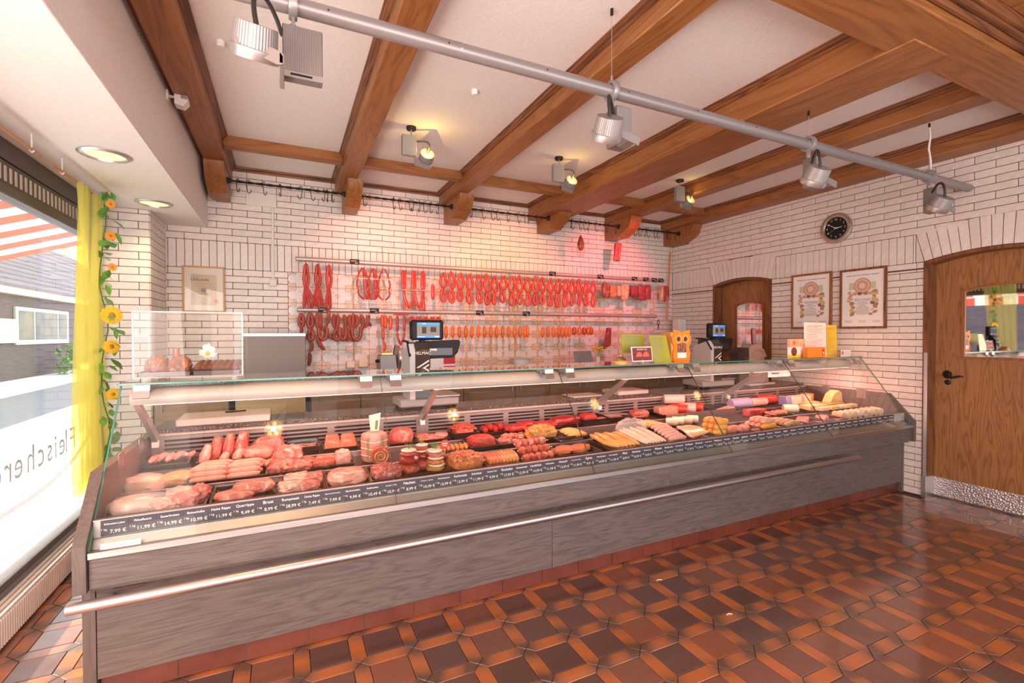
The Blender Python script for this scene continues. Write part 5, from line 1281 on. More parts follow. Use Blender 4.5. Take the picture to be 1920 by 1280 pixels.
# netted roll with rosemary, and the paper bag stuck in it
t = thing('netted_roll', 'big upright tied meat roll with rosemary twigs under the net', 'meat', (.447, 2.735, zd(2.70)))
zz = zd(2.735) + .003
MB().lathe([(0, 0), (.062, 0), (.070, .012), (.067, .036), (.072, .055), (.069, .075), (.073, .095), (.070, .112), (.072, .128), (.066, .150), (.045, .158), (0, .160)], (.447, 2.735, zz), 26).xf(lambda a, b, e: (a+.004*noise.noise(Vector((a*30, b*30, e*30))), b, e)).build('meat', F_['porkpale'], t)
for h_ in (.036, .075, .112): MB().tube([(.447+.071*math.cos(k*PI/12), 2.735+.071*math.sin(k*PI/12), zz+h_+.002*math.sin(k)) for k in range(24)], .0022, 5, closed=True).build('string', M['white'], t)
for a_ in (-2.2, -1.1):
    mb = MB(); bx, by = .447+.075*math.cos(a_), 2.735+.075*math.sin(a_)
    mb.tube([(bx, by, zz+.02), (bx, by, zz+.135)], .0016, 5)
    for k in range(16): mb.tube([(bx, by, zz+.03+k*.0065), (bx+.014*(1 if k % 2 else -1), by-.004, zz+.042+k*.0065)], [.0018, .0006], 4)
    mb.build('rosemary', F_['green'], t)
t = thing('paper_bag', 'small upright paper bag of spices on top of the netted meat roll', 'bag', (.447, 2.735, zz+.162))
MB().add([(.428, 2.722, zz+.163), (.470, 2.722, zz+.163), (.470, 2.745, zz+.163), (.428, 2.745, zz+.163), (.418, 2.728, zz+.250), (.482, 2.728, zz+.262), (.482, 2.735, zz+.262), (.418, 2.735, zz+.250)], [(0, 1, 2, 3), (4, 7, 6, 5), (0, 4, 5, 1), (1, 5, 6, 2), (2, 6, 7, 3), (3, 7, 4, 0)]).build('bag', M['bagpaper'] if 'bagpaper' in M else M.setdefault('bagpaper', plain('pinkish_paper', (.80, .66, .58), .6)), t)
MB().box(.448, .462, 2.7215, 2.7235, zz+.172, zz+.222, .0005).xf(lambda a, b, e: (a+(e-zz-.17)*.1, b+(e-zz-.17)*.05, e)).build('herb_print', F_['green'], t)
z = tray(.655, 2.985, .175, .15, .022, 'flat black tray under the raw ham joint in the rear row')
chunk(.652, 2.985, z, .15, .12, .105, F_['neck'], 'raw ham joint with marbled cut face in the rear row', name='ham_joint', amp=.10)
z = tray(.850, 2.99, .20, .15, .020, 'flat black tray under stacked pork steaks in the rear row')
for i in range(6): chunk(.79+.03*(i % 5), 2.965+.014*(i % 3), z+.011*(i//2), .09, .085, .024, F_['pork' if i % 2 else 'porkpale'], 'pink pork steak stacked beside the raw ham joint, %s from the bottom' % ORD[i], name='pork_steak', amp=.10, rot=i*.7, group='stacked pork steaks')
z = tray(1.055, 2.975, .165, .165, .060, 'deep black dish heaped with sliced meat strips in the rear row')
heap(1.055, 2.975, z+.022, .15, .15, .060, F_['redmarin'], 'heap of reddish meat strips in the deep black dish', .011, 60, long=2.6, seed=4)
z = tray(1.305, 3.03, .205, .16, .022, 'flat black tray of beef rolls at the rear vents')
for i in range(5): wurst([(1.225+.038*i, 2.985, z+.020+.016*(i % 2)), (1.232+.038*i, 3.03, z+.026+.018*(i % 2)), (1.236+.038*i, 3.075, z+.020+.016*(i % 2))], .024, F_['beef'], 'dark red beef roll on the rear tray, %s from the left' % ORD[i], 'beef_roll', 'beef rolls on the rear tray')
z = tray(1.60, 3.00, .37, .16, .016, 'long flat black tray under bright red beef cuts')
chunk(1.465, 2.985, z, .19, .11, .055, F_['beef'], 'bright red flat beef cut, left on the long rear tray', name='beef_cut', amp=.16)
chunk(1.555, 3.035, z, .17, .09, .062, F_['beef'], 'red beef cut behind, middle of the long rear tray', name='beef_cut', amp=.16)
chunk(1.680, 2.985, z, .20, .11, .058, F_['beef'], 'bright red beef cut, right on the long rear tray', name='beef_cut', amp=.14)
z = tray(1.885, 3.03, .24, .15, .016, 'flat black tray under one dark beef fillet')
chunk(1.885, 3.03, z, .27, .12, .074, F_['liver'], 'long dark red beef fillet in the rear row', name='beef_fillet', amp=.10)
z = tray(2.105, 3.01, .235, .17, .058, 'deep black tray of bright red beef mince in the rear row')
heap(2.085, 3.03, z+.030, .15, .11, .045, F_['mincebeef'], 'bright red mound of beef mince in the deep rear tray', .006, 80, 'mince_heap', 1.6, seed=5)
chunk(2.165, 2.965, z+.02, .08, .06, .030, F_['mincemix'], 'small pale pink mince portion at the front of the mince tray', name='mince_portion', amp=.12)
z = tray(2.350, 3.075, .25, .15, .036, 'black tray covered with cling film in the rear row')
solo(MB().box(2.235, 2.465, 3.005, 3.145, z+.036, z+.0385, .001), 'cling_film', F_['film'], 'wrinkled cling film stretched over the rear tray', 'film', (2.35, 3.075, z+.036))
chunk(2.355, 3.075, z, .19, .11, .026, F_['porkpale'], 'flat pink meat under the cling film', name='meat_slice', amp=.08)
chunk(2.62, 3.07, zd(3.07)+.002, .17, .11, .062, F_['neck'], 'round cured ham piece left of the sausage logs', name='ham_piece', amp=.12)
z = tray(3.02, 3.045, .50, .19, .020, 'long flat black tray under the pile of sausage logs')
log(2.885, 3.045, z, .205, .042, F_['loaf'], F_['logred'], 'square baked meat loaf with red cut face', .0, 1, 'meat_loaf')
log(3.02, 3.035, z, .14, .040, F_['skinred'], F_['logred'], 'red sausage log in front of the pile, beside the square loaf', -.9)
log(3.105, 3.035, z, .16, .044, F_['skin'], F_['logred'], 'thick red sausage log in the middle of the pile', -.9)
log(3.205, 3.045, z, .15, .041, F_['skinred'], F_['salami'], 'speckled red sausage log at the right of the pile', -.9)
log(3.01, 3.085, z+.078, .17, .040, F_['skin'], F_['logred'], 'sausage log with pale skin lying on top of the pile', -.45)
z = tray(3.52, 3.035, .30, .18, .014, 'flat black tray with a fan of pink slices')
for i in range(5): chunk(3.50+.022*i, 3.00, z+.004*i, .10, .08, .012, F_['cutpink'], 'pink sausage slice left of the lilac log, %s from the left' % ORD[i], name='sausage_slice', amp=.03, freq=1, group='slices beside the lilac log', flat=.9)
log(3.775, 3.045, zd(3.04), .235, .046, F_['lilac'], F_['peach'], 'sausage log in a lilac wrapper with pale orange cut face', 0, 0)
log(4.020, 3.045, zd(3.04), .205, .040, F_['cutpink'], F_['cutpink'], 'pink sausage log right of the lilac one', 0, 0)
log(4.185, 3.09, zd(3.09), .22, .047, F_['skinred'], F_['cutpink'], 'sausage log with a dark red skin, right of the pink log', -.15, 0)
def block(x, y, z, w, d, h, mat, label, name='cheese_block', cat='cheese', rot=0, group=None):
    c, s = math.cos(rot), math.sin(rot)
    return item(MB().box(-w/2, w/2, -d/2, d/2, 0, h, .006).xf(lambda a, b, e: (x+a*c-b*s, y+a*s+b*c, z+e)), name, mat, label, cat, group)
t = thing('wrapped_cheese', 'yellow cheese block half in a blue and white wrapper', 'cheese', (4.42, 2.99, zd(2.99)))
MB().box(4.30, 4.375, 2.945, 3.035, zd(2.99), zd(2.99)+.088, .006).build('wrapper', F_['bluewrap'], t); MB().box(4.3755, 4.53, 2.947, 3.033, zd(2.99), zd(2.99)+.085, .006).build('cheese', F_['cheesepale'], t)
block(4.615, 2.99, zd(2.99), .10, .10, .085, F_['cheesepale'], 'pale yellow cheese block right of the wrapped block'); block(4.735, 3.03, zd(3.03), .085, .09, .085, F_['cheeseor'], 'small orange yellow cheese block at the back')
block(4.580, 2.895, zd(2.895)+.002, .20, .06, .035, F_['cheese'], 'flat yellow cheese slab before the pale blocks'); block(4.755, 2.80, zd(2.80), .24, .10, .042, F_['cheeseor'], 'long orange cheese slab at the right end')
mb = MB().prism([(-.10, 0), (.09, 0), (.075, .085), (.03, .11), (-.05, .075)], 'y', -.04, .04).xf(lambda a, b, e: (4.765+a, 2.80+b, zd(2.80)+.045+e)); item(mb, 'cheese_wedge', F_['cheese'], 'big rounded cheese wedge on the orange slab', 'cheese')
# ---- middle row
t = thing('bagged_poultry', 'orange poultry breast in a clear plastic bag near the window', 'meat', (-.57, 2.68, zd(2.68)))
MB().blob((-.575, 2.68, zd(2.68)+.003), (.055, .05, .042), .12, 2, 31, 3, .5, .2).build('meat', F_['poultry'], t)
MB().blob((-.585, 2.68, zd(2.68)), (.082, .062, .050), .16, 2.5, 32, 3, .5, .3).build('bag', F_['film2'], t)
chunk(-.475, 2.735, zd(2.73), .135, .12, .052, F_['poultry'], 'orange skinned poultry breast beside the plastic bag', name='poultry_breast', amp=.10)
z = tray(-.255, 2.715, .335, .20, .018, 'long flat black tray under the raw bratwurst')
BG = 'raw bratwurst in the middle row'
for i in range(9):
    r_, c_ = i // 3, i % 3; y0 = 2.655 + .048*r_
    wurst([(-.405+.012*r_ + .0*c_, y0+.012*c_, z+.014+.022*c_), (-.345+.012*r_, y0-.010+.012*c_, z+.019+.022*c_), (-.27+.01*r_, y0+.006+.012*c_, z+.015+.022*c_)], .0165, F_['brat'], 'raw pink bratwurst in the left pile, %s one counted from the front' % ORD[i], 'bratwurst', BG)
for i in range(6):
    r_, c_ = i // 3, i % 3
    wurst([(-.255+.012*r_, 2.665+.055*r_+.014*c_, z+.014+.021*c_), (-.195, 2.655+.055*r_+.014*c_, z+.018+.021*c_), (-.125+.01*r_, 2.672+.055*r_+.014*c_, z+.015+.021*c_)], .0165, F_['brat'], 'raw pink bratwurst in the right pile, %s one counted from the front' % ORD[i], 'bratwurst', BG)
for i in range(5): wurst([(-.215+.03*i, 2.755, z+.028), (-.200+.03*i, 2.79, z+.036), (-.190+.03*i, 2.825, z+.026)], .0150, F_['brat'], 'short bratwurst lying crosswise behind the piles, %s from the left' % ORD[i], 'bratwurst', BG)
z = tray(.030, 2.715, .205, .20, .018, 'flat black tray under marbled pork neck pieces')
for i, (a, b, w_, h_, q) in enumerate(((-.015, 2.665, .13, .075, 0), (.065, 2.675, .11, .060, 0), (.010, 2.735, .14, .095, .03), (.085, 2.745, .10, .05, 0))): chunk(a, b, z+q, w_, .10, h_, F_['neck'], 'marbled pork neck piece in the middle row, %s from the left' % ORD[i], name='pork_neck', amp=.26, group='pork neck pieces')
z = tray(.225, 2.715, .205, .19, .038, 'black tray of orange and pink steaks in the middle row')
chunk(.180, 2.665, z+.016, .115, .10, .040, F_['redmarin'], 'orange red steak at the front of the middle tray', name='steak', amp=.12); chunk(.272, 2.675, z+.010, .09, .07, .080, F_['porkpale'], 'upright pale pink cutlet in the middle tray', name='cutlet', amp=.10); chunk(.20, 2.755, z+.012, .13, .07, .038, F_['pork'], 'pink steak at the back of the middle tray', name='steak', amp=.12)
t = thing('herb_roll_slice', 'round herb filled roll slice standing before the netted roll', 'meat', (.462, 2.632, zd(2.63)+.03))
zz = zd(2.632)+.004; MB().tube([(.462, 2.618, zz+.050), (.462, 2.652, zz+.050)], .050, 22, round_caps=False).build('meat', F_['redmarin'], t)
MB().tube([(.462+(.008+.0042*k*.32)*math.cos(k*.55), 2.6165, zz+.050+(.008+.0042*k*.32)*math.sin(k*.55)) for k in range(26)], .0042, 6).build('herb_spiral', F_['herb'], t)
z = tray(.655, 2.455, .225, .20, .020, 'black tray carrying stuffed meat towers at the front')
def tower(x, y, z, r, layers, label, herb=True):
    t = thing('meat_tower', label, 'meat', (x, y, z), 'stuffed meat towers with onion slices'); zz = z
    for i, (m, h_, rf) in enumerate(layers):
        MB().blob((x+.004*math.sin(i*2.1), y+.004*math.cos(i*1.7), zz), (r*rf, r*rf, h_/1.7), .14 if m != 'onion' else .02, 2.4, int(x*100)+i, 3, .7, 0).build('layer', F_[m], t); zz += h_*.86
    if herb:
        mb = MB()
        for k in range(7): a = k*.9; mb.tube([(x, y, zz-.002), (x+.010*math.cos(a), y+.010*math.sin(a), zz+.016), (x+.022*math.cos(a), y+.022*math.sin(a), zz+.030)], [.0016, .0014, .0008], 4)
        mb.build('herb', F_['green'], t)
tower(.575, 2.455, z, .050, [('redmarin', .055, 1.1), ('liver', .055, 1.05), ('redmarin', .022, .85), ('onion', .014, .80)], 'dark glazed meat tower with onion slice on top, front left')
tower(.655, 2.50, z, .044, [('redmarin', .06, 1.1), ('liver', .05, 1), ('onion', .012, .8), ('redmarin', .022, .8), ('onion', .012, .75)], 'dark glazed meat tower with two onion slices, behind the pale one')
tower(.715, 2.440, z, .046, [('marin2', .030, 1.08), ('onion', .014, .95), ('marin', .030, 1.02), ('onion', .012, .92), ('neck', .030, .95), ('onion', .014, .82)], 'pale layered meat tower with onion slices, front right')
tower(.735, 2.555, z+.02, .044, [('marin', .035, 1.0), ('redmarin', .03, .95), ('onion', .014, .8)], 'small layered meat tower at the back of the group')
def star(x, y, z, label):
    t = thing('star_sign', label, 'price sign', (x, y, z), 'red star shaped price signs')
    P = []
    for k in range(32): a = k*PI/16; r = .030 if k % 2 else .022; P.append((x+r*math.cos(a), z+.075+r*math.sin(a)))
    MB().prism(P, 'y', y-.001, y+.001).build('star', M['redstar'] if 'redstar' in M else M.setdefault('redstar', plain('red_orange_card', (.72, .10, .04), .5)), t, smooth=False)
    MB().box(x-.016, x+.016, y-.0018, y-.0011, z+.078, z+.084).box(x-.012, x+.012, y-.0018, y-.0011, z+.066, z+.072).build('print', M['chalk'], t); MB().box(x-.003, x+.003, y, y+.002, z, z+.05).build('stick', M['white'], t)
star(.815, 2.60, zd(2.60)+.014, 'red star price sign behind the meat towers'); star(1.30, 2.605, zd(2.6)+.014, 'red star price sign behind the skewers')
z = tray(.885, 2.70, .20, .19, .036, 'black tray of yellow marinated strips in the middle row')
for i in range(7): wurst([(.80+.028*i, 2.66, z+.026), (.812+.028*i, 2.71, z+.032), (.818+.028*i, 2.755, z+.026)], .0125, F_['marin2'], 'yellow marinated strip in the middle tray, %s from the left' % ORD[i], 'marinated_strip', 'yellow marinated strips')
z = tray(1.085, 2.725, .19, .19, .044, 'black tray heaped with red beef mince in the middle row')
heap(1.085, 2.725, z+.022, .175, .15, .058, F_['mincebeef'], 'red heap of beef mince in the middle row', .0065, 110, 'mince_heap', 1.8, seed=8)
z = tray(1.285, 2.73, .19, .19, .040, 'black tray with pale pink meat cubes in the middle row')
heap(1.285, 2.725, z+.010, .16, .13, .040, F_['pork'], 'pile of pale pink meat cubes near the red star sign', .014, 36, 'meat_cubes', 1.2, seed=9)
z = tray(1.535, 2.775, .25, .17, .036, 'black tray heaped with yellow marinated cubes')
heap(1.535, 2.775, z+.012, .235, .14, .066, F_['marin2'], 'yellow orange mound of marinated meat cubes', .013, 80, 'meat_cubes', 1.2, seed=10)
z = tray(1.655, 2.625, .16, .085, .036, 'small empty looking black tray in front of the yellow cubes')
chunk(1.655, 2.625, z, .07, .04, .014, F_['marin'], 'small orange scrap in the almost empty tray', name='meat_scrap', amp=.2)
z = tray(1.775, 2.745, .16, .17, .026, 'black tray of pale boiled sausages in the middle row')
for i in range(6): wurst([(1.705+.012*(i % 2), 2.69+.026*i, z+.020+.006*(i % 2)), (1.775, 2.68+.026*i, z+.028+.006*(i % 2)), (1.845, 2.70+.026*i, z+.018)], .0165, F_['bock'], 'pale golden boiled sausage in the middle tray, %s from the front' % ORD[i], 'boiled_sausage', 'boiled sausages in the middle tray')
z = tray(1.905, 2.450, .245, .225, .020, 'black tray of long golden bockwurst at the front')
for i in range(6): wurst([(1.800+.034*i, 2.575, z+.058-.003*i+.010*(i % 2)), (1.790+.036*i, 2.50, z+.056+.010*(i % 2)), (1.808+.037*i, 2.43, z+.036+.008*(i % 2)), (1.868+.031*i, 2.372, z+.020)], .0145, F_['bock'], 'long golden curved bockwurst at the front, %s from the left' % ORD[i], 'bockwurst', 'long golden bockwurst')
z = tray(2.145, 2.450, .225, .225, .020, 'black tray of pale sausages under clear film')
for i in range(7): wurst([(2.035+.029*i, 2.575, z+.070+.009*(i % 2)), (2.040+.030*i, 2.50, z+.056+.009*(i % 2)), (2.062+.029*i, 2.43, z+.034+.007*(i % 2)), (2.095+.025*i, 2.372, z+.018)], .0125, F_['whitew'], 'long pale sausage at the front, %s from the left' % ORD[i], 'pale_sausage', 'pale sausages in the front row')
mb = MB().blob((2.13, 2.575, z+.028), (.115, .055, .075), .26, 4.5, 77, 4, .5, .3); solo(mb, 'crumpled_film', F_['film'], 'crumpled clear film behind the pale sausages', 'film', (2.13, 2.575, z+.028))
z = tray(2.37, 2.450, .205, .225, .020, 'black tray of thick pink sausages at the front')
for i in range(6): wurst([(2.290, 2.385+.033*i, z+.020+.010*i), (2.36, 2.368+.033*i, z+.032+.010*i), (2.440, 2.392+.032*i, z+.018+.010*i)], .0165, F_['pinkw'], 'thick pink sausage at the front, %s row from the glass' % ORD[i], 'pink_sausage', 'thick pink sausages')
z = tray(2.585, 2.450, .205, .225, .018, 'black tray of orange edged slices at the front')
for i in range(11):
    mb = MB().tube([(2.500+.012*i, 2.385, z+.018+.002*i), (2.520+.012*i, 2.47, z+.045+.001*i), (2.555+.010*i, 2.565, z+.050)], .0085, 6, flat=2.6)
    item(mb, 'orange_slice', F_['yellw'] if i % 2 else F_['whitew'], 'thin orange edged sausage slice in the front fan, %s from the left' % ORD[i], 'sausage', 'orange edged slices')
for i in range(5): wurst([(2.395, 2.70+.03*i, zd(2.72)+.030), (2.47, 2.69+.03*i, zd(2.72)+.040), (2.545, 2.705+.03*i, zd(2.72)+.028)], .0165, F_['bock'], 'orange brown sausage in the middle row, %s behind the pink ones' % ORD[i], 'brown_sausage', 'orange brown sausages')
for i in range(4):
    log(2.66+.075*i, 2.745+.012*(i % 2), zd(2.745)+.003, .085, .031, F_['cheesepale'] if i % 2 else F_['whitew'], F_['cutpink'], 'pale roll with cut face in the middle row, %s from the left' % ORD[i], -.7, name='pale_roll', group='pale rolls in the middle row')
z = tray(2.815, 2.450, .225, .225, .018, 'black tray piled with fat yellow orange sausages')
for i in range(9):
    r_, c_ = divmod(i, 3); wurst([(2.715+.012*r_, 2.395+.052*c_, z+.022+.036*r_), (2.765+.012*r_, 2.388+.052*c_, z+.026+.036*r_), (2.825+.01*r_, 2.40+.052*c_, z+.022+.036*r_)], .0235, F_['yellw'], 'fat yellow orange sausage in the pile, %s from the front' % ORD[i], 'yellow_sausage', 'fat yellow sausages')
for i in range(5): wurst([(2.85+.02*i, 2.385, z+.022), (2.865+.018*i, 2.42, z+.032), (2.875+.018*i, 2.46, z+.024)], .019, F_['marin'], 'short orange sausage right of the fat yellow pile, %s from the left' % ORD[i], 'orange_short_sausage', 'short orange sausages')
z = tray(3.06, 2.450, .235, .225, .018, 'black tray of red and white salad meats')
for i in range(6): chunk(2.985+.03*i, 2.43+.03*(i % 3), z, .07, .07, .035, F_['neck' if i % 2 else 'porkpale'], 'pink and white brawn slice right of the yellow sausages, %s from the left' % ORD[i], name='brawn_slice', amp=.15, group='brawn slices')
z = tray(3.31, 2.450, .245, .225, .018, 'black tray of liver sausages at the front')
for i in range(7):
    c_ = i % 4; r_ = i//4; wurst([(3.205+.02*r_, 2.39+.045*c_+.02*r_, z+.022+.036*r_), (3.28, 2.385+.045*c_+.02*r_, z+.028+.036*r_), (3.36, 2.395+.045*c_+.02*r_, z+.022+.036*r_)], .0225, F_['pinkw' if i not in (0,) else 'yellw'], 'short thick liver sausage at the front, %s from the glass' % ORD[i], 'liver_sausage', 'liver sausages')
z = tray(3.56, 2.450, .235, .225, .018, 'black tray of herb coated sausages at the front')
for i in range(5): wurst([(3.47, 2.39+.042*i, z+.020), (3.55, 2.382+.042*i, z+.026), (3.64, 2.392+.042*i, z+.020)], .0205, F_['herb'], 'green flecked herb sausage, %s from the glass' % ORD[i], 'herb_sausage', 'herb sausages')
log(3.62, 2.775, zd(2.775), .205, .036, F_['salami'], F_['salami'], 'dark red salami block in the middle row', 0, 1, 'salami_block')
solo(MB().box(2.70, 3.48, 2.842, 2.848, zd(2.85)+.028, zd(2.85)+.062), 'slotted_divider', M['steel'], 'slotted steel divider between the sausage trays', 'divider', (3.1, 2.845, zd(2.85)+.028))
z = tray(3.80, 2.725, .24, .21, .020, 'black tray of ham slices in the middle row')
for i in range(8): chunk(3.72+.022*i, 2.69+.02*(i % 3), z+.006*(i % 4), .10, .08, .020, F_['hamred' if False else ('neck', 'porkpale')[i % 2]], 'folded ham slice right of the salami block, %s from the left' % ORD[i], name='ham_slice', amp=.20, group='folded ham slices')
log(4.07, 2.755, zd(2.755), .12, .036, F_['cheesepale'], F_['cheese'], 'short round cheese in the middle row', -.6, name='cheese_roll')
z = tray(3.815, 2.450, .235, .225, .018, 'black tray of fanned cold cuts at the front')
for i in range(9): chunk(3.735+.02*i, 2.43+.012*i, z+.004*(i % 3), .085, .09, .022, F_['neck' if i % 3 else 'porkpale'], 'red and white cold cut in the front fan, %s from the left' % ORD[i], name='cold_cut', amp=.12, group='fanned cold cuts')
z = tray(4.07, 2.450, .235, .225, .018, 'black tray of pink and white cold cuts')
for i in range(8): chunk(3.99+.02*i, 2.43+.012*i, z+.004*(i % 3), .085, .09, .024, F_['pork' if i % 2 else 'fatty'], 'pale cold cut in the right front fan, %s from the left' % ORD[i], name='cold_cut', amp=.12, group='pale cold cuts')
for i in range(8):
    mb = MB().tube([(4.22+.078*i, 2.385, zd(2.4)+.034), (4.225+.078*i, 2.47, zd(2.47)+.034)], .034, 16, round_caps=False); item(mb, 'soft_cheese', F_['cheesepale'] if i % 2 else F_['peach'], 'pale wrapped cheese roll at the right front, %s from the left' % ORD[i], 'cheese', 'pale cheese rolls')
for i in range(4): block(4.28+.14*i, 2.60, zd(2.60)+.034, .11, .06, .035, F_['cheese'] if i % 2 else F_['cheesepale'], 'flat cheese piece behind the pale rolls, %s from the left' % ORD[i], group='flat cheese pieces')
t_ = [tray(4.34, 2.73, .30, .20, .018, 'black tray under yellow cheese at the right'), tray(4.68, 2.66, .24, .05, .014, 'narrow black tray at the far right')]
for i in range(3): block(4.25+.09*i, 2.72, t_[0], .075, .10, .055, F_['cheese'] if i != 1 else F_['cheesepale'], 'yellow cheese piece in the right middle tray, %s from the left' % ORD[i], group='cheese pieces in the right tray')
# ---- front row, left part
z = tray(-.475, 2.435, .335, .21, .018, 'long black tray at the front nearest the window')
t = thing('wrapped_loin', 'long smoked loin in clear plastic at the front left corner', 'meat', (-.56, 2.42, z))
MB().blob((-.565, 2.415, z), (.078, .055, .042), .08, 1.6, 41, 4, .5, .35).build('meat', F_['loin'], t); MB().blob((-.548, 2.415, z), (.104, .062, .047), .14, 3, 42, 3, .5, .3).build('plastic', F_['film'], t)
for i, (a, b, w_, h_) in enumerate(((-.455, 2.395, .10, .045), (-.385, 2.41, .10, .055), (-.415, 2.475, .11, .060), (-.345, 2.46, .085, .065))): chunk(a, b, z, w_, .095, h_, F_['neck' if i % 2 else 'fatty'], 'sliced beef shin with bone at the front, %s from the left' % ORD[i], name='beef_shin', amp=.28, freq=2.4, group='beef shin slices')
z = tray(-.160, 2.435, .260, .21, .024, 'black tray of thick beef steaks at the front')
chunk(-.205, 2.40, z+.003, .16, .10, .036, F_['pork'], 'thick pink steak at the front of the steak tray', name='beef_steak', amp=.08, rot=.1); chunk(-.135, 2.445, z+.012, .18, .10, .050, F_['neck'], 'thick marbled steak across the steak tray', name='beef_steak', amp=.08, rot=.15)
z = tray(.068, 2.435, .185, .21, .022, 'black tray of bony rib cuts at the front')
for i, (a, b, w_, h_) in enumerate(((.015, 2.395, .10, .050), (.085, 2.40, .11, .045), (.04, 2.465, .11, .068), (.115, 2.465, .09, .062))): chunk(a, b, z, w_, .085, h_, F_['neck' if i % 2 else 'fatty'], 'rib cut with bone at the front, %s from the left' % ORD[i], name='rib_cut', amp=.2, sq=.7, group='rib cuts')
z = tray(.268, 2.435, .195, .21, .030, 'black tray filled by one pale pork belly')
chunk(.268, 2.435, z, .19, .165, .068, F_['porkpale'], 'big pale pork belly in the front row', name='pork_belly', amp=.12)
z = tray(.455, 2.435, .170, .20, .034, 'black tray of mixed mince at the front')
heap(.455, 2.435, z+.012, .158, .17, .052, F_['mincemix'], 'pink and red heap of mixed mince at the front', .006, 150, 'mince_heap', 2.2, seed=14)
z = tray(.875, 2.435, .200, .21, .022, 'black tray heaped with orange gyros meat')
heap(.875, 2.435, z+.006, .205, .18, .066, F_['marin'], 'orange heap of gyros strips at the front', .014, 90, long=1.9, seed=15)
z = tray(1.085, 2.435, .200, .21, .022, 'black tray of yellow marinated steaks at the front')
for i in range(9): wurst([(1.000+.020*i, 2.365, z+.020), (1.004+.021*i, 2.42, z+.036), (1.008+.022*i, 2.50, z+.040)], .0150, F_['marin2' if i > 3 else 'marin'], 'yellow orange marinated slice at the front, %s from the left' % ORD[i], 'marinated_slice', 'marinated slices at the front')
z = tray(1.305, 2.435, .220, .21, .022, 'black tray with red meat skewers at the front')
for j in range(3):
    t = thing('meat_skewer', 'red meat skewer at the front, %s' % ('lowest of three', 'middle of three', 'topmost of three')[j], 'skewer', (1.30, 2.40+.055*j, z), 'meat skewers')
    zz = z + .022 + .030*j; yy = 2.385 + .05*j
    MB().tube([(1.195, yy, zz), (1.43, yy+.01, zz)], .0022, 5).build('stick', F_['bone'], t)
    for k in range(5): MB().blob((1.225+.040*k, yy+.002*k, zz-.022), (.024, .030, .024), .22, 2, j*10+k, 2, .9, .3).build('meat', F_['redmarin' if j < 2 or k % 2 else 'pork'], t)
z = tray(1.565, 2.435, .285, .21, .036, 'black tray of orange breaded cutlets at the front')
for i, (a, b) in enumerate(((1.485, 2.43), (1.535, 2.47), (1.60, 2.425), (1.645, 2.46))): chunk(a, b, z+.010, .12, .09, .030, F_['marin'], 'orange seasoned cutlet in the front tray, %s from the left' % ORD[i], name='seasoned_cutlet', amp=.14, group='orange seasoned cutlets')
# ---- cutting boards on the granite
M['boardw'] = mottled('worn_white_board', [(.3, (.56, .48, .44)), (.7, (.66, .58, .54))], 14, (1, 6, 6), .6)
def cboard(x0, x1, y0, y1, z, h, label, rot=0):
    cx, cy = (x0+x1)/2, (y0+y1)/2; c, s = math.cos(rot), math.sin(rot)
    solo(MB().box(x0-cx, x1-cx, y0-cy, y1-cy, z, z+h, .005).xf(lambda a, b, e: (cx+a*c-b*s, cy+a*s+b*c, e)), 'cutting_board', M['boardw'], label, 'cutting board', (cx, cy, z), 'cutting boards on the granite')
cboard(-.555, -.085, 3.19, 3.455, .8845, .040, 'large thick white cutting board near the window, with a pen on it')
cboard(2.505, 2.83, 3.19, 3.42, .8845, .034, 'thick white cutting board in the middle of the granite top'); cboard(2.08, 2.36, 3.215, 3.40, .8845, .014, 'thin white cutting board left of the thick middle one'); cboard(4.10, 4.50, 3.20, 3.42, .8845, .02, 'white cutting board near the right wall', .05)
p = thing('pen', 'dark pen lying on the large cutting board', 'pen', (-.28, 3.36, .930)); MB().tube([(-.33, 3.36, .9295), (-.225, 3.37, .9295)], .0045, 8).build('barrel', M['black'], p); MB().tube([(-.32, 3.357, .935), (-.285, 3.360, .935)], .0014, 5).build('clip', M['steel'], p)
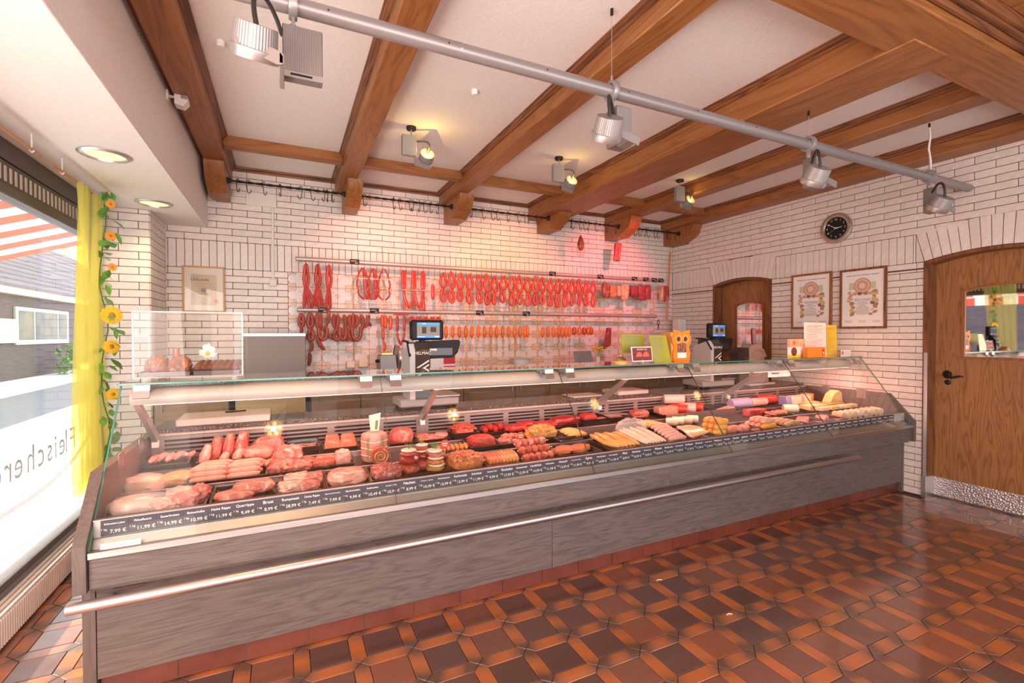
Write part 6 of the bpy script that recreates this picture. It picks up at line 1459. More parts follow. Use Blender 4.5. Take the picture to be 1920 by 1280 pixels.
# ================================================================== SCALES ON THE GRANITE
def scale(x, y, lab, s=1.0):
    t = thing('till_scale', lab, 'scale', (x, y, .884), 'till scales behind the counter')
    b = MB().box(x-.20, x+.22, y-.12, y+.14, .902, .960, .010).build('base', M['scalegrey'], t)
    for (a, c) in ((x-.17, y-.09), (x+.19, y-.09), (x-.17, y+.11), (x+.19, y+.11)): MB().cyl((a, c, .8845), (a, c, .903), .014, n=12).build('foot', M['black'], t)
    MB().box(x-.06, x+.225, y-.125, y+.145, .962, .976, .004).build('weighing_plate', M['steel'], t)
    MB().cyl((x-.075, y-.085, .958), (x-.075, y-.085, 1.04), .050, n=20).build('post', M['scalegrey'], t)
    col = MB().prism([(y-.16, .96), (y-.16, 1.29), (y-.12, 1.345), (y+.03, 1.345), (y+.05, 1.20), (y+.05, .96)], 'x', x-.105, x-.005).build('column', M['scaledark'], t)
    MB().prism([(y-.158, .96), (y-.158, 1.285), (y-.12, 1.335), (y+.055, 1.28), (y+.085, 1.10), (y+.05, .96)], 'x', x-.142, x-.1055).build('side_cover', M['scalelight'], t)
    text('lettering', 'HELMAC', .030, (x-.055, y-.1608, 1.272), (PI/2, 0, 0), M['chalk'], col)
    for k in range(3):
        MB().add([(x-.095, y-.1612, 1.165-.028*k), (x-.012, y-.1612, 1.215-.028*k), (x-.012, y-.1612, 1.227-.028*k), (x-.095, y-.1612, 1.177-.028*k)], [(0, 1, 2, 3)]).build('stripe', M['chalk'], col, smooth=False, recalc=False)
    MB().prism([(y-.165, 1.250), (y-.165, 1.262), (y-.105, 1.355), (y+.02, 1.362), (y+.02, 1.350), (y-.10, 1.343)], 'x', x-.152, x-.136).build('grip', M['black'], t)
    # operator unit, seen from behind, and customer display
    MB().prism([(x-.07, 1.350), (x+.235, 1.360), (x+.245, 1.340), (x+.225, 1.270), (x+.185, 1.232), (x-.005, 1.228)], 'y', y-.075, y-.005).build('operator_unit', M['black'], t)
    MB().box(x+.005, x+.185, y-.080, y-.074, 1.250, 1.305, .002).build('back_cover', M['scaledark'], t)
    MB().box(x+.010, x+.068, y-.0825, y-.0805, 1.285, 1.299, .0003).build('sticker', M['paper'], t)
    MB().box(x-.055, x-.02, y-.10, y-.06, 1.34, 1.385, .004).build('neck', M['black'], t)
    d = MB().box(x-.125, x+.105, y-.125, y-.075, 1.360, 1.498, .012).build('display', M['black'], t)
    sc = MB().box(x-.085, x+.075, y-.1275, y-.1262, 1.376, 1.480, .0005).build('screen', M['screen'], d)
    MB().box(x-.085, x+.075, y-.1292, y-.1278, 1.464, 1.480).box(x-.085, x+.075, y-.1292, y-.1278, 1.376, 1.390).build('blue_bar', M['screenblue'], d)
    text('lettering', 'Wir sind für Sie da', .008, (x-.05, y-.1296, 1.383), (PI/2, 0, 0), M['chalk'], d) if False else None
    MB().box(x-.05, x-.022, y-.1296, y-.1292, 1.470, 1.475).box(x-.08, x-.03, y-.1296, y-.1292, 1.381, 1.385).box(x+.04, x+.07, y-.1296, y-.1292, 1.379, 1.388).build('print', M['chalk'], d)
    MB().box(x-.05, x-.02, y-.1285, y-.1278, 1.405, 1.450).build('digit', M['ink'], d); MB().box(x+.01, x+.05, y-.1285, y-.1278, 1.415, 1.450).build('digit', M['ink'], d)
M['scalegrey'] = plain('scale_grey', (.34, .33, .33), .45); M['scaledark'] = plain('scale_dark_brown', (.055, .04, .035), .25, .4, coat=.4); M['scalelight'] = plain('scale_light_grey', (.55, .56, .57), .4)
M['screen'] = plain('lcd_screen', (.12, .10, .07), .2, emit=(.30, .24, .16), es=.35); M['screenblue'] = plain('lcd_blue', (.02, .16, .55), .2, emit=(.02, .22, .75), es=.8)
scale(.895, 3.325, 'till scale with customer display in the middle, behind the glass shelf'); scale(3.690, 3.325, 'till scale with customer display in front of the far small door')
# ================================================================== BACK COUNTER AGAINST THE WALL
bk = thing('back_counter', 'wood fronted back counter with dark granite top along the tiled wall', 'cabinet', (2.1, 4.79, 0))
MB().box(-.93, 4.915, 4.50, YB-.012, .99, 1.030, .004).build('granite_top', M['granite'], bk)
MB().box(-.93, 4.915, 4.545, YB-.02, .08, .988).build('carcass', M['lam_x'], bk)
M['cabwood'] = wood('cabinet_oak', 'x', (.24, .15, .085), (.33, .22, .13), (.40, .28, .17), 1.1, .5, .4); M['beige'] = plain('beige_front', (.62, .47, .24), .5)
xs = [-.92, -.42, .20, .62, 1.04, 1.62, 2.20, 2.62, 3.04, 3.62, 4.2, 4.9]
for i, (a, b) in enumerate(zip(xs, xs[1:])):
    d = MB().box(a+.003, b-.003, 4.522, 4.5445, .12, .975, .003).build('door', M['beige'] if i == 1 else M['cabwood'], bk)
    hx = b-.05 if i % 2 else a+.05
    if i != 1: MB().tube([(hx, 4.520, .80), (hx, 4.497, .80), (hx, 4.497, .92), (hx, 4.520, .92)], .006, 8).build('handle', M['steel'], d)
    else:
        for e in (a+.004, b-.044): MB().box(e, e+.04, 4.5185, 4.5215, .12, .975).build('dark_strip', M['black'], d)
# things on the back counter
st_ = thing('steel_cabinet', 'tall brushed steel box on the back counter below the certificate', 'appliance', (-.075, 4.95, 1.0305))
MB().box(-.325, .172, 4.83, 5.06, 1.031, 1.412, .004).build('housing', M['steelbox'] if 'steelbox' in M else M.setdefault('steelbox', plain('warm_brushed_steel', (.22, .185, .165), .48, .4)), st_)
MB().box(-.325, .172, 4.822, 4.830, 1.385, 1.412, .001).build('folded_edge', M['steel'], st_)
sl = thing('meat_slicer', 'grey slicing machine with round blade on the back counter, left of the till scale', 'slicer', (.95, 4.75, 1.0305))
MB().box(.80, 1.07, 4.66, 4.92, 1.032, 1.055, .006).build('base', M['alu'], sl)
MB().prism([(.825, 1.055), (.825, 1.185), (.835, 1.198), (.965, 1.198), (.985, 1.055)], 'y', 4.66, 4.86).build('motor_housing', M['slgrey'] if 'slgrey' in M else M.setdefault('slgrey', plain('slicer_grey', (.30, .28, .28), .4, .5)), sl)
MB().tube([(1.000, 4.76, 1.165), (1.022, 4.76, 1.165)], .125, 36, round_caps=False).build('blade', M['steel'], sl); MB().lathe([(.132, -.006), (.140, 0), (.132, .006)], (.995, 4.76, 1.165), 36, 'x', True).build('blade_guard', M['alu'], sl)
MB().box(.84, .955, 4.70, 4.82, 1.1985, 1.222, .004).build('meat_holder', M['brass'] if 'brass' in M else M.setdefault('brass', plain('polished_brass', (.78, .52, .20), .18, 1.0)), sl)
MB().tube([(.822, 4.74, 1.14), (.800, 4.74, 1.14)], .016, 12).build('dial', M['black'], sl)
for i, (a, b, z0, z1) in enumerate(((.557, .640, 1.058, 1.130), (.675, .770, 1.064, 1.150))): solo(MB().box(a, b, YB-.045, YB-.0112, z0, z1, .006), 'wall_socket', M['cream'], 'cream square socket box low on the ornamental tiles, %s one' % ('left', 'right')[i], 'socket', ((a+b)/2, YB-.011, z0), 'sockets behind the counter')
rp_ = thing('red_white_pack', 'red and white package standing behind the till scale', 'package', (1.45, 4.72, 1.0305)); MB().box(1.33, 1.59, 4.70, 4.76, 1.031, 1.185, .003).build('box', M['paper'], rp_); MB().box(1.465, 1.588, 4.697, 4.6995, 1.095, 1.184).box(1.465, 1.588, 4.697, 4.6995, 1.033, 1.075).build('red_panel', M['red'], rp_, smooth=False)
wb_ = thing('white_tub', 'round white plastic tub on the back counter right of the sausages', 'container', (2.35, 4.70, 1.0305)); MB().lathe([(0, 1.031), (.085, 1.031), (.105, 1.12), (0, 1.12)], (2.35, 4.70, 0), 28).build('tub', M['white'], wb_); MB().lathe([(0, 1.1203), (.110, 1.1203), (.112, 1.132), (.10, 1.138), (0, 1.138)], (2.35, 4.70, 0), 28).build('lid', M['film_lid'] if 'film_lid' in M else M.setdefault('film_lid', plain('clear_grey_lid', (.62, .56, .54), .15, 0, .8)), wb_)
solo(MB().blob((2.02, 4.72, 1.031), (.15, .09, .06), .30, 4, 55, 4, .5, .3), 'film_wrapped_meat', F_['film2'], 'meat wrapped in crumpled film on the back counter', 'package', (2.02, 4.72, 1.031))
tb = thing('tablet_stand', 'small grey screen on a tilted stand on the back counter', 'screen', (3.15, 4.65, 1.0305)); MB().box(3.02, 3.27, -.006, .006, 0, .15, .004).xf(lambda a, b, e: (a, 4.62+b+e*.45, 1.065+e*.9)).build('screen', plain('grey_screen', (.34, .32, .32), .2, .2), tb); MB().prism([(4.60, 1.031), (4.76, 1.031), (4.70, 1.16)], 'x', 3.10, 3.19).build('stand', M['alu'], tb)
ds = thing('dried_flowers', 'small vase with yellow flowers right of the tilted screen', 'vase', (3.42, 4.75, 1.0305)); MB().lathe([(0, 1.031), (.03, 1.031), (.038, 1.07), (.022, 1.12), (.026, 1.13), (0, 1.13)], (3.42, 4.75, 0), 18).build('vase', M['white'], ds)
for k in range(6): a = k*1.05; MB().blob((3.42+.06*math.cos(a), 4.75+.04*math.sin(a), 1.19+.015*(k % 3)), (.024, .024, .016), .2, 3, k, 2, 1).tube([(3.42, 4.75, 1.12), (3.42+.05*math.cos(a), 4.75+.03*math.sin(a), 1.18)], .002, 5).build('flower', M['petal'], ds)
# ================================================================== ON THE GLASS SHELF
SZ = 1.1862
ab = thing('acrylic_case', 'clear acrylic hot food case standing at the left end of the glass shelf', 'display case', (-.40, 2.80, SZ))
a0, a1, b0, b1, h0_, h1_ = -.622, -.186, 2.665, 2.945, SZ+.020, 1.503
for (p, q) in (((a0, a0+.005), (b0, b1)), ((a1-.005, a1), (b0, b1))): MB().box(p[0], p[1], q[0], q[1], h0_, h1_).build('side_wall', M['acryl'], ab, smooth=False)
MB().box(a0, a1, b0, b0+.004, h0_, h1_).build('front_wall', M['acryl'], ab, smooth=False); MB().box(a0, a1, b0, b1, h1_, h1_+.005).build('top', M['acryl'], ab, smooth=False)
MB().box(a0, a1, b0-.004, b1, SZ+.014, SZ+.020, .001).build('floor_plate', M['acrylsolid'] if 'acrylsolid' in M else M.setdefault('acrylsolid', film('acrylic_edge', (.92, .90, .90), .28, .1)), ab)
for (x, y) in ((a0+.04, b0+.03), (a1-.04, b0+.03), (a0+.04, b1-.03), (a1-.04, b1-.03)): MB().cyl((x, y, SZ+.0003), (x, y, SZ+.0138), .014, n=14).build('foot', M['acrylsolid'], ab)
mb = MB()
for (x, y) in ((a0, b0), (a1-.006, b0)): mb.box(x, x+.006, y-.001, y+.005, h0_, h1_+.005)
mb.box(a0, a1, b0-.001, b0+.005, h1_, h1_+.006); mb.build('bright_edge', M['acrylsolid'], ab, smooth=False)
def ptray(x0, x1, y0, y1, lab):
    mb = MB(); z = h0_ + .0005
    mb.box(x0+.004, x1-.004, y0+.004, y1-.004, z, z+.004)
    for q in ((x0, x1, y0, y0+.004), (x0, x1, y1-.004, y1), (x0, x0+.004, y0, y1), (x1-.004, x1, y0, y1)): mb.box(*q, z, z+.020)
    solo(mb, 'serving_tray', M['tray'], lab, 'tray', ((x0+x1)/2, (y0+y1)/2, z), 'trays in the acrylic case'); return z+.0042
z = ptray(-.61, -.405, 2.69, 2.90, 'black serving tray under the roast knuckles in the acrylic case'); ptray(-.398, -.200, 2.69, 2.90, 'black serving tray under the meat balls in the acrylic case')
for i, (x, h) in enumerate(((-.555, .092), (-.462, .088))):
    t = thing('roast_knuckle', 'roast pork knuckle in the acrylic case, %s' % ('left one', 'right one with a bone standing up')[i], 'meat', (x, 2.78, z), 'roast pork knuckles')
    MB().blob((x, 2.78, z), (.048, .055, h/1.6), .22, 2.2, 61+i, 4, .6, .1).build('meat', F_['roast'], t)
    if i: MB().tube([(x-.008, 2.775, z+h*.85), (x-.014, 2.77, z+h+.02), (x-.012, 2.77, z+h+.030)], [.020, .014, .015], 12).build('bone_end', F_['roast'], t)
for i in range(7): wurst([(-.388+.026*i, 2.725, z+.020), (-.378+.026*i, 2.76, z+.038), (-.362+.026*i, 2.80, z+.052)], .0175, F_['ball'], 'brown fried meat ball in the acrylic case, %s from the left' % ORD[i], 'meat_ball', 'fried meat balls in the acrylic case')
df = thing('daisy_decoration', 'white daisy decoration with yellow centre at the back of the acrylic case', 'decoration', (-.37, 2.925, z)); mb = MB()
for k in range(9): a = k*2*PI/9; mb.blob((-.365+.022*math.cos(a), 2.925, z+.082+.022*math.sin(a)), (.014*abs(math.cos(a))+.007, .003, .014*abs(math.sin(a))+.007), 0, 1, 0, 2, 1)
mb.build('petals', M['paper'], df); MB().blob((-.365, 2.920, z+.082), (.010, .004, .010), 0, 1, 0, 2, 1).build('centre', M['yellow'], df); MB().tube([(-.365, 2.926, z), (-.365, 2.926, z+.07)], .002, 5).build('stick', M['stem'], df)
be = thing('service_bell', 'small golden service bell on a wooden base on the glass shelf', 'bell', (2.115, 2.665, SZ))
MB().lathe([(0, SZ+.0003), (.050, SZ+.0003), (.052, SZ+.010), (.046, SZ+.026), (0, SZ+.026)], (2.115, 2.67, 0), 26).build('wooden_base', M['basewood'] if 'basewood' in M else M.setdefault('basewood', plain('light_wood', (.68, .36, .12), .4)), be)
MB().lathe([(.040, SZ+.0265), (.041, SZ+.031), (.034, SZ+.044), (.020, SZ+.053), (0, SZ+.056)], (2.115, 2.67, 0), 26).build('bell_dome', M['brass'], be); MB().lathe([(0, SZ+.056), (.004, SZ+.058), (.004, SZ+.066), (.007, SZ+.068), (0, SZ+.071)], (2.115, 2.67, 0), 12).build('button', M['brass'], be)
def sheet(name, label, cat, x0, x1, y, z0, z1, mat, lines=0, lean=.18, shear=0.0, linemat=None, group=None, head=True, holder=True, th=.0025):
    """printed sheet leaning back in a clear holder; print is flat on its front"""
    t = thing(name, label, cat, ((x0+x1)/2, y, z0), group); fn = lambda a, b, e: (a + shear*(e-z0), b + lean*(e-z0), e)
    MB().box(x0, x1, y, y+th, z0+.0005, z1, .0005).xf(fn).build('sheet', mat, t, smooth=False)
    if lines:
        mb = MB(); rnd = random.Random(int(x0*1000)); w_ = x1-x0; h_ = z1-z0
        for i in range(lines):
            zz = z1 - h_*(.10 + .82*i/lines)
            a = x0 + w_*(.10 if i % 5 else .25); b = x0 + w_*rnd.uniform(.50, .88)
            if i == 0 and head: a, b = x0+w_*.18, x0+w_*.82
            q = a
            while q < b - .004:      # words along the line
                r = min(q + rnd.uniform(.010, .034), b); mb.box(q, r, y-.0012, y-.0002, zz-.0016-.001*(i == 0), zz+.0016+.001*(i == 0)); q = r + .004
        mb.xf(fn).build('print', linemat or M['inkgrey'], t, smooth=False)
    if holder: MB().box(x0-.003, x1+.003, y-.004, y-.0025, z0+.001, z1+.002).xf(fn).build('clear_holder', M['acryl'], t, smooth=False); MB().box(x0-.003, x1+.003, y-.004, y+.06, SZ+.0003, SZ+.003).build('holder_foot', M['acrylsolid'], t)
    return t
sheet('lime_flyer', 'yellow green printed sheet in a clear stand behind the bell', 'flyer', 2.275, 2.490, 2.855, 1.255, 1.395, M['lime'], 13, .05, holder=False)
mb = MB().box(2.262, 2.500, 2.862, 2.866, SZ+.0005, 1.535).box(2.262, 2.500, 2.80, 2.866, SZ+.0005, SZ+.003); solo(mb, 'clear_stand', M['acryl'], 'tall clear acrylic stand that holds the yellow green sheet behind the bell', 'stand', (2.38, 2.86, SZ), smooth=False)
t = thing('picture_card', 'small picture card with two red meat patties on a stand', 'card', (2.35, 2.715, SZ)); fn = lambda a, b, e: (a, b+.15*(e-SZ), e)
MB().box(2.255, 2.448, 2.712, 2.7145, SZ+.012, SZ+.120, .0006).xf(fn).build('card', M['paper'], t, smooth=False); MB().box(2.264, 2.439, 2.7105, 2.7118, SZ+.020, SZ+.112).xf(fn).build('picture', M['pictdark'] if 'pictdark' in M else M.setdefault('pictdark', mottled('dark_picture', [(.4, (.16, .03, .025)), (.7, (.30, .08, .06))], 60)), t, smooth=False)
for x in (2.322, 2.384): MB().lathe([(0, -.0012), (.028, -.0012), (.028, 0), (0, 0)], (x, 2.7105+.15*.055, SZ+.055), 22, 'y').build('patty_print', M['pattyprint'] if 'pattyprint' in M else M.setdefault('pattyprint', plain('patty_print', (.72, .14, .11), .5)), t)
text('lettering', 'BURGER TAG', .016, (2.352, 2.7095+.15*.098, SZ+.099), (PI/2-.15, 0, 0), M['chalk'], t); MB().tube([(2.352, 2.716, SZ+.0005), (2.352, 2.716, SZ+.02)], .007, 8).box(2.32, 2.385, 2.70, 2.74, SZ+.0003, SZ+.004, .001).build('stand_foot', M['alu'], t)
sheet('leaning_flyer', 'yellow green menu sheet leaning beside the owl box', 'flyer', 2.460, 2.628, 2.715, SZ+.001, 1.388, M['lime'], 18, .14, -.14)
# owl shaped paper bag
ow = thing('owl_box', 'orange owl shaped paper box with a window full of nuts', 'box', (2.77, 2.84, SZ)); P = [(-.082, 0), (.082, 0), (.092, .06), (.074, .11), (.098, .15), (.100, .185), (.080, .212), (.088, .245), (.030, .236), (0, .222), (-.030, .236), (-.088, .245), (-.080, .212), (-.100, .185), (-.098, .15), (-.074, .11), (-.092, .06)]
MB().prism([(2.792+x, SZ+.0005+z) for x, z in P], 'y', 2.775, 2.785).build('owl_front', M['orange'], ow); MB().box(2.695, 2.875, 2.7855, 2.90, SZ+.0005, SZ+.225, .004).build('bag', M['bagorange'] if 'bagorange' in M else M.setdefault('bagorange', plain('light_orange_paper', (.80, .36, .08), .55)), ow)
for x in (-.036, .036): MB().lathe([(.020, -.003), (.034, -.003), (.034, 0), (.020, 0)], (2.792+x, 2.7748, SZ+.172), 20, 'y', True).build('eye_ring', M['bagorange'], ow); MB().lathe([(0, -.002), (.019, -.002), (.019, 0), (0, 0)], (2.792+x, 2.7748, SZ+.172), 20, 'y').build('eye', M['ink'], ow)
MB().box(2.745, 2.839, 2.7728, 2.7746, SZ+.070, SZ+.142, .0005).build('window', M['nuts'] if 'nuts' in M else M.setdefault('nuts', mottled('nuts_behind_film', [(.4, (.07, .03, .02)), (.55, (.28, .13, .07)), (.7, (.60, .42, .28))], 90)), ow); MB().box(2.745, 2.839, 2.7728, 2.7746, SZ+.025, SZ+.066, .0005).build('label', M['paper'], ow)
# right end: leaflets
t = thing('picture_leaflet', 'leaflet with orange roses and a cooking bowl at the right end of the shelf', 'flyer', (4.07, 2.70, SZ)); MB().box(3.955, 4.195, 2.705, 2.708, SZ+.0005, SZ+.165, .0005).build('sheet', M['paper'], t, smooth=False)
k = NT('roses_picture'); vo = k.n('ShaderNodeTexVoronoi', Vector=k.coord('Object'), Scale=17.0); k.bs(Base_Color=k.ramp(vo.outputs['Distance'], [(.1, (.40, .08, .05)), (.4, (.78, .30, .14)), (.7, (.84, .52, .32)), (.9, (.20, .12, .06))]), Roughness=.5); M['roses'] = k.m
MB().box(3.957, 4.193, 2.7032, 2.7045, SZ+.095, SZ+.163).build('roses_picture', M['roses'], t, smooth=False); MB().lathe([(0, -.0012), (.038, -.0012), (.038, 0), (0, 0)], (4.04, 2.7040, SZ+.055), 24, 'y').build('bowl_picture', M['pictdark'], t); MB().box(3.957, 4.193, 2.7028, 2.7036, SZ+.003, SZ+.028).build('yellow_band', M['yellow'], t, smooth=False)
t = thing('orange_box', 'flat orange leaflet box on the shelf before the menus', 'box', (4.26, 2.66, SZ)); MB().box(4.130, 4.385, 2.640, 2.685, SZ+.0005, SZ+.092, .002).build('box', M['orange'], t); MB().box(4.335, 4.362, 2.6380, 2.6395, SZ+.020, SZ+.075).build('emblem', M['red'], t, smooth=False); MB().box(4.341, 4.356, 2.6368, 2.6378, SZ+.030, SZ+.050).build('emblem_white', M['chalk'], t, smooth=False)
sheet('white_menu', 'white printed menu sheet standing upright at the right end of the shelf', 'menu', 4.235, 4.555, 2.735, SZ+.001, 1.500, M['paper'], 20, .03, linemat=M['menuink'] if 'menuink' in M else M.setdefault('menuink', plain('brown_print', (.50, .22, .12), .6)))
sheet('yellow_menu', 'bright yellow menu sheet leaning right of the white menu', 'menu', 4.500, 4.790, 2.775, SZ+.001, 1.480, M['yellow'], 20, .03, .0, linemat=M['menuink'])
t = thing('small_card', 'small white card with a flower picture before the yellow menu', 'card', (4.76, 2.68, SZ)); MB().box(4.680, 4.835, 2.680, 2.6825, SZ+.0005, SZ+.058, .0005).build('card', M['paper'], t, smooth=False); MB().lathe([(0, -.001), (.020, -.001), (.020, 0), (0, 0)], (4.705, 2.6798, SZ+.032), 18, 'y').build('picture', M['pattyprint'], t); [MB().box(4.735, 4.82, 2.6785, 2.6798, SZ+.018+.012*i, SZ+.022+.012*i).build('print', M['inkgrey'], t, smooth=False) for i in range(3)]
# plastic bag dispenser with fan shaped cover behind the shelf, before the small door
t = thing('roll_dispenser', 'grey pink fan shaped dispenser on the granite before the small door', 'dispenser', (4.36, 3.34, .884)); MB().prism([(-.14, .0), (-.14, .36), (-.12, .39), (-.05, .41), (.0, .40), (.08, .35), (.13, .27), (.15, .18), (.15, 0)], 'y', -.05, .06).xf(lambda a, b, e: (4.36+a, 3.34+b, .8848+e)).build('cover', M['fan'] if 'fan' in M else M.setdefault('fan', plain('pinkish_grey_plastic', (.42, .34, .33), .45)), t)
MB().tube([(4.36+.11*math.cos(PI*.95-k*PI*.9/12), 3.287, 1.13+.11*math.sin(PI*.95-k*PI*.9/12)) for k in range(13)], .006, 6).build('rib', M['fan'], t); MB().box(4.06, 4.20, 3.28, 3.40, .8848, 1.262, .006).build('side_box', M['scaledark'], t)
t = thing('shelf_sign', 'small white sign hanging under the glass shelf near the right wall', 'sign', (4.15, 2.85, 1.02)); MB().box(3.97, 4.28, 2.90, 2.904, 1.00, 1.065, .001).build('sign', M['paper'], t, smooth=False); mb = MB(); mb.box(4.02, 4.12, 2.8985, 2.8998, 1.028, 1.038); mb.build('print', M['ink'], t, smooth=False); MB().tube([(4.0, 2.902, 1.06), (4.0, 2.902, 1.177)], .0015, 5).tube([(4.25, 2.902, 1.06), (4.25, 2.902, 1.177)], .0015, 5).build('string', M['alu'], t)
# ================================================================== ON THE WALLS
def art_wreath(t, fy, fz, wd):
    """printed wreath of cold cuts: plate of slices, sausages left and right (flat print)"""
    X = XW - .0275; f = lambda a, b: (fy - a*wd, fz + b*wd)     # a to the right, b up, in sheet widths
    def disc(a, b, r, mat, lift=0, sq=1.0, rot=0):
        y, z = f(a, b); P = [(y + r*wd*(math.cos(k*PI/9)*math.cos(rot) - sq*math.sin(k*PI/9)*math.sin(rot)), z + r*wd*(math.cos(k*PI/9)*math.sin(rot) + sq*math.sin(k*PI/9)*math.cos(rot))) for k in range(18)]
        return MB().prism(P, 'x', X-.0006-lift, X-lift)
    MB().prism([f(-.32, .24), f(.32, .24), f(.32, .42), f(-.32, .42)], 'x', X-.0005, X).build('print', M['pale_green'], t, smooth=False)
    mb = disc(0, .33, .21, 0, .0008); mb.build('print', M['wr_rose'], t, smooth=False); disc(0, .33, .165, 0, .0016).build('print', M['wr_cream'], t, smooth=False); disc(0, .33, .145, 0, .0024).build('print', M['wr_rose'], t, smooth=False); disc(0, .33, .075, 0, .0032).build('print', M['wr_cream'], t, smooth=False)
    rnd = random.Random(4); buckets = [MB() for _ in range(4)]
    for s in (-1, 1):
        for i in range(11):
            a = s*(.34 - .010*i + rnd.uniform(-.05, .05)); b = .17 - i*.058
            P0 = disc(a, b, rnd.uniform(.045, .075), 0, .0008+.0004*(i % 3), rnd.uniform(.45, .8), rnd.uniform(-.8, .8)); m = buckets[rnd.randrange(4)]; m.add(P0.v, P0.f)
    for a in (-.18, -.06, .08, .19): P0 = disc(a, .13, .06, 0, .001, .75); m = buckets[rnd.randrange(4)]; m.add(P0.v, P0.f)
    for m, nme in zip(buckets, ('wr_rose', 'wr_brown', 'wr_ochre', 'wr_dark')):
        if m.v: m.build('print', M[nme], t, smooth=False)
for n_, c_ in (('pale_green', (.56, .58, .36)), ('wr_rose', (.62, .33, .25)), ('wr_cream', (.76, .62, .46)), ('wr_brown', (.42, .22, .13)), ('wr_ochre', (.62, .44, .18)), ('wr_dark', (.20, .13, .12))): M[n_] = plain(n_, c_, .6)
def poster(y0, y1, z0, z1, frame, lab):
    t = thing('framed_certificate', lab, 'picture', (XW-.009, (y0+y1)/2, z0), 'framed certificates on the right wall'); w_ = .021
    fr_ = MB(); xa, xb = XW-.034, XW-.0095
    for q in ((y0, y1, z0, z0+w_), (y0, y1, z1-w_, z1), (y0, y0+w_, z0+w_, z1-w_), (y1-w_, y1, z0+w_, z1-w_)): fr_.box(xa, xb, *q, .002)
    fr_.build('frame', frame, t); MB().box(XW-.0265, XW-.0245, y0+w_-.002, y1-w_+.002, z0+w_-.002, z1-w_+.002).build('sheet', M['paper'], t, smooth=False)
    art_wreath(t, (y0+y1)/2, z0+(z1-z0)*.50, (y1-y0)*.90)
    X = XW-.0275; cy = (y0+y1)/2; rot = (PI/2, 0, -PI/2)
    text('lettering', 'ZEUGNIS', .034, (X, cy, z0+(z1-z0)*.475), rot, M['inkgrey'], t); mb = MB()
    for i in range(9): wd = (.075, .12, .05, .09, .12, .11, .13, .12, .10)[i]; mb.box(X-.0006, X, cy-wd/2, cy+wd/2, z0+(z1-z0)*(.435-.024*i)-.0022, z0+(z1-z0)*(.435-.024*i)+.0022)
    for s in (-.12, 0, .12): mb.box(X-.0006, X, cy+s-.035, cy+s+.035, z0+.072, z0+.0755); mb.box(X-.0006, X, cy+s-.028, cy+s+.028, z0+.060, z0+.0635)
    rnd = random.Random(2); q = y0+.06
    while q < y1-.06: r = min(q+rnd.uniform(.03, .07), y1-.06); mb.box(X-.0006, X, q, r, z1-.068, z1-.061); q = r+.008
    mb.build('print', M['inkgrey'], t, smooth=False)
poster(2.898, 3.313, 1.448, 2.020, M['oak_z'], 'certificate with sausage wreath in a brown wooden frame on the right wall'); poster(2.421, 2.820, 1.445, 2.013, M['oakd_z'], 'certificate with sausage wreath in a dark frame, nearer to the large door')
cl_ = thing('wall_clock', 'round wall clock with steel rim and black dial on the right wall', 'clock', (XW-.009, 2.868, 2.437)); cc = (0, 2.868, 2.437)
MB().lathe([(.104, -.010), (.110, -.018), (.128, -.022), (.146, -.016), (.150, -.004), (.150, .003), (.104, .003)], (XW-.012, 2.868, 2.437), 48, 'x', True).build('rim', M['steel'], cl_); dl_ = MB().lathe([(0, -.008), (.106, -.008), (.106, -.004), (0, -.004)], (XW-.012, 2.868, 2.437), 40, 'x').build('dial', M['black'], cl_)
for a in range(4): MB().blob((XW-.034, 2.868+.128*math.sin(a*PI/2), 2.437+.128*math.cos(a*PI/2)), (.003, .005, .005), 0, 1, 0, 2, 1).build('screw', M['brass'], cl_)
for i in range(1, 13): a = i*PI/6; text('lettering', str(i), .026, (XW-.0212, 2.868-.084*math.sin(a), 2.437+.084*math.cos(a)), (PI/2, 0, -PI/2), M['chalk'], dl_)
def hand(ang, L, w_, nm, m):
    a = math.radians(ang); d = (-math.sin(a), math.cos(a)); n_ = (d[1], -d[0]); P = [(2.868+d[0]*t+n_[0]*s*w_, 2.437+d[1]*t+n_[1]*s*w_) for t, s in ((-.015, 1), (L, .6), (L, -.6), (-.015, -1))]
    MB().prism(P, 'x', XW-.0235, XW-.0225).build(nm, m, cl_, smooth=False)
hand(85, .058, .004, 'hour_hand', M['cream']); hand(302, .080, .003, 'minute_hand', M['cream']); hand(235, .085, .0012, 'second_hand', M['inkgrey']); MB().lathe([(0, -.003), (.006, -.003), (.006, 0)], (XW-.0225, 2.868, 2.437), 12, 'x').build('hub', M['cream'], cl_)
uk = thing('framed_deed', 'framed deed titled Urkunde in a light wooden frame on the back wall', 'picture', (-.655, YB-.009, 1.602)); y_ = YB-.009
x0, x1, z0, z1 = -.818, -.493, 1.602, 2.016; fr_ = MB()
for q in ((x0, x1, z0, z0+.014), (x0, x1, z1-.014, z1), (x0, x0+.014, z0+.014, z1-.014), (x1-.014, x1, z0+.014, z1-.014)): fr_.box(q[0], q[1], y_-.022, y_-.0005, q[2], q[3], .002)
M['pine'] = plain('light_pine', (.52, .29, .12), .4); fr_.build('frame', M['pine'], uk); MB().box(x0+.012, x1-.012, y_-.013, y_-.011, z0+.012, z1-.012).build('mat_board', plain('cream_mat', (.74, .66, .54), .6), uk, smooth=False); MB().box(x0+.065, x1-.065, y_-.0155, y_-.0135, z0+.065, z1-.075).build('sheet', mottled('old_paper', [(.3, (.50, .38, .24)), (.7, (.60, .48, .32))], 8), uk, smooth=False)
text('lettering', 'Urkunde', .040, (-.685, y_-.0162, 1.895), (PI/2, 0, 0), M['ink'], uk); mb = MB()
for i in range(9): mb.box(-.72+.01*(i % 3), -.60-.012*(i % 4), y_-.0164, y_-.0157, 1.855-.022*i, 1.858-.022*i)
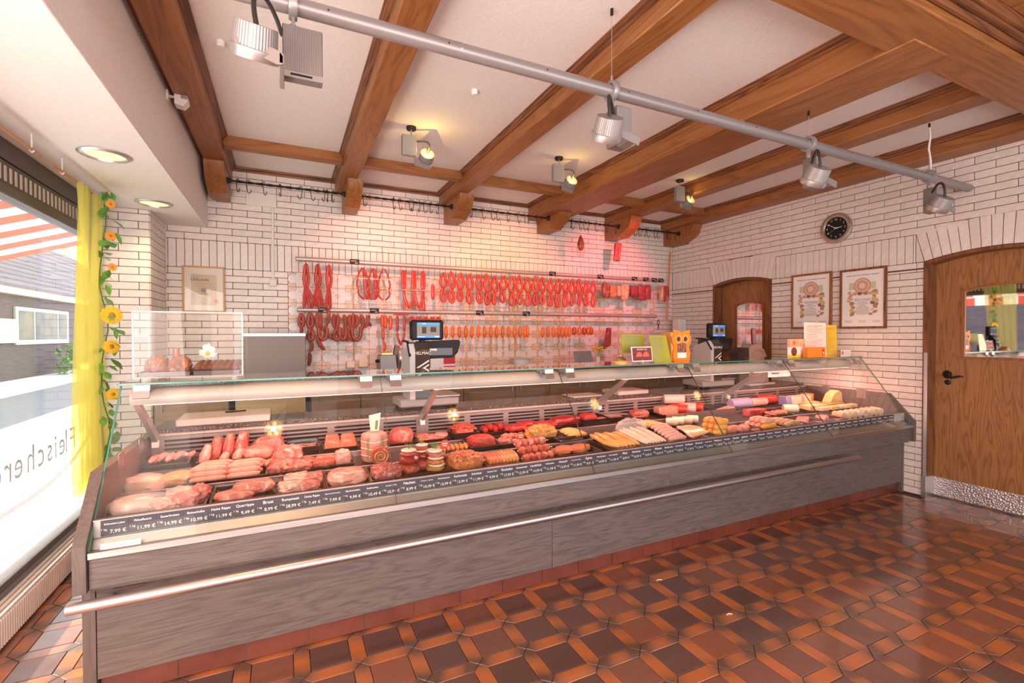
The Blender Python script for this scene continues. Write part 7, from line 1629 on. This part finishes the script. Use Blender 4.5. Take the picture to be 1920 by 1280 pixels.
mb.build('print', M['inkgrey'], uk, smooth=False); MB().lathe([(0, -.001), (.016, -.001), (.016, 0), (0, 0)], (-.565, y_-.0157, 1.705), 20, 'y').build('seal', M['pattyprint'], uk); MB().lathe([(0, -.001), (.022, -.001), (.022, 0), (0, 0)], (-.655, y_-.0157, 1.80), 20, 'y').build('crest', M['inkgrey'], uk); MB().box(x0+.014, x1-.014, y_-.0200, y_-.0185, z0+.014, z1-.014).build('pane', M['acryl'], uk, smooth=False)
cp_ = thing('cover_plate', 'white cover plate with cable conduit running down to a socket on the back wall', 'cable cover', (-.19, YB-.009, 2.66)); y_ = YB-.0085
MB().box(-.318, -.062, y_-.014, y_, 2.606, 2.732, .004).build('plate', M['plastcream'] if 'plastcream' in M else M.setdefault('plastcream', plain('off_white_plastic', (.74, .70, .64), .5)), cp_); MB().box(-.108, -.088, y_-.012, y_, 1.925, 2.606, .003).build('conduit', M['plastcream'], cp_); MB().box(-.132, -.066, y_-.034, y_, 1.858, 1.928, .006).build('socket', M['plastcream'], cp_); MB().box(-.60, -.318, y_-.010, y_, 2.655, 2.672, .002).build('cable_channel', M['plastcream'], cp_); MB().box(-.615, -.555, y_-.045, y_, 2.61, 2.72, .005).build('junction_box', M['plastcream'], cp_)
# orange pole with steel hook in the corner, wall box, hook with keys
pl_ = thing('hook_pole', 'orange pole with a steel hook leaning in the back right corner', 'pole', (4.77, 5.02, 1.75)); MB().tube([(4.755, 5.00, 1.60), (4.83, 5.02, 2.52)], .011, 10).build('handle', M['orangewood'] if 'orangewood' in M else M.setdefault('orangewood', plain('orange_varnished_wood', (.62, .20, .03), .35)), pl_); MB().tube([(4.83, 5.02, 2.53), (4.836, 5.02, 2.60)], .004, 6).tube([(4.80, 5.0, 2.625), (4.815, 5.01, 2.603), (4.836, 5.02, 2.60), (4.86, 5.03, 2.603), (4.872, 5.03, 2.63)], .004, 6).build('fork', M['steel'], pl_)
t = thing('wall_dispenser', 'white wall box in the corner behind the owl box', 'dispenser', (4.86, 4.86, 1.38)); MB().box(4.78, 4.915, 4.80, 4.93, 1.36, 1.60, .012).build('housing', M['white'], t)
t = thing('hanging_keys', 'dark key bunch hanging on the wall right of the tiles', 'keys', (4.66, YB-.02, 1.56)); MB().tube([(4.66, YB-.012, 1.585), (4.66, YB-.03, 1.585), (4.66, YB-.032, 1.60)], .004, 6).build('hook', M['iron'], t); MB().tube([(4.66+.02*math.cos(k*PI/8), YB-.025, 1.555+.028*math.sin(k*PI/8)) for k in range(16)], .0035, 5, closed=True).build('ring', M['iron'], t); MB().box(4.652, 4.662, YB-.03, YB-.024, 1.47, 1.53, .001).build('key', M['iron'], t)
# bits of paper on the floor
for i, (x, y, r) in enumerate(((1.985, 1.655, .5), (1.905, 2.06, 1.4))): solo(MB().tube([(x-.016, y, .0025), (x, y+.004, .0030), (x+.016, y-.006, .0025)], .0018, 5), 'paper_scrap', M['paper'], ('small white paper scrap on the floor tiles in the middle', 'tiny white scrap on the floor close to the counter')[i], 'scrap', (x, y, 0))
finish_text()
